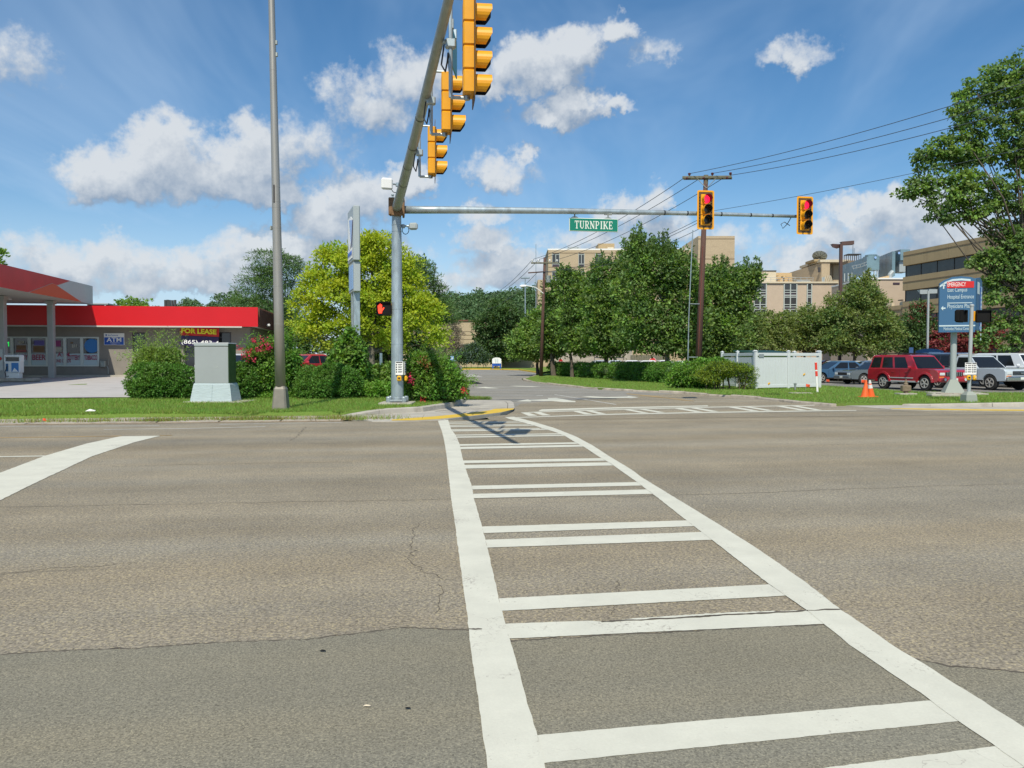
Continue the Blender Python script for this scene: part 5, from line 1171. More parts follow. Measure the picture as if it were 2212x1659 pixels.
def signal_head(name, label, n, loc, rz, group, pipe=None, lit=False, plate_yellow=False, wires=True):
    """front faces -Y locally; origin at the centre of the housing"""
    r = thing(name, label, 'traffic signal', loc, rz, group); s = .355; h = n * s
    m = MB()
    for k in range(n): m.cbox((0, .02, h / 2 - s * (k + .5)), (.345, .19, s - .008), .02)
    m.build('housing', 'signal_yellow', r)
    bw_, bh_ = .345 + .26, h + .26
    pl_ = MB(); 
    def rr_(w, hh, rad, y, t):
        pts = []
        for cx_, cz_, a0 in ((w / 2 - rad, hh / 2 - rad, 0), (-w / 2 + rad, hh / 2 - rad, 90), (-w / 2 + rad, -hh / 2 + rad, 180), (w / 2 - rad, -hh / 2 + rad, 270)):
            for q in range(4): a = R(a0 + 30 * q); pts.append((cx_ + rad * math.cos(a), cz_ + rad * math.sin(a)))
        return pts
    pl_.prism(rr_(bw_, bh_, .06, 0, 0), -.05, -.044, 'y'); P_ = pl_.build('backplate', 'louver', r)
    o_ = rr_(bw_ + .004, bh_ + .004, .06, 0, 0); i_ = rr_(bw_ - .11, bh_ - .11, .03, 0, 0); b2 = MB(); nn = len(o_)
    b2.add([(x, -.054, z) for x, z in o_] + [(x, -.054, z) for x, z in i_], [(q, (q + 1) % nn, nn + (q + 1) % nn, nn + q) for q in range(nn)]); b2.build('reflective_border', 'signal_yellow' if plate_yellow else 'signal_yellow', P_)
    lv = MB()
    for q in range(int(h / .1)):
        for sx_ in (-1, 1): lv.box((sx_ * .21, -.052, -h / 2 + .05 + q * .1), (.035, .008, .05))
    lv.build('louver_slot', 'plate_black', P_)
    for k in range(n):
        cz = h / 2 - s * (k + .5); v = MB(); na = 18; R0, L0 = .152, .25
        ang = [R(-58 + (296) * q / na) for q in range(na + 1)]
        out = []; 
        for rad in (R0, R0 - .008):
            for yy, cut in ((-.075, 0), (-.075 - L0, 1)):
                out.append([(rad * math.cos(a), yy + (cut * .10 * max(0, -math.sin(a) + .1)), cz + rad * math.sin(a)) for a in ang])
        na1 = na + 1; o = len(v.v)
        v.add(out[0] + out[1] + out[2] + out[3], [], 0)
        for q in range(na):
            v.f.append((q, q + 1, na1 + q + 1, na1 + q)); v.m.append(0)
            v.f.append((2 * na1 + q + 1, 2 * na1 + q, 3 * na1 + q, 3 * na1 + q + 1)); v.m.append(1)
            v.f.append((na1 + q, na1 + q + 1, 3 * na1 + q + 1, 3 * na1 + q)); v.m.append(1)
        v.build('visor', ['signal_yellow', 'signal_inside'], r)
        MB().lathe([(.001, -.10), (.07, -.095), (.125, -.08), (.14, -.075), (.001, -.074)], 20, (0, 0, cz), ax='y').build('lens', 'lens_red' if (lit and k == 0) else 'lens_dark', r)
    if pipe is not None:
        x, y, zt_ = pipe; m = MB()
        m.tube([(x, y, h / 2 + .1), (x, y, -h / 2 - .03)], .03, 8); m.tube([(x, y, -h / 2 - .03), (0, .05, -h / 2 - .03)], .028, 8); m.tube([(x, y, h / 2 + .04), (0, .05, h / 2 + .04)], .022, 8)
        m.tube([(0, .05, -h / 2 - .06), (0, .05, -h / 2 + .02)], .045, 8); m.cbox((x, y, zt_), (.12, .16, .14), .02); m.tube([(x, y - .02, zt_), (x, y + .12, zt_ + .03)], .04, 8)
        m.build('bracket_pipe', 'galv', r)
        m = MB(); m.tube([(x, y + .1, zt_ - .02), (x + .05, y + .14, zt_ - .3), (x, y + .08, zt_ - .42), (x - .12, y + .05, zt_ - .3), (x - .05, y + .04, zt_ - .16), (x + .08, y + .02, zt_ - .3), (x + .02, y, -h / 2)], .014, 5); m.build('loop_cable', 'cable', r)
    else:
        m = MB(); m.cbox((0, .16, 0), (.1, .12, .3), .02); m.tube([(0, .13, .4), (0, .2, 0)], .02, 6); m.tube([(0, .13, -.4), (0, .2, 0)], .02, 6); m.build('bracket', 'galv', r)
    return r
# three heads on the arm that comes towards us face along the main road
hz = math.pi / 2 + ALPHA
specs = [(12.15, 1016, 106, 4, 'nearest and largest four-lens yellow traffic signal seen side-on, cut by the top edge'), (14.6, 967, 224, 3, 'middle three-lens yellow traffic signal seen side-on on the near mast arm'), (18.0, 935, 328, 3, 'smallest three-lens yellow signal seen side-on, nearest the pole')]
for D, px, py, n, lab in specs:
    p = P(px, py, D); hz0 = arm_pt(D) + pole_b
    signal_head('traffic_signal', lab, n, p, hz + R(-2), 'signal heads on the mast arms', pipe=(0.0, .30, hz0.z - p.z - .1), lit=False)
for px, py, lab in ((1523, 454, 'red-lit traffic signal facing us in front of the utility pole'), (1737, 466, 'red-lit traffic signal facing us at the far tip of the mast arm')):
    t = (px - 858) / (1722 - 858); D = PY + E2.y * t * .97 - .25
    p = P(px, py, D); signal_head('traffic_signal', lab, 3, p, R(8), 'signal heads on the mast arms', None, True, True)
m = MB(); p = arm2(.985); m.tube([p, p + Vector((-.2, -.1, -.3)), p + Vector((-.35, -.1, -.45)), p + Vector((-.42, -.1, -.3)), p + Vector((-.3, -.1, -.22)), p + Vector((-.1, -.1, -.35))], .014, 5); m.build('loop_cable', 'cable', sp)
# TURNPIKE sign with hand cut serif letters
ts = thing('street_sign', 'green TURNPIKE street name sign hanging from the mast arm', 'street sign', P(1282.5, 486.2, PY + E2.y * .49 - .1), ALPHA)
sw, sh = 107 * 26.7 / FPX, 28.5 * 26.7 / FPX
MB().cbox((0, 0, 0), (sw, .03, sh), .012).build('panel', 'sign_white', ts); MB().cbox((0, -.012, 0), (sw - .035, .012, sh - .035), .004).build('green_face', 'sign_green', ts)
def glyph(ch):
    """serif capitals in a 1 x 1 box as rectangles/strokes: (x0, z0, x1, z1, width)"""
    T_, t_ = .22, .10; g = []
    V_ = lambda x, a=0., b=1., w=T_: g.append((x, a, x, b, w)); H_ = lambda z, a, b, w=t_: g.append((a, z, b, z, w)); D_ = lambda x0, z0, x1, z1, w=T_: g.append((x0, z0, x1, z1, w))
    sf = lambda x, z, w=.36: g.append((x - w / 2, z, x + w / 2, z, .09))
    if ch == 'T': V_(.5); H_(.95, 0, 1); V_(.05, .72, .95, .08); V_(.95, .72, .95, .08); sf(.5, .045, .5)
    if ch == 'U': V_(.2, .2, 1); V_(.82, .2, 1, .12); D_(.2, .25, .4, .06, .16); D_(.4, .06, .66, .06, .12); D_(.66, .06, .82, .25, .12); sf(.2, .955, .44); sf(.82, .955, .36)
    if ch == 'R' or ch == 'P':
        V_(.22); sf(.22, .045, .46); sf(.16, .955, .34); H_(.95, .22, .62); H_(.48, .22, .62); D_(.62, .95, .80, .84, .14); V_(.80, .6, .84, .2); D_(.80, .6, .62, .48, .14)
        if ch == 'R': D_(.5, .48, .84, .06, .2); sf(.9, .045, .24)
    if ch == 'N': V_(.16, 0, 1, .10); V_(.84, 0, 1, .10); D_(.14, .97, .84, .05, .24); sf(.16, .045, .36); sf(.84, .955, .36); sf(.1, .955, .24)
    if ch == 'I': V_(.5, 0, 1, .44); g.append((.1, .045, .9, .045, .09)); g.append((.1, .955, .9, .955, .09))
    if ch == 'K': V_(.2); sf(.2, .045, .44); sf(.2, .955, .44); D_(.84, .95, .34, .45, .12); D_(.42, .55, .88, .05, .22); sf(.84, .955, .3); sf(.9, .045, .26)
    if ch == 'E': V_(.22); H_(.95, .05, .86); H_(.05, .05, .86); H_(.5, .22, .66); V_(.85, .72, .95, .08); V_(.87, .05, .3, .08); V_(.66, .38, .62, .08)
    return g
word = 'TURNPIKE'; wds = dict(I=.52, N=1.05, U=1.02, K=1.05); tot = sum(wds.get(c, .92) for c in word) + .16 * 7; cw_ = (sw * .78) / tot; x = -sw * .39; ch_ = sh * .58
for c in word:
    wv = wds.get(c, .92) * cw_; m = MB()
    for i, (x0, z0, x1, z1, w) in enumerate(glyph(c)):
        a, b = Vector((x + x0 * wv, 0, -ch_ / 2 + z0 * ch_)), Vector((x + x1 * wv, 0, -ch_ / 2 + z1 * ch_)); d = (b - a).normalized(); horiz = abs(d.z) < .3
        hw = w * (ch_ if horiz else wv) / 2; q = Vector((-d.z, 0, d.x)) * hw; y0 = -.0195 - i * .0002
        m.add([(p.x, y0, p.z) for p in (a - q, b - q, b + q, a + q)], [(0, 1, 2, 3)])
    m.build('letter', 'sign_white', ts); x += wv + .16 * cw_
for sx_ in (-.43, .33):
    m = MB(); m.hull([(sx_ * sw * .9 - .14, 0, sh / 2), (sx_ * sw * .9 + .14, 0, sh / 2), (sx_ * sw * .9 - .06, 0, sh / 2 + .05), (sx_ * sw * .9 + .06, 0, sh / 2 + .05), (sx_ * sw * .9 - .14, .03, sh / 2), (sx_ * sw * .9 + .14, .03, sh / 2)]); m.tube([(sx_ * sw * .9, .015, sh / 2 + .04), (sx_ * sw * .9, .015, sh / 2 + .16)], .025, 6); m.tube([(sx_ * sw * .9 - .13, .015, sh / 2 + .15), (sx_ * sw * .9 + .13, .015, sh / 2 + .15)], .03, 6)
    for q in (-.11, .11): m.tube([(sx_ * sw * .9 + q, .1, sh / 2 + .30 - .12), (sx_ * sw * .9 + q, .1, sh / 2 + .32)], .012, 5)
    m.build('hanger', 'galv_dark', ts)
# blade sign edge-on, hung from the near arm
eb = thing('lane_sign', 'thin green blade sign seen edge-on hanging behind the nearest signal', 'sign', P(980, 112, 13.0), R(-3)); 
MB().cbox((0, 0, 0), (.02, .75, .62), .008).build('panel', 'sign_green', eb); m = MB(); m.cbox((0, -.2, .36), (.06, .06, .16), .01); m.cbox((0, .2, .36), (.06, .06, .16), .01); m.build('hanger', 'galv', eb)
# detectors
def detector(name, label, px, py, D, rz, boxdim, m_, armvec):
    r = thing(name, label, 'traffic sensor', P(px, py, D), rz); MB().cbox((0, 0, 0), boxdim, .05).build('housing', m_, r)
    q = MB(); q.tube([(0, .05, 0), (armvec[0] * .5, armvec[1] * .5, .02), armvec], .03, 6); q.cbox(tuple(Vector(armvec) * .8), (.09, .09, .12), .01); q.build('arm', 'galv', r)
    q = MB(); c_ = Vector(armvec) * .62
    q.tube([c_ + Vector((.11 * math.cos(a), 0, -.12 + .13 * math.sin(a))) for a in np.linspace(0, 11, 26)], .012, 5); q.build('coiled_cable', 'cable', r)
detector('panel_antenna', 'white flat panel antenna above the mast arm joint', 836, 397, PY - .6, R(20), (.36, .12, .36), 'white_plastic', (.42, .1, .02))
detector('video_detector', 'small silver detector on the pole just under the right mast arm', 893, 489, PY, R(-12), (.28, .16, .22), 'steel_light', (-.42, 0, .02))
# pedestrian signal on the pole
def pedsig(name, label, loc, rz, hand, group, side=1):
    r = thing(name, label, 'pedestrian signal', loc, rz, group)
    MB().cbox((0, 0, 0), (.46, .2, .44), .05).build('housing', 'plate_black', r)
    m = MB(); e_ = .46; 
    m.box((0, -.14, .205), (.44, .10, .012)); m.box((0, -.14, -.205), (.44, .10, .012)); m.box((-.22, -.14, 0), (.012, .10, .40)); m.box((.22, -.14, 0), (.012, .10, .40)); m.build('visor', 'plate_black', r)
    MB().box((0, -.105, 0), (.42, .012, .38)).build('face', 'lens_dark' if False else 'plate_black', r)
    MB().cbox((side * .27, .05, 0), (.09, .16, .36), .02).build('bracket', 'signal_yellow', r)
    if hand:
        h = MB(); cx_ = -.10
        h.prism([(cx_ - .055, -.15), (cx_ + .045, -.15), (cx_ + .06, -.04), (cx_ + .055, .02), (cx_ - .07, .02), (cx_ - .075, -.06)], -.122, -.112, 'y')
        for i, (x0, z1) in enumerate(((-.068, .105), (-.034, .145), (.0, .155), (.034, .13))): h.prism([(cx_ + x0 - .012, .0), (cx_ + x0 + .016, .0), (cx_ + x0 + .016, z1 - .02), (cx_ + x0 + .008, z1), (cx_ + x0 - .004, z1), (cx_ + x0 - .012, z1 - .02)], -.122, -.112, 'y')
        h.prism([(cx_ + .05, -.09), (cx_ + .115, .0), (cx_ + .125, .03), (cx_ + .10, .035), (cx_ + .045, -.03)], -.122, -.112, 'y'); h.build('hand_symbol', 'hand_led', r)
    return r
pedsig('pedestrian_signal', 'black pedestrian signal showing a red raised hand on the galvanised pole', P(829.5, 667, PY - .05), ALPHA * .4, True, 'pedestrian signals')
def push_button(label, loc, rz, bx=.0):
    r = thing('push_button_sign', label, 'crossing button', loc, rz, 'pedestrian push buttons')
    MB().cbox((0, 0, .16), (.24, .02, .42), .005).build('instruction_plate', 'text_white', r)
    m = MB(); m.box((0, -.0125, .345), (.2, .004, .03))
    for k in range(4): m.box((-.085, -.0125, .27 - k * .075), (.035, .004, .045)); m.box((.03, -.0125, .285 - k * .075), (.13, .004, .012)); m.box((.02, -.0125, .262 - k * .075), (.11, .004, .012))
    m.build('printed_symbol', 'text_black', r)
    m = MB(); m.cbox((.0, -.03, -.16), (.14, .09, .17), .03); m.build('button_housing', 'button_yellow', r); MB().lathe([(.001, -.09), (.03, -.088), (.035, -.07), (.001, -.07)], 12, (0, 0, -.15), ax='y').build('button', 'text_black', r)
    return r
push_button('pedestrian push button with a white instruction plate on the front of the signal pole', P(862.5, 806.5, PY - .23), ALPHA * .3)
pb2 = push_button('yellow push button seen edge-on at the right flank of the signal pole', P(874.5, 806.5, PY - .02), R(86)); pb2.children[0].data.materials[0] = MATS['button_yellow'] if pb2.children else None
# ------------------------------------------------------------------ tall light pole
lb = GL(607, 885); lz = hl(s_of(lb))
lp = thing('street_light_pole', 'tall tapering grey light pole with a moulded base on the verge beside the cabinet', 'light pole', (lb.x, lb.y, lz))
m = MB(); rings = []
for z, w, b in ((0, .40, .10), (.02, .42, .10), (.56, .33, .08), (.60, .32, .07), (.66, .27, .08), (.70, .20, .08)):
    ring = []
    for cx_, cy_ in ((1, 1), (-1, 1), (-1, -1), (1, -1)):
        for t in ((1, 0), (0, 1)) if cx_ * cy_ > 0 else ((0, 1), (1, 0)):
            ring.append((cx_ * (w / 2 - b * .5 * t[1]) * 1.03, cy_ * (w / 2 - b * .5 * t[0]) * 1.03, z))
    rings.append(ring)
m.loft(rings); m.build('base_cover', 'lamp_base', lp)
m = MB(); m.hull([(-.13, -.218, .06), (.13, -.218, .06), (-.11, -.178, .52), (.11, -.178, .52), (-.13, -.20, .06), (.13, -.20, .06), (-.11, -.165, .52), (.11, -.165, .52)]); m.build('access_door', 'lamp_base', lp)
LH = 14.5; lean = Vector((-.20, 0, 0)); m = MB(); m.tube([lean * (z / LH) + Vector((0, 0, z)) for z in (.66, 3, 6, 9, 12, LH)], [.150, .136, .118, .10, .085, .07], 20); m.build('shaft', 'alu_pole', lp, smooth=True)
for py, hh in ((448, .03), (436, .03), (404, .04), (492, .05), (560, .02), (618, .03), (700, .02), (152, .03)):
    z = P(600, py, lb.y).z - lz; rr_ = .15 - .0058 * z + .005; MB().lathe([(rr_ - .02, -hh / 2), (rr_, -hh / 2), (rr_, hh / 2), (rr_ - .02, hh / 2)], 20, tuple(lean * (z / LH) + Vector((0, 0, z)))).build('band', 'alu_pole', lp)
z = P(600, 420, lb.y).z - lz; MB().cbox((lean.x * z / LH - .02, -.125, z), (.04, .02, .5), .005).build('handhole', 'dark_metal', lp); MB().cbox((lean.x * z / LH - .02 - .13, 0, z - .95), (.05, .08, .12), .01).build('receptacle', 'galv_dark', lp)
for py in (92, 118): z = P(600, py, lb.y).z - lz; MB().cbox((lean.x * z / LH + .11, 0, z), (.06, .06, .12), .01).build('clip', 'galv_dark', lp)
top = lean + Vector((0, 0, LH)); m = MB(); m.tube([top, top + Vector((.3, -.9, .5)), top + Vector((.6, -2.2, .65))], [.06, .05, .04], 10); m.build('lamp_arm', 'alu_pole', lp); MB().cbox(tuple(top + Vector((.7, -2.6, .62))), (.36, .85, .16), .06).build('lamp_head', 'alu_pole', lp)
# ------------------------------------------------------------------ utility cabinet
cb = GL(455, 870); cz_ = hl(s_of(cb)); cb2 = thing('utility_cabinet', 'grey metal utility cabinet on a pale blue concrete plinth in front of the shrubs', 'utility cabinet', (cb.x + .02, cb.y + .42, cz_), R(-1.5))
MB().cbox((.12, .1, .015), (1.95, 1.35, .05), .01).build('pad', 'concrete', cb2)
m = MB(); rings = []
for z, w, d in ((.03, 1.37, .86), (.10, 1.35, .84), (.58, 1.20, .70), (.63, 1.15, .66)): rings.append([(-w / 2, -d / 2, z), (w / 2, -d / 2, z), (w / 2, d / 2, z), (-w / 2, d / 2, z)])
m.loft(rings); m.build('plinth', 'cabinet_base', cb2); MB().hull([(-.012, -.436, .08), (.03, -.436, .08), (-.012, -.365, .585), (.03, -.365, .585), (-.012, -.40, .08), (.03, -.40, .08), (-.012, -.34, .585), (.03, -.34, .585)]).build('plinth_rib', 'cabinet_base', cb2)
m = MB(); m.cbox((0, 0, 1.27), (1.12, .64, 1.29), .012); m.build('body', 'green_and_cabinet_shade', cb2); 
MB().cbox((-.005, -.325, 1.225), (1.10, .025, 1.19), .008).build('door', 'cabinet_metal', cb2); m = MB(); m.cbox((-.005, -.335, 1.875), (1.12, .04, .075), .01); m.build('door_rail', 'steel_light', cb2); m = MB(); m.hull([(-.585, -.355, 1.915), (.575, -.355, 1.915), (-.585, .345, 1.915), (.575, .345, 1.915), (-.57, -.34, 1.95), (.56, -.34, 1.95), (-.57, .33, 1.95), (.56, .33, 1.95)]); m.build('lid', 'cabinet_metal', cb2)
m = MB(); m.tube([(.10, -.34, 1.12), (.16, -.34, 1.15), (.2, -.34, 1.18)], .004, 4); m.build('scratch', 'sign_white', cb2)
lt = GL(183, 892.5); lr = tag(MB().hull([(0, 0, .0), (.26, .02, .0), (.02, .09, .03), (.24, .12, .02), (.12, .05, .06)]).build('litter', 'text_white', None, (lt.x, lt.y, lt.z + .05)), 'crumpled pale scrap of litter on the left verge', 'litter')
# ------------------------------------------------------------------ pylon price sign seen edge-on
py_ = P(767, 775, 43.0); pz_ = hl(s_of(py_)); pyl = thing('pylon_sign', 'tall grey price sign seen edge-on in front of the yellow tree', 'pylon sign', (py_.x, py_.y, pz_), ALPHA + R(10.5))
zf = lambda y: P(767, y, 43.0).z - pz_
MB().cbox((.06, .55, zf(632) / 2), (.34, .34, zf(632)), .02).build('post', 'galv', pyl); MB().cbox((.06, -.25, zf(590) / 2), (.34, .34, zf(590)), .02).build('post', 'galv', pyl); MB().cbox((.0, .3, .1), (.9, 2.2, .25), .04).build('base', 'white_plastic', pyl)
MB().cbox((.0, .2, (zf(450) + zf(567)) / 2), (.36, 2.3, zf(450) - zf(567)), .05).build('logo_cabinet', 'steel_light', pyl)
MB().cbox((.03, .2, (zf(567.5) + zf(632)) / 2), (.36, 2.0, zf(568) - zf(632)), .03).build('price_cabinet', 'steel_light', pyl)
m = MB(); m.prism([(-.9, zf(480)), (-.2, zf(470)), (.9, zf(470)), (.9, zf(520)), (.3, zf(545))], -.215, -.19, 'x'); m.build('logo_panel', 'text_white', pyl); m = MB(); m.prism([(-.9, zf(482)), (.4, zf(474)), (-.3, zf(538))], -.225, -.205, 'x'); m.build('logo_swoosh', 'car_purple', pyl)
MB().box((-.205, .2, zf(549)), (.02, 1.7, .55)).build('name_panel', 'text_white', pyl)
for k in range(4): MB().lathe([(.07, -.01), (.14, -.01), (.14, .01), (.07, .01)], 12, (-.225, -.45 + k * .42, zf(549)), ax='x').build('letter', 'atm_blue', pyl)
MB().box((-.165, .2, zf(600)), (.02, 1.6, 1.3)).build('price_panel', 'sign_paleblue', pyl)
# ------------------------------------------------------------------ utility poles and wires
def upole(label, px, D, ytop, r0, lean=(0, 0)):
    p = P(px, 775, D); r = thing('utility_pole', label, 'utility pole', (p.x, p.y, .05), 0, 'wooden utility poles'); h = P(px, ytop, D).z - .05
    m = MB(); m.tube([(0, 0, -.1), (lean[0] * .5, lean[1] * .5, h * .5), (lean[0], lean[1], h)], [r0, r0 * .8, r0 * .62], 14); m.build('shaft', 'pole_wood', r, smooth=True); return r, h
U1, h1 = upole('brown wooden utility pole with a crossarm behind the red-lit signal', 1507, 45.5, 379.5, .20, (.40, 0))
xa = .40
m = MB(); m.tube([(xa - .012, 0, h1 - .5), (xa, 0, h1 + .03)], .13, 10); m.build('pole_top', 'pole_wood_top', U1)
Mx = Matrix.Translation((xa, -.16, h1 - .12)) @ Matrix.Rotation(R(-22), 4, 'Z') @ Matrix.Rotation(R(4.2), 4, 'Y')
MB().cbox((0, 0, 0), (2.75, .11, .14), .015, 0, Mx).build('crossarm', 'pole_wood_top', U1); MB().cbox((0, .32, .0), (2.75, .11, .14), .015, 0, Mx).build('crossarm', 'pole_wood_top', U1)
m = MB()
for s_ in (-1, 1): m.tube([tuple(Mx @ Vector((s_ * .55, -.02, -.05))), (xa, -.14, h1 - .75)], .022, 5)
m.build('brace', 'galv_dark', U1)
ins = [(-1.3, .0), (-1.0, .05), (-.35, .0), (.3, .05), (.95, 0), (1.3, .05)]
for i, (q, y) in enumerate(ins): MB().lathe([(.03, .05), (.035, .12), (.08, .14), (.08, .17), (.05, .18), (.09, .21), (.09, .24), (.02, .27)], 10, (0, 0, 0), 0, Mx @ Matrix.Translation((q, y, 0 if i % 2 else -.02)) @ (Matrix.Rotation(R(0 if i % 2 else 100), 4, 'Y'))).build('insulator', 'insulator', U1)
m = MB(); b0 = lambda z: Vector((.40 * z / h1 - .06, -.16, z)); m.tube([b0(.2), b0(3), b0(6), b0(8)], .014, 6); m.build('ground_wire', 'ground_wire_red', U1)
m = MB(); m.tube([Vector((-.62, -.25, 1.15)), Vector((-.58, -.25, 4)), Vector((-.42, -.25, 8.2)), Vector((-.38, -.22, 8.9))], .03, 6); m.build('conduit', 'galv', U1)
m = MB()
for z in (1.65, 4.7): m.tube([Vector((-.60 + z * .02, -.25, z)), Vector((.05, -.15, z))], .025, 6)
m.build('standoff', 'galv', U1); MB().cbox((-.58, -.25, 1.05), (.34, .2, .45), .03).build('meter_box', 'galv_dark', U1)
U2, h2 = upole('thin wooden utility pole carrying a cobra-head lamp at the end of the hedge', 1168.5, 69, 556, .17, (.32, 0))
m = MB(); m.cbox((.32, -.12, h2 - .5), (2.4, .10, .13), .015); m.build('crossarm', 'pole_wood_top', U2); m = MB(); m.cbox((.25, -.12, h2 - 1.3), (1.5, .10, .10), .015, 0, Matrix.Rotation(R(-4), 4, 'Y')); m.build('lower_crossarm', 'pole_wood', U2)
for q in (-.75, -.2, .75, 1.4): MB().lathe([(.03, 0), (.05, .1), (.09, .12), (.09, .2), (.02, .26)], 8, (q, -.12, h2 - .44)).build('insulator', 'white_plastic', U2)
MB().lathe([(.001, 0), (.2, .02), (.2, .6), (.001, .65)], 12, (.62, -.05, h2 - 2.2)).build('transformer', 'galv_dark', U2)
zl_ = P(1155, 629, 69).z; m = MB(); m.tube([(.2, -.1, zl_ - .25), (-.5, -.1, zl_ + .28), (-1.3, -.1, zl_ + .42)], .04, 7); m.build('lamp_arm', 'white_plastic', U2); MB().hull([(-1.9, -.1, zl_ + .38), (-1.3, -.22, zl_ + .36), (-1.3, .02, zl_ + .36), (-1.3, -.1, zl_ + .5), (-1.75, -.24, zl_ + .34), (-1.75, .04, zl_ + .34), (-1.7, -.1, zl_ + .22), (-1.7, -.1, zl_ + .50)]).build('lamp_head', 'white_plastic', U2)
def wire(label, a, b, sag, r=.014, group='overhead power lines'):
    pts = [a.lerp(b, t) - Vector((0, 0, sag * 4 * t * (1 - t))) for t in np.linspace(0, 1, 22)]
    o = MB().tube([p - a for p in pts], r, 5).build('power_line', 'wire', None, a); return tag(o, label, 'power line', group)
u1 = U1.location; w1 = lambda q, y=0, dz=.05: u1 + (Mx @ Vector((q, y, dz))); u2 = U2.location; w2 = lambda q, z=-.2: u2 + Vector((q, -.12, h2 + z))
labs = ['topmost wire running up right from the pole crossarm', 'second wire running up right from the crossarm', 'third wire from the right crossarm tip up past the big tree']
for (q, dz, ye, lb_) in ((-1.0, .22, -62, labs[0]), (.3, .22, -20, labs[1]), (1.3, .1, 15, labs[2])): wire(lb_, w1(q, .05, dz), P(2900, ye, 23), .55, .016)
wire('lowest thin cable rising right behind the two red signals', u1 + Vector((.36, -.15, P(1516, 461, 45.5).z)), P(2900, 150, 26), .35, .012)
for (q, e, lb_) in ((-1.3, -.75, 'upper left wire slanting down from the crossarm to the lamp pole'), (-.35, -.2, 'middle wire slanting down left from the crossarm'), (.95, 1.4, 'third wire slanting down left, crossing behind the street sign')): wire(lb_, w1(q, 0, -.05), w2(e), .5, .018)
for (y1, lb_, e) in ((470.5, 'upper of three low cables behind the big tree top', -.4), (477, 'middle of three low cables behind the big tree top', 0), (491.7, 'thick lowest cable behind the big tree top', .6)): wire(lb_, u1 + Vector((.3, -.18, P(1507, y1, 45.5).z)), w2(e, -1.3), .7, .016)
for (q, z, ye, lb_) in ((-.75, -.2, 640, 'upper line falling left from the lamp pole to the wooded hill'), (-.2, -.2, 644, 'second line falling left from the lamp pole'), (-.3, -1.3, 668, 'lowest line falling left from the lamp pole')): wire(lb_, w2(q, z), P(1052, ye, 118), .6, .022)
for nm, lb_, px, yt, D, r in (('lamp_mast', 'thin distant floodlight mast rising from the wooded hill', 1134.5, 600, 210, .16), ('radio_mast', 'hair-thin aerial mast behind the lamp pole', 1157.5, 527, 230, .09)):
    p = P(px, 690, D); zt2 = P(px, yt, D).z; q = thing(nm, lb_, 'mast', (p.x, p.y, 8)); MB().tube([(0, 0, -4), (0, 0, zt2 - 8)], r, 6).build('shaft', 'galv', q)
    if nm == 'lamp_mast': MB().cbox((0, 0, zt2 - 8), (2.4, .4, .5), .1).build('lamp_head', 'galv', q)
# ------------------------------------------------------------------ parking lot lamps
def lotlamp(label, px, D, ytop, heads, mt_, w):
    p = P(px, 775, D); r = thing('parking_lamp', label, 'parking lot lamp', (p.x, p.y, .05), 0, 'parking lot lamps'); h = P(px, ytop, D).z - .05
    MB().cbox((0, 0, h / 2), (w, w, h), .01).build('post', mt_, r)
    for q in heads: MB().hull([(q[0], q[2], h + q[4]), (q[1], q[3], h + q[5]), (q[0], q[2], h + q[4] - .32), (q[1], q[3], h + q[5] - .32), (q[0], q[2] + .5, h + q[4]), (q[1], q[3] + .5, h + q[5]), (q[0] + (q[1] - q[0]) * .1, q[2], h + q[4] - .34), (q[1], q[3] + .5, h + q[5] - .32)]).build('lamp_head', mt_, r)
    return r
lotlamp('brown square parking lot lamp with two box heads behind the ornamental tree', 1813.5, 68, 527, [(-.85, -.12, -.3, .1, -.02, .0), (.1, 1.0, .1, -.3, .22, .25)], 'lamp_brown', .24)
lotlamp('slim grey parking lot lamp with a pale twin head in front of the office facade', 2037 - 0, 62, 628, [(-.65, -.05, 0, 0, .08, .08), (.05, .7, 0, 0, .12, .12)], 'steel_light', .14).location.x = P(2003, 775, 62).x
# ------------------------------------------------------------------ signs
def stop_sign(label, px, py, D, size, rz):
    p = P(px, py, D); r = thing('stop_sign', label, 'stop sign', (p.x, p.y, 0), rz, 'stop signs'); z = p.z; a8 = [R(22.5 + 45 * k) for k in range(8)]
    m = MB(); m.prism([(size * math.cos(a), z + size * math.sin(a)) for a in a8], 0, .012, 'y'); m.build('rim', 'text_white', r); m = MB(); m.prism([(size * .92 * math.cos(a), z + size * .92 * math.sin(a)) for a in a8], -.008, .004, 'y'); m.build('face', 'sign_red', r)
    lettering('STOP', -size * .7, z - size * .26, size * 1.4, size * .55, 'text_white', r, -.012, .03); MB().box((0, .04, z / 2), (.06, .05, z)).build('post', 'galv_dark', r)
stop_sign('narrow red stop sign turned away under the leftmost street tree', 1211.5, 783, 82, .42, R(-52)); stop_sign('red stop sign facing us above the hedge beside the big tree', 1410, 780, 84, .40, R(4))
p = P(976.5, 774, 119); r = thing('blue_road_sign', 'tiny blue sign on a post by the brick building entrance', 'sign', (p.x, p.y, 0)); MB().cbox((0, 0, p.z), (.5, .04, .65), .01).build('panel', 'sign_paleblue', r); MB().box((0, .04, p.z / 2), (.06, .05, p.z)).build('post', 'galv', r); MB().prism([(-.12, p.z - .1), (.12, p.z - .1), (0, p.z + .16)], -.028, -.022, 'y').build('symbol', 'text_white', r)
p = P(1073, 796, 121); r = thing('entrance_sign', 'white arched sign on blue legs on the lawn at the road end', 'sign', (p.x, p.y, .1)); ww, zt3, zm3 = 19.5 * 121 / FPX, P(1073, 772, 121).z - .1, P(1073, 785, 121).z - .1
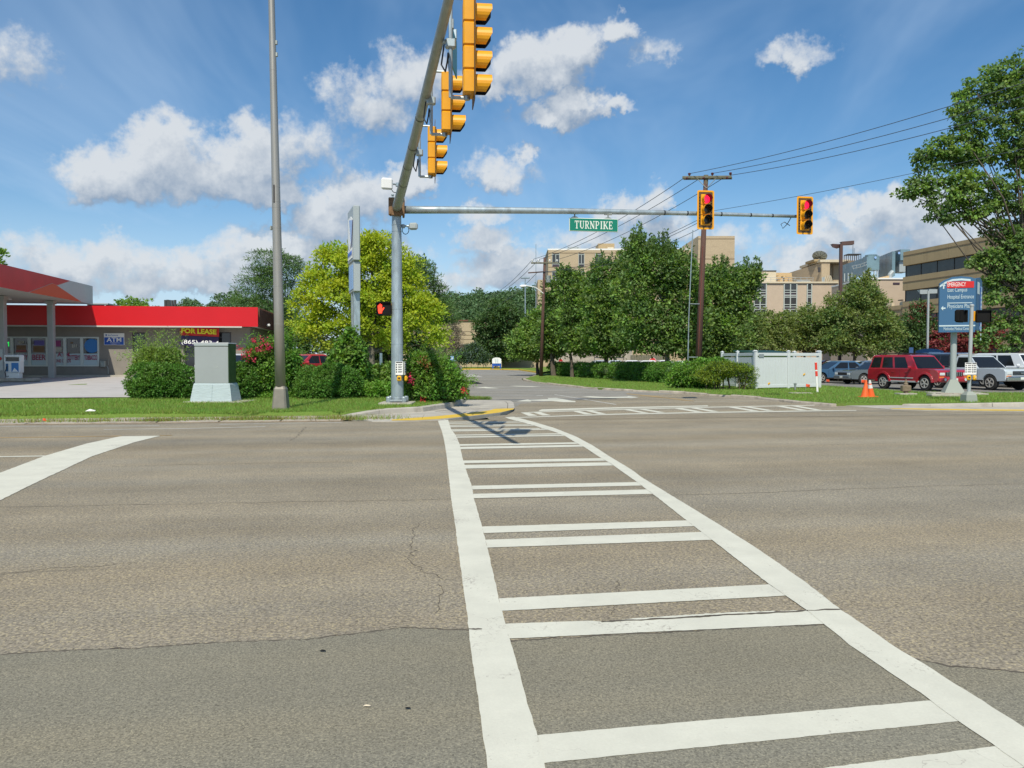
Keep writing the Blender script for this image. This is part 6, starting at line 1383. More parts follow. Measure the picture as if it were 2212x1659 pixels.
m = MB(); m.prism([(-ww / 2, zm3), (ww / 2, zm3), (ww / 2, zt3 - .25), (ww * .3, zt3 - .06), (0, zt3), (-ww * .3, zt3 - .06), (-ww / 2, zt3 - .25)], -.12, .12, 'y'); m.build('panel', 'text_white', r); m = MB(); m.box((0, 0, zm3 - .2), (ww, .2, .38)); m.build('band', 'atm_blue', r)
for s_ in (-1, 1): MB().box((s_ * ww * .42, 0, (zm3 - .4) / 2), (.2, .18, zm3 - .4)).build('leg', 'atm_blue', r)
for k in range(3): MB().box((0, -.125, zt3 - .35 - k * .14), (ww * (.5 - .08 * k), .01, .04)).build('text_line', 'text_pale', r)
# hospital wayfinding sign
wp = G(2062, 850, .13); ws_ = thing('wayfinding_sign', 'large blue hospital direction sign on a steel pole with an EMERGENCY bar', 'wayfinding sign', (wp.x, wp.y, .1), ALPHA + R(-25))
WZ = lambda y: P(2062, y, wp.y).z - .1; k_ = wp.y / FPX
z0, z1 = WZ(718), WZ(598); pwid = 1.95
arch = [(-pwid / 2, z1 - .28), (-pwid * .35, z1 - .13), (-pwid * .15, z1 - .02), (pwid * .1, z1), (pwid * .35, z1 - .04), (pwid / 2, z1 - .12)]
m = MB(); m.prism([(-pwid / 2, z0), (pwid / 2, z0)] + arch[::-1], -.2, .0, 'y'); m.build('panel', 'sign_blue', ws_)
m = MB(); m.tube([(0, .3, -.05), (0, .3, z0 + .4)], .125, 16); m.build('pole', 'steel_light', ws_)
m = MB(); m.hull([(-.42, -.12, 0), (.42, -.12, 0), (-.42, .72, 0), (.42, .72, 0), (-.13, .17, .62), (.13, .17, .62), (-.13, .43, .62), (.13, .43, .62)]); m.build('pole_shoe', 'shoe_grey', ws_); MB().cbox((.1, .2, .0), (2.1, 1.6, .12), .02).build('footing', 'concrete', ws_)
m = MB(); top_ = [(x, z - .09) for x, z in arch[:5]]; m.prism([(x, z) for x, z in top_] + [(x, z - .085) for x, z in top_[::-1]], -.212, -.2, 'y'); m.build('arch_stripe', 'text_pale', ws_)
def zy(y): return z0 + (718 - y) / 120. * (z1 - z0)
MB().box((.14, -.207, zy(616)), (1.46, .012, .27)).build('red_bar', 'sign_red', ws_); lettering('EMERGENCY', -.55, zy(619.5), .98, .17, 'text_white', ws_, -.216)
lettering('East Campus', -.54, zy(633.5), 1.05, .22, 'text_pale', ws_, -.205); lettering('Hospital Entrance', -.54, zy(648.5), 1.42, .22, 'text_pale', ws_, -.205)
MB().box((.12, -.205, zy(655)), (1.34, .008, .03)).build('rule', 'text_pale', ws_); lettering('Physicians Plaza', -.54, zy(668.5), 1.34, .22, 'text_pale', ws_, -.205)
MB().box((0, -.206, zy(704)), (pwid, .012, .055)).build('rule', 'text_pale', ws_); lettering('Methodist Medical Center', -.72, zy(713.5), 1.44, .13, 'text_pale', ws_, -.205)
m = MB(); ax_ = -.76; zz = zy(618); m.prism([(ax_ - .035, zz - .12), (ax_ + .035, zz - .12), (ax_ + .035, zz + .0), (ax_ + .10, zz), (ax_, zz + .13), (ax_ - .10, zz), (ax_ - .035, zz)], -.212, -.2, 'y'); m.build('arrow', 'text_pale', ws_)
m = MB(); zz = zy(666); m.prism([(ax_ + .12, zz - .03), (ax_ + .12, zz + .03), (ax_ - .01, zz + .03), (ax_ - .01, zz + .10), (ax_ - .13, zz), (ax_ - .01, zz - .10), (ax_ - .01, zz - .03)], -.212, -.2, 'y'); m.build('arrow', 'text_pale', ws_)
# second leaf of the V, facing the other way along the road
M2 = Matrix.Translation((pwid / 2 - .02, -.1, 0)) @ Matrix.Rotation(R(62), 4, 'Z')
m = MB(); p2 = 1.9; m.prism([(0, z0 + .1), (p2, z0 + .1), (p2, z1 - .1), (p2 * .6, z1 + .02), (0, z1 - .10)], -.1, .08, 'y', 0, M2); m.build('second_panel', 'sign_blue', ws_); m = MB(); m.box((1.55, -.105, (z0 + z1) / 2 - .1), (.66, .012, z1 - z0 - .5), 0, M2); m.build('side_column', 'sign_paleblue', ws_)
m = MB()
for k in range(11): m.box((1.62, -.114, z1 - .62 - k * .2), (.34, .008, .10), 0, M2)
m.box((.6, -.105, zy(622)), (.7, .01, .5), 0, M2); m.build('side_lettering', 'text_pale', ws_)
MB().box((1.25, -.112, (z0 + z1) / 2 - .05), (.16, .01, z1 - z0 - .7), 0, M2).build('side_stripe', 'atm_blue', ws_)
for o_ in ws_.children:
    if o_.name.split('.')[0] not in ('pole', 'pole_shoe', 'footing'): o_.scale.x = .70
# pedestrian pole on the right corner
rp_ = G(2092.5, 866.5, .12); rpp = thing('pedestrian_pole', 'short bright metal pedestrian pole with a square base on the right corner', 'signal pole', (rp_.x, rp_.y, .1)); hh = P(2097, 660, rp_.y).z - .1
m = MB(); m.hull([(-.2, -.2, 0), (.2, -.2, 0), (-.2, .2, 0), (.2, .2, 0), (-.18, -.18, .24), (.18, -.18, .24), (-.18, .18, .24), (.18, .18, .24), (-.09, -.09, .36), (.09, -.09, .36), (-.09, .09, .36), (.09, .09, .36)]); m.build('base', 'shoe_grey', rpp)
m = MB(); m.tube([(0, 0, .3), (.05, 0, hh)], .062, 16); m.lathe([(.075, hh - .03), (.075, hh + .02), (.04, hh + .05), (.001, hh + .055)], 14, (.05, 0, 0)); m.build('shaft', 'steel_light', rpp, smooth=False)
zz = P(2095, 683, rp_.y).z
pedsig('pedestrian_signal', 'dark pedestrian signal on the left of the short metal pole', (rp_.x - .40, rp_.y - .05, zz), R(42), False, 'pedestrian signals'); pedsig('pedestrian_signal', 'dark pedestrian signal on the right of the short metal pole', (rp_.x + .46, rp_.y + .05, zz), R(-14), False, 'pedestrian signals', -1)
pbz = P(2095, 806, rp_.y).z
push_button('left white instruction plate with yellow button on the short metal pole', (rp_.x - .07, rp_.y - .08, pbz), R(-8)); q_ = push_button('tan right-hand instruction plate with yellow button on the short metal pole', (rp_.x + .13, rp_.y - .06, pbz), R(22)); q_.children[0].data.materials[0] = MATS['cream_panel']
# ------------------------------------------------------------------ white vinyl enclosure, dumpster, small things on the right verge
fo = G(1632, 840.5, .1); fe_ = G(1770, 837.8, .1); fdir = Vector((fe_.x - fo.x, fe_.y - fo.y, 0)); FL = fdir.length
vf = thing('vinyl_fence', 'white vinyl board fence screening the dumpster beside the shrubs', 'fence', (fo.x, fo.y, .1), math.atan2(fdir.y, fdir.x)); FH = 1.78
def run(M, L, npan):
    for k in range(npan + 1):
        m = MB(); m.cbox((L * k / npan, 0, FH / 2 + .05), (.14, .14, FH + .1), .012, 0, M); o = m.build('post', 'vinyl_white', vf)
        m = MB(); m.hull([tuple(M @ Vector(v)) for v in ((L * k / npan - .09, -.09, FH + .1), (L * k / npan + .09, -.09, FH + .1), (L * k / npan - .09, .09, FH + .1), (L * k / npan + .09, .09, FH + .1), (L * k / npan, 0, FH + .17))]); m.build('post_cap', 'vinyl_white', o)
    for k in range(npan):
        x0, x1 = L * k / npan + .075, L * (k + 1) / npan - .075
        for z in (.13, FH - .05): MB().cbox(((x0 + x1) / 2, 0, z), (x1 - x0, .055, .15), .008, 0, M).build('rail', 'vinyl_white', vf)
        nb = 10
        for q in range(nb): bw2 = (x1 - x0) / nb; MB().cbox((x0 + bw2 * (q + .5), 0, FH / 2), (bw2 - .006, .03, FH - .4), .006, 0, M).build('board', 'vinyl_white', vf)
run(Matrix.Identity(4), FL, 2); run(Matrix.Rotation(R(73), 4, 'Z') @ Matrix.Translation((.15, 0, 0)), FL, 2); run(Matrix.Translation((FL, .0, 0)) @ Matrix.Rotation(R(80), 4, 'Z') @ Matrix.Translation((.15, 0, 0)), FL * .5, 1)
MB().cbox((.32, -.04, FH - .12), (.32, .012, .17), .003).build('notice', 'sign_back', vf)
for x, z in ((.75, .28), (3.05, .72)): MB().hull([(x, -.04, z), (x + .10, -.04, z + .05), (x + .03, -.05, z - .08), (x + .16, -.045, z + .01), (x + .06, -.06, z - .02)]).build('stuck_leaf', 'button_yellow', vf)
du = thing('dumpster', 'dark dumpster with a green lid showing over the white fence', 'dumpster', tuple(G(1668, 836, .1) + Vector((0, 2.0, 0))), vf.rotation_euler.z)
MB().hull([(-1.1, -.8, .1), (1.5, -.8, .1), (-1.1, .7, .1), (1.5, .7, .1), (-1.2, -.9, 1.75), (1.6, -.9, 1.75), (-1.2, .8, 1.9), (1.6, .8, 1.9)]).build('bin', 'green_and_cabinet_shade', du); MB().hull([(-1.25, -.95, 1.77), (1.65, -.95, 1.77), (-1.25, .85, 1.93), (1.65, .85, 1.93), (-1.2, .85, 2.0), (1.6, .85, 2.0), (-1.2, -.9, 1.84), (1.6, -.9, 1.84)]).build('lid', 'lid_green', du)
def on_verge(px, py): return tuple(G(px, py, .1))
mp = thing('marker_post', 'leaning white marker post with red bands in front of the fence', 'marker post', on_verge(1766, 847.5), 0); Ml = Matrix.Rotation(R(-4), 4, 'Y')
m = MB(); m.cbox((0, 0, .68), (.09, .03, 1.36), .01, 0, Ml); m.build('post', 'white_plastic', mp)
for z, h in ((1.18, .34), (.84, .24)): MB().cbox((0, 0, z), (.105, .04, h), .008, 0, Ml).build('band', 'tape_red', mp)
def cone(label, px, py, grp, tilt=0, sq=1., turn=0):
    r = thing('traffic_cone', label, 'traffic cone', on_verge(px, py), R(turn), grp); Mt_ = Matrix.Rotation(R(tilt), 4, 'Y'); H = .68
    MB().cbox((0, 0, .02), (.40, .40, .045), .015).build('base', 'cone_orange', r)
    m = MB(); prof = lambda z: .155 - .125 * (z / H)
    m.lathe([(prof(.03), .03), (prof(H), H), (prof(H) - .012, H)], 18, (0, 0, 0), 0, Matrix.Scale(sq, 4, (0, 1, 0)) @ Mt_); m.build('body', 'cone_orange', r)
    if turn:
        for a, b in ((.36, .50), (.55, .68)): m = MB(); m.lathe([(prof(a) + .005, a), (prof(b) + .005, b)], 18, (0, 0, 0), 0, Matrix.Scale(sq, 4, (0, 1, 0)) @ Mt_); m.build('collar', 'cone_white', r)
cone('plain orange cone standing left in the pair on the right verge', 1868, 858.5, 'orange cones on the verge', 4, 1); cone('orange cone with white collars leaning against its neighbour on the right verge', 1881.5, 858, 'orange cones on the verge', -8, 1, 30)
def flag(px, py, label, s=.18):
    r = thing('marker_flag', label, 'marker flag', on_verge(px, py), 0, 'orange utility marker flags'); MB().tube([(0, 0, 0), (.02, 0, .34)], .006, 4).build('stake', 'steel_light', r); m = MB(); m.add([(.02, 0, .34), (.02 + s, -.03, .31), (.02 + s, .02, .31 - s * .7), (.015, 0, .34 - s * .7)], [(0, 1, 2, 3)]); m.add([(.02, .004, .34), (.02 + s, -.026, .31), (.02 + s, .024, .31 - s * .7), (.015, .004, .34 - s * .7)], [(3, 2, 1, 0)]); m.build('pennant', 'flag_orange', r)
for px, py, lb_ in ((1446, 832, 'orange marker flag low against the dark hedge end'), (1465, 839, 'orange marker flag flopped in front of the bright shrub'), (1740, 845, 'orange marker flag low in front of the white fence'), (1784, 832, 'orange marker flag just right of the fence'), (1860, 833, 'orange marker flag on the bed edge behind the cones'), (92, 917.5, 'pink orange marker flag in the gutter at far left')): flag(px, py, lb_, .22 if px > 1800 else .18)
bpy.data.objects['marker_flag.005'].scale = (.4, .4, .45)
r = thing('stub_pipe', 'short grey capped pipe in front of the fence', 'pipe', on_verge(1717.5, 843), 0); MB().lathe([(.05, 0), (.05, .26), (.07, .27), (.07, .34), (.001, .35)], 10).build('pipe', 'galv_dark', r)
r = tag(MB().cbox((0, 0, .015), (.9, .5, .05), .01).build('meter_lid', 'concrete', None, on_verge(1729, 850)), 'pale flat utility lid in the grass before the fence', 'utility lid')
r = thing('fire_hydrant', 'small brown standpipe hydrant on a square slab before the red vehicle', 'hydrant', on_verge(1956.5, 853), 0); MB().cbox((0, 0, .03), (.72, .5, .09), .01).build('slab', 'concrete', r); MB().lathe([(.09, .05), (.09, .46), (.06, .50), (.06, .56), (.03, .60), (.03, .64), (.001, .65)], 12).build('barrel', 'cast_brown', r); MB().cbox((0, 0, .27), (.36, .26, .26), .03).build('outlet_box', 'cast_brown', r)
r = thing('vault_slab', 'long pale concrete vault cover lying in the grass beside the sign pole', 'concrete slab', on_verge(2063, 857), R(-4)); MB().cbox((-.45, 0, .06), (1.1, .5, .10), .015).build('cover', 'concrete', r)
for k in range(2): MB().cbox((-.42 + k * .5, -.0, .125), (.46, .42, .03), .01).build('cover_plate', 'old_concrete', r)
p = P(2007, 775, 60); r = thing('blue_notice_board', 'low arched blue notice board with white lines behind the red vehicle', 'sign', (p.x, p.y, .05), R(-15)); zt4 = P(2007, 754, 60).z; m = MB(); m.prism([(-.95, .4), (.95, .4), (.95, zt4 - .2), (.5, zt4 - .05), (0, zt4), (-.5, zt4 - .05), (-.95, zt4 - .2)], -.12, .12, 'y'); m.build('panel', 'sign_blue', r)
for k in range(3): MB().box((.35, -.125, zt4 - .3 - k * .14), (.8 - k * .1, .01, .04)).build('text_line', 'text_pale', r)
MB().box((-.45, -.125, zt4 - .42), (.6, .01, .04)).build('text_line', 'text_pale', r); MB().box((0, 0, .2), (1.6, .2, .4)).build('base', 'old_concrete', r)
p = P(1968, 775, 66); r = thing('accessible_bay_sign', 'small pale blue parking sign on a post behind the roof of the red vehicle', 'sign', (p.x, p.y, 0), 0); MB().cbox((0, 0, P(1968, 757.5, 66).z), (.36, .02, .55), .01).build('panel', 'sign_paleblue', r); MB().box((0, .02, 1.2), (.05, .03, 2.4)).build('post', 'galv', r)
p = GL(830, 806); r = thing('white_blade_sign', 'narrow white sign post in shade beside the yellow tree trunk', 'sign', tuple(P(823, 775, 47) * 1)); r.location.z = .35; MB().cbox((0, 0, 1.1), (.16, .03, 1.0), .01).build('panel', 'text_white', r); MB().box((0, .03, .6), (.05, .03, 1.4)).build('post', 'galv', r)

for px, py, s_, mt_, lb_ in ((697, 1405, .018, 'plate_black', 'flat dark blue-black scrap on the near asphalt'), (793, 1524, .018, 'cream_panel', 'pale stone chip lying on the near asphalt'), (881, 1529, .014, 'plate_black', 'tiny dark flake on the near asphalt beside the pale chip'), (1168, 926, .04, 'cast_brown', 'small brown scrap on the far crosswalk')):
    p = G(px, py, .01); tag(MB().hull([(-s_, -s_ * .3, 0), (s_, -s_ * .4, 0), (s_ * .8, s_ * .4, 0), (-s_ * .7, s_ * .5, 0), (-s_ * .2, 0, s_ * .3), (s_ * .4, s_ * .1, s_ * .22)]).build('litter', mt_, None, p), lb_, 'litter')
# ------------------------------------------------------------------ vehicles (x forward, y left, z up, origin on the ground)
def wheel(parent, x, y, r, w, simple):
    s_ = 1 if y > 0 else -1; t = MB(); t.lathe([(r * .62, -w / 2), (r * .93, -w / 2), (r, -w / 2 + .04), (r, w / 2 - .04), (r * .93, w / 2), (r * .62, w / 2)], 20, (x, y, r), ax='y')
    W_ = t.build('wheel', 'tyre', parent); m = MB(); yo = y + s_ * (w / 2 + .002)
    m.lathe([(.001, -.02), (r * .64, -.02), (r * .64, .0), (r * .56, 0), (r * .54, -.015), (.001, -.015)] if s_ > 0 else [(.001, .02), (r * .64, .02), (r * .64, .0), (r * .56, 0), (r * .54, .015), (.001, .015)], 20, (x, yo, r), ax='y'); m.build('rim_well', 'trim_black', W_)
    m = MB()
    for k in range(5):
        a = k * 2 * math.pi / 5 + .3; M = Matrix.Translation((x, yo + s_ * .012, r)) @ Matrix.Rotation(a, 4, 'Y'); m.hull([(r * .06, -.015, -r * .06), (r * .06, .015, -r * .06), (r * .06, -.015, r * .06), (r * .06, .015, r * .06), (r * .6, -.015, -r * .10), (r * .6, .015, -r * .10), (r * .6, -.015, r * .10), (r * .6, .015, r * .10)], 0, M)
    m.lathe([(r * .55, -.012), (r * .64, -.012), (r * .64, .012), (r * .55, .012), (r * .55, -.012)], 20, (x, yo + s_ * .012, r), ax='y', cap=False); m.lathe([(.001, -.02), (r * .13, -.02), (r * .13, .02), (.001, .02)], 10, (x, yo + s_ * .015, r), ax='y'); m.build('rim', 'rim', W_)
def car(name, label, cat, loc, rz, color, kind='suv', group=None, L=4.7, Wd=1.85, zb=.36, belt=1.02, roof=1.72, hoodz=.98, fr=1.02, rear=.05, wb=2.75, wr=.37, cab=(-2.25, .95), top=(-2.05, .30), deck=None, splits=((.02, .22), (.26, .50), (.54, .82)), rails=False, grille='bar', fo=.88, seven=False, chrome_front=False, rimless=False):
    r = thing(name, label, cat, loc, rz, group); xf = L / 2; xr = -L / 2; xw1 = xf - fo; xw0 = xw1 - wb; ra = wr + .07
    def arch(xc):
        return [(xc + ra * math.cos(a), max(zb, wr + ra * math.sin(a) * 1.0)) for a in [R(180 - 180 * k / 8) for k in range(9)]]
    dz = belt if deck is None else deck[1]
    up = [(xr, zb + .12), (xr, dz - .12), (xr + .05, dz)] + ([(deck[0], deck[1]), (deck[0] + .02, belt)] if deck else []) + [(cab[1], belt), (cab[1] + .1, belt + .01), (xf - .35, hoodz + .02), (xf - .10, hoodz - .03), (xf, hoodz - .14), (xf, zb + .10), (xf - .06, zb + .02)]
    if deck and deck[0] < cab[0] - .01: pass
    bot = [(xw1 + ra + .01, zb)] + arch(xw1)[::-1] + [(xw1 - ra - .01, zb), (xw0 + ra + .01, zb)] + arch(xw0)[::-1] + [(xw0 - ra - .01, zb + .02)]
    poly = up + bot; cx_, cz_ = 0, .75
    rings = [[(cx_ + (x - cx_) * s, y, cz_ + (z - cz_) * s2) for x, z in poly] for y, s, s2 in ((-Wd / 2, .985, .955), (-Wd / 2 + .04, .995, .985), (-Wd / 2 + .12, 1, 1), (Wd / 2 - .12, 1, 1), (Wd / 2 - .04, .995, .985), (Wd / 2, .985, .955))]
    m = MB(); m.loft(rings); m.build('body', color, r)
    wb_, wt_ = Wd * .475, Wd * .385
    bl = [Vector((cab[0], -wb_, belt - .02)), Vector((cab[1], -wb_, belt - .02)), Vector((cab[1], wb_, belt - .02)), Vector((cab[0], wb_, belt - .02))]; tl = [Vector((top[0], -wt_, roof - .05)), Vector((top[1], -wt_, roof - .05)), Vector((top[1], wt_, roof - .05)), Vector((top[0], wt_, roof - .05))]
    rt = [Vector((top[0] + .12, -wt_ + .10, roof)), Vector((top[1] - .15, -wt_ + .10, roof)), Vector((top[1] - .15, wt_ - .10, roof)), Vector((top[0] + .12, wt_ - .10, roof))]
    m = MB(); m.loft([bl, tl, rt]); m.build('cabin', color, r)
    def pane(a, b, c, d, u0, u1, v0, v1, nm, off, inset=None):
        f = lambda u, v: a.lerp(b, u).lerp(d.lerp(c, u), v); n = (b - a).cross(d - a).normalized() * off
        q = [f(u0, v0), f(u1, v0), f(u1 - (0 if inset is None else inset[1]), v1), f(u0 + (0 if inset is None else inset[0]), v1)]; g = MB(); g.add([tuple(p + n) for p in q] + [tuple(p - n * .2) for p in q], [(0, 1, 2, 3), (0, 4, 5, 1), (1, 5, 6, 2), (2, 6, 7, 3), (3, 7, 4, 0)]); return g.build(nm, 'glass_car', r)
    for (u0, u1) in splits:
        pane(bl[0], bl[1], tl[1], tl[0], u0, u1, .10, .90, 'side_window', .012); pane(bl[2], bl[3], tl[3], tl[2], 1 - u1, 1 - u0, .10, .90, 'side_window', .012)
    pane(bl[1], bl[2], tl[2], tl[1], .04, .96, .06, .92, 'windscreen', .012, (.01, .01)); pane(bl[3], bl[0], tl[0], tl[3], .06, .94, .14, .88, 'rear_window', .012)
    for xw in (xw0, xw1):
        for y in (-1, 1): wheel(r, xw, y * (Wd / 2 - .11), wr, .22, False)
    fx = xf + .006; hz_ = hoodz - .22
    for y in (-1, 1):
        MB().cbox((xf - .03, y * (Wd / 2 - .24), hz_), (.10, .34, .18), .04).build('headlight', 'headlamp', r); MB().cbox((xf - .02, y * (Wd / 2 - .20), hz_ - .16), (.09, .30, .07), .02).build('turn_signal', 'amber', r)
        MB().cbox((xr + .02, y * (Wd / 2 - .12), dz - .22), (.08, .18, .26), .03).build('tail_light', 'tail_red', r)
        mm = MB(); mm.cbox((cab[1] - .32, y * (Wd / 2 + .10), belt + .08), (.12, .20, .15), .04); mm.tube([(cab[1] - .32, y * (Wd / 2 - .02), belt + .02), (cab[1] - .32, y * (Wd / 2 + .08), belt + .06)], .025, 5); mm.build('mirror', color if kind != 'pickup' else 'trim_black', r)
        for hx in ((-.55, .35) if kind != 'pickup' else (.25,)): MB().cbox((hx, y * (Wd / 2 + .005), belt - .16), (.18, .04, .04), .01).build('door_handle', color, r)
        for hx in ((-1.15, -.1, .92) if kind == 'suv' else (-.15, .98)): MB().box((hx, y * (Wd / 2 - .001), (belt + zb) / 2 + .02), (.012, .006, belt - zb - .2)).build('door_gap', 'trim_black', r)
        MB().cbox((0, y * (Wd / 2 - .01), zb + .02), (L * .5, .05, .09), .02).build('sill_trim', 'trim_black' if not seven else 'steel_light', r)
    m = MB(); m.cbox((xf + .01, 0, zb + .14), (.16, Wd - .08, .24), .05); m.build('front_bumper', color if not chrome_front else 'chrome', r); m = MB(); m.cbox((xr - .01, 0, zb + .16), (.14, Wd - .08, .22), .05); m.build('rear_bumper', color if not chrome_front else 'chrome', r)
    MB().cbox((xf + .0, 0, hz_), (.06, Wd - .86, .20), .02).build('grille', 'trim_black', r)
    if seven:
        for k in range(8): MB().cbox((xf + .022, -.42 + k * .12, hz_), (.05, .032, .20), .012).build('grille_bar', 'chrome', r)
        for y in (-1, 1): MB().lathe([(.001, 0), (.07, 0), (.07, .03), (.001, .03)], 12, (xf + .075, y * .62, zb + .16), ax='x').build('fog_light', 'headlamp', r)
        for xw in (xw0, xw1):
            for y in (-1, 1):
                m = MB(); a_ = [R(5 + 170 * k / 10) for k in range(11)]
                out = [[(xw + (ra + d_) * math.cos(a), y * (Wd / 2 + o_), wr + (ra + d_) * math.sin(a) * 1.02) for a in a_] for d_, o_ in ((-.02, -.02), (-.01, .05), (.09, .04), (.11, -.02))]
                n_a = len(a_)
                for q in range(3):
                    o = len(m.v); m.v += out[q] + out[q + 1]; 
                    for i in range(n_a - 1): m.f.append((o + i, o + i + 1, o + n_a + i + 1, o + n_a + i)); m.m.append(0)
                m.build('wheel_flare', color, r)
        MB().cbox((.0, -Wd / 2 - .012, .62), (1.6, .03, .05), .01).build('side_moulding', 'steel_light', r); MB().cbox((.0, Wd / 2 + .012, .62), (1.6, .03, .05), .01).build('side_moulding', 'steel_light', r)
    elif grille == 'split':
        for z in (-.05, .05): MB().cbox((xf + .032, 0, hz_ + z), (.03, Wd - .9, .02), .006).build('grille_bar', 'chrome', r)
        m = MB(); m.cbox((xf + .05, 0, hz_), (.02, .2, .05), .01); m.build('badge', 'chrome', r)
    if rails:
        for y in (-1, 1):
            m = MB(); m.tube([(top[0] + .25, y * (wt_ - .12), roof + .0), (top[0] + .35, y * (wt_ - .12), roof + .07), (top[1] - .35, y * (wt_ - .12), roof + .07), (top[1] - .25, y * (wt_ - .12), roof)], .022, 6); m.build('roof_rail', 'trim_black', r)
        for x in (top[0] + .6, top[1] - .8): MB().cbox((x, 0, roof + .08), (.06, 2 * wt_ - .24, .03), .01).build('cross_bar', 'trim_black', r)
    if kind == 'pickup':
        MB().cbox((xr + (cab[0] - xr) / 2 + .02, 0, dz - .002), (cab[0] - xr - .24, Wd - .3, .02), .004).build('bed_floor', 'trim_black', r)
    MB().cbox((xf + .09, 0, zb + .16), (.01, .3, .12), .002).build('number_plate', 'sign_white', r)
    return r
HD = math.atan2(VV.y, VV.x) + math.pi                     # heading towards the road
def spot(px, py, z=.02): p = G(px, py, z); return p
parked = 'cars in the hospital parking lot'
pj = P(1977, 775, 40.6)
car('parked_suv', 'dark red boxy SUV with roof rails and a slatted grille facing the road', 'car', (pj.x + .05, pj.y, .02), R(-73), 'car_red', 'suv', parked, 4.75, 1.90, .42, 1.08, 1.79, 1.06, wb=2.78, wr=.385, cab=(-2.32, .98), top=(-2.16, .42), rails=True, seven=True, splits=((.03, .24), (.29, .52), (.57, .84)), fo=.84)
pk = P(2120, 775, 41.2)
car('parked_pickup', 'pale silver pickup truck with a dark grille between the sign pole and the white SUV', 'pickup truck', (pk.x, pk.y + .4, .02), R(-74), 'car_palegrey', 'pickup', parked, 5.3, 1.98, .46, 1.10, 1.78, 1.10, wb=3.3, wr=.39, cab=(-.62, .98), top=(-.50, .30), splits=((.12, .84),), grille='split', chrome_front=True, fo=.92)
def lotcar(px, D, color, label, kind, rz=-76, **kw):
    p = P(px, 775, D); return car('parked_' + kind, label, 'van' if kind == 'van' else 'car', (p.x, p.y, .02), R(rz), color, 'suv' if kind != 'sedan' else 'sedan', parked, **kw)
SUVK = dict(L=5.2, Wd=2.0, zb=.44, belt=1.16, roof=1.90, hoodz=1.12, wb=3.2, wr=.39, cab=(-2.5, 1.1), top=(-2.3, .5))
SEDK = dict(L=4.7, Wd=1.8, zb=.30, belt=.92, roof=1.45, hoodz=.86, wb=2.7, wr=.33, cab=(-1.75, 1.0), top=(-1.05, .15), splits=((.12, .46), (.50, .88)))
VANK = dict(L=5.3, Wd=2.0, zb=.42, belt=1.15, roof=2.05, hoodz=1.12, wb=3.1, wr=.37, cab=(-2.6, 1.5), top=(-2.5, .85), splits=((.62, .74), (.77, .93)))
lotcar(2206, 43.5, 'car_white', 'large white SUV at the right edge beside the silver pickup', 'suv', -74, **SUVK)
lotcar(2275, 44.5, 'car_white', 'second white SUV cut off by the right edge of the photo', 'suv', -74, **SUVK)
lotcar(2062, 49.5, 'car_beige', 'pale SUV seen behind the red vehicle and the sign pole', 'suv', 104, **SUVK)
lotcar(2012, 50.5, 'car_black', 'black SUV whose roof shows behind the red vehicle', 'suv', 104, **SUVK)
lotcar(2062, 60, 'car_white', 'white van with a long white roof behind the blue sign pole', 'van', 10, **VANK)
lotcar(1893, 50, 'car_grey', 'dark grey sedan nosed in just left of the red vehicle', 'sedan', 190, **SEDK)
lotcar(1858, 57, 'car_white', 'white hatchback under the ornamental tree', 'sedan', 188, **SEDK)
lotcar(1800, 59, 'car_white', 'white car in the row behind the blue sedan', 'sedan', 186, **SEDK)
lotcar(1806, 53, 'car_blue', 'blue sedan parked just right of the white fence', 'sedan', 186, **SEDK)
lotcar(1776, 66, 'car_scarlet', 'red car in the back row beyond the blue sedan', 'sedan', 186, **SEDK)
lotcar(1880, 68, 'car_blue', 'blue car roof in the back row behind the white hatchback', 'sedan', 190, **SEDK)
lotcar(2150, 56, 'car_purple', 'mauve grey car roof behind the silver pickup', 'suv', 104, **SEDK)
lotcar(2225, 58, 'car_blue', 'dark blue car roof behind the white SUVs', 'suv', 104, **SUVK)
h_ = 'cars seen over the hedge'
def hedgecar(px, D, color, label, kind, rz, **kw): p = P(px, 775, D); return car('parked_' + kind, label, 'van' if kind == 'van' else 'car', (p.x, p.y, .02), R(rz), color, 'suv' if kind != 'sedan' else 'sedan', h_, **kw)
hedgecar(1352, 80, 'car_white', 'white car roof over the hedge, left of the pair', 'sedan', 188, **SEDK); hedgecar(1386, 73, 'car_white', 'nearer white car roof over the hedge beside the stop sign', 'sedan', 186, **SEDK)
hedgecar(1288, 84, 'car_silver', 'silver car roof low over the hedge under the street trees', 'sedan', 186, **SEDK); hedgecar(1318, 88, 'car_palegrey', 'pale car roof low over the hedge right of the silver one', 'sedan', 186, **SEDK)
hedgecar(1471, 62, 'car_white', 'white car roof between the big tree and the bright shrub', 'sedan', 190, **SEDK); hedgecar(1425, 86, 'car_white', 'white car roof behind the red stop sign', 'sedan', 186, **SEDK)
g_ = 'cars beside the store'
def storecar(px, D, color, label, rz, **kw): p = P(px, 775, D); return car('parked_sedan', label, 'car', (p.x, p.y, hl(s_of(p)) + .03), R(rz), color, 'sedan', g_, **kw)
storecar(655, 43.0, 'car_scarlet', 'bright red car parked behind the round hedge beside the store', -120, **SEDK); storecar(688, 45.0, 'car_white', 'white car parked just right of the red one beside the store', -120, **SEDK); storecar(712, 50, 'car_purple', 'mauve car behind the white one beside the store', -120, **SEDK); storecar(508, 44.5, 'car_white', 'white car roof peeking between the cabinet and the pink shrub', -30, **SEDK)
p = P(966, 775, 76); car('parked_sedan', 'silver car half hidden by the corner bush near the brick building', 'car', (p.x, p.y, .02), R(-100), 'car_silver', 'sedan', None, **SEDK)
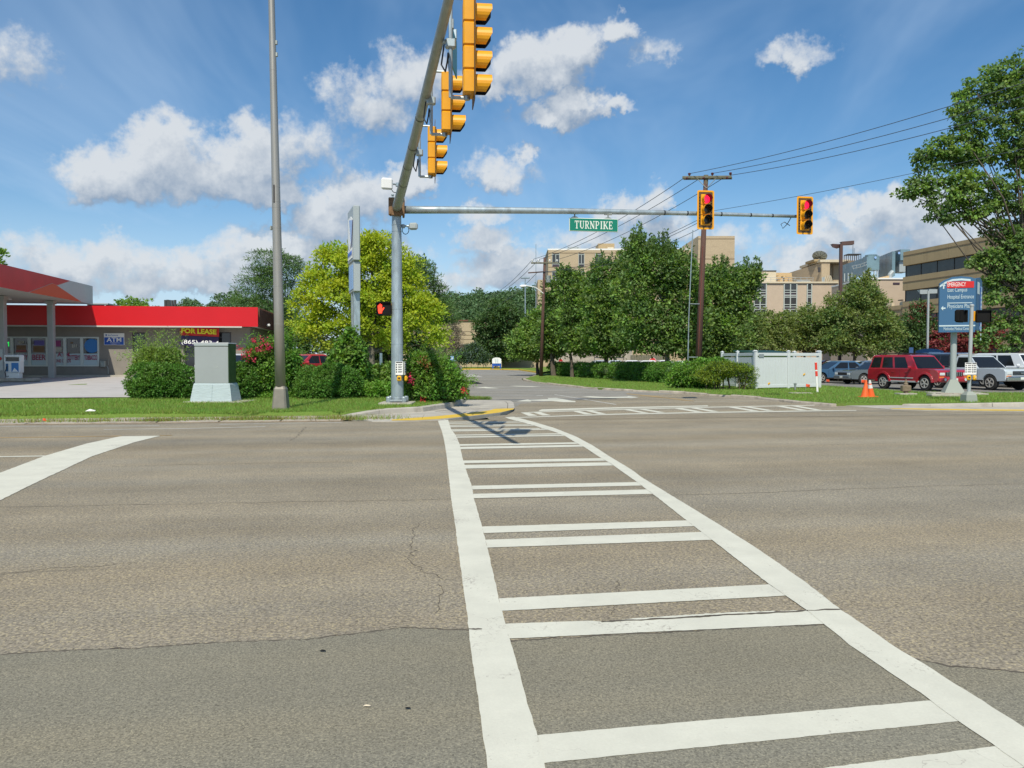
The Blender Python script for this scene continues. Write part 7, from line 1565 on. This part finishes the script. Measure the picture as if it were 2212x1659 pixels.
# ------------------------------------------------------------------ vegetation: crowns measured in photo pixels at the depth of each plant
def pxblobs(px, D, z0, cells, seed=0, dy=.35):
    r = np.random.default_rng(seed); b0 = P(px, 775, D); k = D / FPX; out = []
    for c in cells:
        cx_, cy_, rx, ry = c[:4]; p = P(cx_, cy_, D); yo = c[4] if len(c) > 4 else r.uniform(-dy, dy) * rx * k
        out.append((p.x - b0.x, yo, p.z - z0, rx * k, (rx * .85 if len(c) < 6 else c[5]) * k, ry * k))
    return (b0.x, D, z0), out
def ptree(name, label, px, D, z0, cells, leafm, trunk, n, per, cr, leaf, seed, group=None, **kw):
    base, bl = pxblobs(px, D, z0, cells, seed); return tree(name, label, 'tree', base, bl, leafm, trunk, n, per, cr, leaf, seed, group, **kw)
def pshrub(name, label, px, D, z0, cells, leafm, n, per, cr, leaf, seed, group=None, cat='shrub', **kw):
    base, bl = pxblobs(px, D, z0, cells, seed, .2); return shrub(name, label, cat, base, bl, leafm, n, per, cr, leaf, seed, group, **kw)

# --- left of the signal pole
yb = [(800, 600, 70, 46), (765, 565, 46, 34), (725, 585, 40, 38), (690, 625, 40, 36), (735, 650, 62, 42), (810, 655, 72, 46), (875, 635, 48, 42), (905, 680, 44, 34), (850, 575, 42, 34), (805, 540, 40, 24), (680, 690, 40, 32), (755, 705, 60, 30), (830, 712, 62, 32), (932, 722, 28, 20), (648, 660, 20, 22), (885, 592, 26, 28), (700, 735, 40, 25), (952, 738, 18, 14), (654, 705, 26, 20), (722, 552, 24, 18), (826, 526, 18, 12), (930, 682, 22, 16), (860, 745, 40, 16), (780, 535, 24, 16), (672, 600, 20, 18)]
ptree('street_tree', 'broad yellow-green deciduous tree behind the pylon sign', 806, 50, .42, yb, 'leaf_yellow', .21, 640, 80, .68, .20, 101, mix=('leaf_lime', lambda h: np.clip(1.0 - .75 * h, .36, .88)), wr=.6, up=.9, inner=.66, tw=80, th=.8, start=.22, bark='bark_grey')
ptree('shade_tree', 'dark bushy tree under and behind the yellow tree', 840, 58, .42, [(850, 720, 70, 50), (900, 730, 50, 40), (800, 735, 60, 35), (890, 600, 38, 40), (700, 760, 50, 30), (655, 720, 34, 36), (870, 765, 60, 25), (760, 765, 60, 25), (620, 700, 30, 40), (640, 755, 40, 30)], 'leaf_dark', .16, 560, 26, .6, .26, 102, bark='bark')
ptree('pine_tree', 'tall open pine behind the light pole and the store roof', 590, 74, .45, [(585, 570, 42, 26), (620, 578, 34, 24), (560, 600, 36, 18), (636, 602, 20, 24), (540, 622, 34, 16), (590, 615, 40, 18), (535, 648, 30, 14), (580, 655, 38, 16), (620, 640, 30, 20), (640, 660, 20, 20), (605, 690, 40, 24), (575, 690, 30, 18), (630, 720, 34, 26)], 'leaf_pine', .24, 640, 30, .75, .34, 103, wr=.16, out=.8, up=.9, flat=.5, tw=70, th=.95, start=.45, lean=(.4, 0))
ptree('pine_tree', 'smaller pine rising at the right shoulder of the yellow tree', 938, 72, .4, [(946, 636, 20, 22), (934, 655, 22, 18), (955, 668, 24, 16), (915, 590, 20, 26), (925, 612, 24, 18), (945, 690, 28, 14), (900, 570, 16, 12)], 'leaf_pine', .16, 260, 28, .7, .34, 104, wr=.18, up=.9, flat=.5, th=.95)
ptree('broadleaf_tree', 'small bright tree top peeking over the middle of the store roof', 287, 88, .45, [(287, 662, 28, 14), (275, 668, 18, 10), (300, 672, 22, 12), (287, 690, 30, 20)], 'leaf_bright', .12, 110, 24, .7, .36, 105, tw=20)
ptree('broadleaf_tree', 'sliver of foliage above the canopy at the far left edge', -14, 70, .45, [(-12, 560, 16, 24), (-20, 590, 24, 30), (-20, 640, 30, 40)], 'leaf_bright', .14, 100, 24, .6, .3, 106, tw=12)
cm = 'shrubs along the forecourt edge'
pshrub('round_shrub', 'dense clipped round shrub left of the utility cabinet', 345, 27.9, hl(7), [(316, 826, 36, 36), (352, 824, 42, 36), (388, 828, 34, 35), (345, 840, 56, 26)], 'leaf_hedge', 1240, 24, .115, .075, 111, cm, inner=.93, up=.5, sq=2.6, stems=4)
pshrub('tufted_shrub', 'feathery upright light green shrub rising behind the round clipped shrub', 340, 29.2, hl(8.4), [(340, 780, 36, 22), (320, 775, 22, 20), (364, 774, 26, 20), (343, 795, 46, 20)], 'leaf_tuft', 430, 26, .2, .12, 112, cm, wr=.32, up=.2, out=1.3, core=False, inner=.5)
# spiky shoots of that shrub
def spikes(root_name, px, D, z0, cells, leafm, n, L, per, leaf, seed, parent):
    rng = np.random.default_rng(seed); base, bl = pxblobs(px, D, z0, cells, seed, .2); B_ = np.array(bl); i = rng.choice(len(B_), n); d = unit(rng.normal(size=(n, 3)) + np.array([0, -.1, .9])); d[:, 2] = np.abs(d[:, 2])
    t = B_[i, :3] + d * B_[i, 3:] * .75; V = shoots(rng, t, d * np.array([1.1, .8, .9]), L, per, leaf, .22); return quads(root_name, V, len(V), [leafm], None, parent)
tuft = [o for o in bpy.data.objects if o.name.startswith('tufted_shrub')][0]
spikes('shoots', 340, 29.2, hl(8.4), [(340, 778, 44, 26), (318, 770, 26, 24), (368, 768, 30, 24)], 'leaf_tuft', 95, .72, 26, .10, 113, tuft)
pshrub('round_shrub', 'clipped dark shrub right behind the utility cabinet', 522, 28.2, hl(7.2), [(518, 822, 30, 36), (540, 830, 26, 32), (500, 835, 26, 28)], 'leaf_hedge', 760, 24, .115, .075, 114, cm, inner=.93, sq=2.6)
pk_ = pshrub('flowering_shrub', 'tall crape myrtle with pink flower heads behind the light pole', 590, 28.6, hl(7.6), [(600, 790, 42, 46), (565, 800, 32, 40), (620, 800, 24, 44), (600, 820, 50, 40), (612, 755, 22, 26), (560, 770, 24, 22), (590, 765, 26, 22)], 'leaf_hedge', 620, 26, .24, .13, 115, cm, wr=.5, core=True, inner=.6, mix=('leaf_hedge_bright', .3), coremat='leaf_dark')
def petals(px, D, z0, spots, seed, parent, r_=.055, n=30, mt_='petal_pink'):
    rng = np.random.default_rng(seed); b0 = P(px, 775, D); b0.z = z0
    for (x, y, s) in spots:
        p = P(x, y, D - .55) - b0; pos = np.array(p) + rng.normal(size=(n, 3)) * np.array([r_, r_, r_ * 1.25]) * s; d = rng.normal(size=(n, 3)); V = leaves(pos, d, rng.normal(size=(n, 3)), .07 * rng.uniform(.6, 1.2, n), .05 * np.ones(n)); quads('flower_head', V, n, [mt_], None, parent)
petals(590, 28.6, hl(7.6), [(519, 753, 1), (531, 759, 1.1), (543, 762, .9), (527, 769, .8), (537, 775, .9), (550, 777, .8), (549, 737, .8), (566, 733, 1.2), (572, 748, 1.5), (563, 752, 1.1), (580, 752, .9), (584, 749, .8), (556, 757, .9)], 116, pk_)
spikes('shoots', 590, 28.6, hl(7.6), [(612, 765, 26, 36), (560, 765, 24, 22)], 'leaf_hedge_bright', 60, .55, 24, .11, 117, pk_)
pshrub('round_shrub', 'large dark clipped shrub between the light pole and the pylon sign', 705, 28.0, hl(7), [(680, 828, 38, 34), (720, 826, 42, 36), (752, 832, 28, 30), (700, 842, 56, 22)], 'leaf_hedge', 1280, 24, .115, .075, 118, cm, inner=.93, sq=2.6)
pshrub('climbing_bush', 'leafy vine-like bush climbing the base of the pylon sign', 752, 31.5, hl(10), [(748, 760, 20, 36), (738, 790, 28, 30), (765, 800, 24, 34), (775, 830, 22, 26), (755, 735, 10, 22), (770, 762, 14, 26), (790, 812, 18, 22)], 'leaf_sweetgum', 330, 26, .22, .15, 119, cm, wr=.75, core=False, inner=.45, mix=('leaf_hedge_bright', .2))
pshrub('low_shrub', 'small leafy low shrub at the foot of the pylon sign', 818, 33, hl(12), [(815, 815, 26, 20), (850, 808, 24, 26), (836, 826, 34, 14)], 'leaf_bright', 200, 24, .22, .13, 120, cm, core=False, wr=.6)
pshrub('ground_cover', 'low arching bright green ground cover between pylon sign and signal pole', 812, 28.4, hl(7.4), [(790, 843, 30, 14), (825, 843, 34, 16), (770, 850, 26, 12), (600, 855, 40, 8), (560, 857, 30, 8)], 'leaf_hedge_bright', 330, 26, .16, .13, 121, cm, 'plant', core=False, wr=.35, flat=.5, stems=2)
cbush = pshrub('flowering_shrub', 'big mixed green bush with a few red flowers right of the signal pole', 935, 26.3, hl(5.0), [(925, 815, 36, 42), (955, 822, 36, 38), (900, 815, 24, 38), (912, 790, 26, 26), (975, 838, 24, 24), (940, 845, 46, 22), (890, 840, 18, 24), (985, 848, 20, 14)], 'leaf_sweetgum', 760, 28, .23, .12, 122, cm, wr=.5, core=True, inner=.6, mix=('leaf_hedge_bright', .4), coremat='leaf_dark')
petals(935, 26.3, hl(5.0), [(880.5, 814.5, .9), (889, 822, .8), (914, 864, .8), (1002, 843, .6)], 123, cbush, .07, 40)
spikes('shoots', 935, 26.3, hl(5.0), [(920, 785, 30, 30), (960, 805, 36, 30), (990, 840, 20, 24)], 'leaf_hedge_bright', 70, .5, 22, .1, 124, cbush)
petals(935, 26.3, hl(5.0), [(919, 783, .9), (925, 790, .8), (914, 777, .7)], 125, cbush, .08, 30, 'leaf_bronze')

# --- around the end of the side road
ptree('dead_conifer', 'grey half-dead conifer with a green top before the brick building', 979, 131, .1, [(978, 690, 12, 14), (976, 705, 16, 12), (980, 722, 18, 14), (975, 740, 22, 14), (985, 756, 22, 14), (970, 768, 18, 12)], 'leaf_dead', .24, 380, 22, .75, .42, 131, wr=.14, mix=('leaf_pine', lambda h: np.where(h > .80, .9, .12)), th=.98, bark='bark_grey', tw=110)
ptree('oak_tree', 'dark rounded tree on the lawn beside the arched white sign', 1072, 129, .1, [(1085, 690, 40, 30), (1055, 710, 34, 34), (1105, 705, 34, 36), (1075, 740, 46, 34), (1045, 750, 26, 26), (1110, 745, 34, 34), (1080, 668, 28, 16), (1060, 770, 30, 16)], 'leaf_dark', .26, 800, 28, .9, .42, 132)
pshrub('spreading_conifer', 'wide dark spreading conifer bush left of the arched white sign', 1018, 126, .1, [(1010, 768, 26, 16), (1030, 772, 26, 14), (995, 778, 20, 12), (1020, 756, 16, 12), (1045, 778, 18, 10)], 'leaf_blue', 300, 24, .8, .38, 133, None, core=False, wr=.3, mix=('leaf_dark', .55))
rw = 'street trees along the side road'
ptree('street_tree', 'light green street tree at the far end of the hedge row', 1162, 75, .1, [(1155, 725, 40, 32), (1180, 715, 36, 34), (1130, 740, 30, 28), (1165, 755, 46, 26), (1185, 685, 30, 22), (1195, 745, 32, 30), (1120, 762, 22, 18), (1160, 700, 28, 20)], 'leaf_bright', .16, 640, 26, .62, .29, 141, rw, mix=('leaf_maple', lambda h: .3 + 0 * h))
ptree('street_tree', 'green street tree with a thick forked trunk just right of the lamp pole', 1196, 71, .1, [(1215, 700, 34, 34), (1190, 715, 30, 30), (1225, 735, 36, 30), (1205, 655, 30, 28), (1230, 665, 34, 34), (1195, 630, 18, 24), (1180, 735, 24, 26), (1210, 750, 30, 14)], 'leaf_maple', .22, 560, 26, .62, .28, 142, rw, mix=('leaf_bright', lambda h: .3 + 0 * h))
ptree('street_tree', 'leaning twin-stem street tree in the middle of the hedge row', 1236, 65, .1, [(1255, 640, 40, 34), (1280, 665, 44, 40), (1245, 690, 40, 36), (1290, 705, 44, 38), (1250, 730, 42, 30), (1240, 612, 24, 22), (1295, 735, 38, 22), (1220, 600, 14, 16), (1265, 752, 38, 16)], 'leaf_maple', .15, 760, 26, .6, .27, 143, rw, mix=('leaf_bright', lambda h: .55 + 0 * h), shoot=16, shoot_len=.9, lean=(-.8, 0))
ptree('street_tree', 'dense street tree with a short dark trunk beside the white SUV roofs', 1308, 60, .1, [(1310, 600, 34, 34), (1335, 640, 44, 44), (1300, 660, 44, 40), (1330, 700, 46, 44), (1295, 715, 40, 36), (1345, 735, 36, 26), (1310, 746, 42, 20), (1325, 764, 26, 10), (1345, 600, 26, 30)], 'leaf_maple', .19, 820, 26, .58, .26, 144, rw, mix=('leaf_bright', lambda h: .5 + 0 * h), shoot=20, shoot_len=1.0)
ptree('street_tree', 'tallest street tree with upright leafy shoots left of the utility pole', 1440, 51, .1, [(1375, 570, 34, 40), (1420, 580, 44, 44), (1465, 590, 40, 44), (1365, 630, 40, 44), (1415, 645, 52, 50), (1475, 640, 44, 46), (1380, 690, 48, 42), (1440, 705, 54, 40), (1490, 700, 40, 44), (1410, 742, 52, 24), (1465, 746, 40, 26), (1365, 728, 34, 26), (1366, 540, 18, 26), (1500, 740, 30, 34)], 'leaf_maple', .19, 1050, 28, .56, .235, 145, rw, mix=('leaf_bright', lambda h: .38 + 0 * h), shoot=60, shoot_len=1.15, bark='bark_grey')
ptree('street_tree', 'dark street tree spreading right from behind the utility pole', 1528, 53, .1, [(1540, 610, 34, 34), (1570, 630, 36, 32), (1600, 615, 34, 26), (1545, 660, 40, 40), (1585, 675, 40, 40), (1530, 710, 40, 44), (1570, 725, 44, 40), (1545, 756, 44, 28), (1620, 600, 20, 20), (1505, 660, 26, 40), (1610, 650, 26, 24), (1510, 770, 30, 24)], 'leaf_maple', .19, 800, 28, .56, .24, 146, rw, mix=('leaf_bright', lambda h: .4 + 0 * h), shoot=36, shoot_len=1.0)
ot = 'ornamental trees behind the fence'
ptree('ornamental_tree', 'olive ornamental tree behind the left end of the white fence', 1600, 62, .05, [(1600, 720, 36, 34), (1625, 705, 30, 26), (1580, 745, 30, 26), (1620, 745, 36, 24), (1570, 715, 20, 24)], 'leaf_olive', .11, 420, 26, .55, .22, 147, ot, mix=('leaf_maple', lambda h: .4 + 0 * h))
ptree('ornamental_tree', 'airy pale olive tree with fanned branches behind the middle of the fence', 1653, 64, .05, [(1655, 700, 34, 26), (1635, 720, 30, 26), (1680, 715, 32, 28), (1655, 740, 40, 24), (1690, 745, 26, 22), (1700, 690, 18, 14)], 'leaf_olive', .10, 340, 24, .55, .22, 148, ot, inner=.4)
ptree('ornamental_tree', 'olive tree behind the right end of the white fence', 1735, 66, .05, [(1730, 705, 40, 26), (1765, 700, 36, 30), (1715, 735, 36, 26), (1760, 740, 40, 28), (1790, 715, 26, 30), (1745, 680, 22, 16)], 'leaf_olive', .12, 520, 26, .56, .22, 149, ot, mix=('leaf_maple', lambda h: .25 + 0 * h))
ptree('ornamental_tree', 'large olive-green pear tree in front of the brown parking lamp', 1846, 63, .05, [(1855, 640, 30, 24), (1830, 660, 36, 26), (1880, 655, 34, 26), (1860, 690, 48, 30), (1810, 700, 36, 34), (1900, 700, 36, 34), (1850, 725, 56, 30), (1920, 735, 28, 24), (1800, 740, 36, 26), (1870, 755, 44, 18), (1860, 614, 16, 14), (1885, 620, 14, 12), (1930, 715, 16, 22)], 'leaf_olive', .15, 1000, 26, .56, .22, 150, ot, mix=('leaf_maple', lambda h: .3 + 0 * h), shoot=24, shoot_len=.9)
ptree('spruce_tree', 'blue-grey spruce tip poking up behind the pear tree', 1891, 80, .05, [(1890, 632, 4, 12), (1890, 645, 8, 12), (1892, 660, 12, 12), (1892, 680, 16, 14), (1894, 705, 20, 16)], 'leaf_blue', .12, 190, 20, .5, .26, 151, None, wr=.2, th=.98)
ptree('ornamental_tree', 'dark green tree with bronze shoots behind the slim grey lamp', 1980, 76, .05, [(1980, 690, 22, 22), (1965, 712, 26, 24), (1998, 715, 28, 24), (1980, 738, 38, 22), (1990, 668, 16, 14), (1960, 750, 26, 16), (2005, 748, 24, 16)], 'leaf_dark', .13, 420, 24, .6, .26, 152, ot, mix=('leaf_red', lambda h: np.where(h > .72, .45, .02)))
ptree('red_maple', 'low red maple with crimson leaves left of the sign pole', 2044, 74, .05, [(2040, 735, 24, 22), (2060, 728, 26, 22), (2030, 752, 24, 16), (2062, 752, 30, 18)], 'leaf_red', .1, 280, 24, .55, .24, 153, 'red maples by the office', mix=('leaf_dark', lambda h: .14 + 0 * h))
ptree('red_maple', 'crimson maple in front of the office behind the short metal pole', 2118, 73, .05, [(2110, 712, 28, 24), (2130, 700, 24, 22), (2095, 735, 30, 20), (2130, 730, 30, 20), (2120, 750, 36, 14)], 'leaf_red', .1, 320, 24, .55, .24, 154, 'red maples by the office', mix=('leaf_dark', lambda h: .14 + 0 * h))
# --- big tree at the right edge: layered, drooping sprays
bc = [(2150, 165, 34, 26), (2115, 200, 44, 28), (2085, 238, 34, 22), (2175, 215, 44, 34), (2200, 150, 36, 32), (2060, 268, 22, 16), (2125, 268, 44, 26), (2190, 275, 46, 34), (2098, 300, 36, 18), (2040, 322, 34, 22), (2078, 335, 46, 22), (2002, 335, 24, 18), (2135, 330, 40, 24), (2012, 365, 32, 12), (2200, 335, 46, 34), (1985, 400, 20, 18), (2020, 402, 34, 18), (2062, 398, 36, 22), (1962, 420, 18, 9), (2040, 438, 40, 20), (2090, 425, 34, 22), (2130, 395, 34, 22), (2022, 466, 26, 14), (2066, 472, 28, 16), (2105, 465, 26, 18), (2150, 445, 36, 30), (2195, 425, 46, 44),
      (2165, 500, 34, 26), (2195, 530, 44, 36), (2150, 560, 34, 14), (2115, 572, 24, 12), (2175, 590, 36, 26), (2200, 640, 36, 32), (2150, 640, 22, 22), (2175, 690, 28, 28), (2205, 720, 34, 26), (2180, 745, 18, 24), (2142, 700, 24, 22), (2132, 738, 16, 20), (2128, 556, 26, 14), (2148, 606, 26, 16), (2250, 200, 60, 55), (2260, 330, 60, 60), (2270, 480, 60, 70), (2270, 620, 60, 60)]
ptree('sweetgum_tree', 'huge sweetgum with drooping leafy branches along the right edge', 2208, 47.5, .05, bc, 'leaf_maple', .42, 1350, 34, .42, .20, 161, None, lf=.3, wr=.8, droop=.55, up=.5, inner=.35, tw=200, th=.9, start=.30, low=-1.2, mix=('leaf_bright', lambda h: .33 + 0 * h), lean=(.3, 0))
# --- hedge, shrubs by the fence
def hedge_run(name, label, a, b, H, Wd, leafm, n, seed, group=None, mix=None, leaf=.10):
    a, b = Vector(a), Vector(b); d = b - a; L = d.length; r = np.random.default_rng(seed)
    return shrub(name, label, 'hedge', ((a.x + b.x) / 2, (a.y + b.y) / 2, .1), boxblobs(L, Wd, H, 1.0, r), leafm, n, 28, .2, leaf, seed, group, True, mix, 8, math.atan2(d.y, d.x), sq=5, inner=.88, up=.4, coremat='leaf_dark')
hg = 'clipped hedges along the side road'
pa, pb3, pc, pd, pe = [P(x, 775, D) for x, D in ((1196, 74.5), (1285, 61.5), (1318, 58.5), (1380, 53.5), (1452, 48.6))]
hedge_run('hedge', 'far clipped dark hedge running under the street trees', pa, pc, 1.06, 1.2, 'leaf_hedge', 900, 171, hg)
hedge_run('hedge', 'near clipped dark hedge ending at the bright shrub', pc + Vector((.5, -.5, 0)), pe, 1.12, 1.3, 'leaf_hedge', 1000, 172, hg, ('leaf_hedge_bright', .2))
pshrub('bright_shrub', 'bright green leafy shrub at the end of the hedge before the utility pole', 1495, 40.6, .1, [(1485, 812, 36, 26), (1520, 806, 40, 28), (1465, 820, 20, 20), (1500, 822, 46, 18), (1550, 800, 30, 22)], 'leaf_hedge_bright', 620, 28, .24, .13, 173, None, wr=.55, inner=.8, mix=('leaf_hedge', .35), coremat='leaf_dark')
pshrub('juniper_bush', 'layered yellow-green juniper with bare stems beside the white fence', 1570, 38.6, .1, [(1545, 806, 34, 14), (1585, 802, 40, 14), (1612, 812, 24, 16), (1560, 794, 34, 10), (1600, 796, 26, 10), (1535, 822, 26, 10), (1618, 830, 20, 12), (1520, 812, 18, 14)], 'leaf_juniper', 460, 28, .24, .11, 174, None, wr=.3, flat=.45, core=False, inner=.5, up=1., stems=14, mix=('leaf_dark', .3))
pshrub('low_shrub', 'small yellow-flowered shrub in the planting bed by the parked cars', 1795, 58, .1, [(1788, 805, 10, 6), (1800, 804, 10, 6)], 'leaf_juniper', 60, 20, .2, .12, 175, None, core=False)
pshrub('low_shrub', 'small brown clump in the planting bed under the pear tree', 1868, 50, .1, [(1868, 819, 10, 6), (1850, 818, 12, 5)], 'leaf_dead', 60, 20, .2, .12, 176, None, core=False)
pshrub('low_shrub', 'rounded dark shrub at the left rear wheel of the bed beside the pear trunk', 1832, 56, .1, [(1832, 806, 14, 10), (1815, 808, 12, 8)], 'leaf_hedge', 90, 22, .2, .12, 177, None, core=False)
# --- mown grass: blades on both verges, weeds on the walk
def blades(name, pts, h, w, seed, mats=('blade', 'blade_dry'), dry=.10):
    r = np.random.default_rng(seed); n = len(pts); pts = np.array(pts); a = r.random(n) * 6.283; hh = h * r.uniform(.5, 1.3, n); ln = r.normal(size=(n, 2)) * .45 * hh[:, None]
    sx_, sy_ = np.cos(a) * w / 2, np.sin(a) * w / 2
    V = np.zeros((n, 4, 3)); V[:, 0] = pts + np.stack([sx_, sy_, 0 * a], 1); V[:, 1] = pts - np.stack([sx_, sy_, 0 * a], 1)
    tip = pts + np.stack([ln[:, 0], ln[:, 1], hh], 1); V[:, 2] = tip - np.stack([sx_, sy_, 0 * a], 1) * .15; V[:, 3] = tip + np.stack([sx_, sy_, 0 * a], 1) * .15
    o = quads(name, V, n, list(mats), (r.random(n) < dry).astype(float)); o['kind'] = 'stuff'; return o
r = np.random.default_rng(55); pts = []
for k in range(90000):
    s = 1.72 + (r.random() ** 1.5) * 6.4; a = a_right(s) - r.random() * (17 + s * .6) - .02; p = UV(a, s, hl(s)); pts.append((p.x, p.y, p.z))
blades('grass', pts, .075, .012, 56, dry=.16)
pts = []
def inside(p, poly):
    c = False; n = len(poly); j = n - 1
    for i in range(n):
        a, b = poly[i], poly[j]
        if (a[1] > p[1]) != (b[1] > p[1]) and p[0] < (b[0] - a[0]) * (p[1] - a[1]) / (b[1] - a[1]) + a[0]: c = not c
        j = i
    return c
gp2 = [(p[0], p[1]) for p in gpoly]
while len(pts) < 70000:
    y = 24 + 40 * r.random() ** 1.6; x = r.uniform(2, 26)
    if inside((x, y), gp2): pts.append((x, y, .10))
blades('grass', pts, .07, .014, 57, dry=.14)
pts = []
for (a, s, n, sp) in [(a_, s_, int(n_ * 2.0), p_ * 1.2) for (a_, s_, n_, p_) in [(-13.4, .5, 160, .35), (-11.8, .6, 200, .4), (-10.4, .45, 160, .3), (-9.1, .35, 260, .25), (-8.3, .7, 220, .4), (-6.9, .5, 420, .3), (-6.3, .45, 300, .25), (-4.9, .5, 220, .5), (-3.9, .45, 200, .5), (-15, .6, 200, .5), (-4.6, .45, 120, .15)]]:
    for k in range(n): p = UV(a + r.normal() * sp, max(.05, s + r.normal() * sp * .35), .015); pts.append((p.x, p.y, p.z))
blades('weeds', pts, .12, .014, 58, dry=.6)
pts = []
w0, w1_ = G(1004, 862), G(1056, 863.4)
for k in range(1500):
    p = w0.lerp(w1_, r.random()); pts.append((p.x + r.normal() * .08, p.y + r.normal() * .35, .02))
blades('weeds', pts, .10, .014, 59, dry=.3)
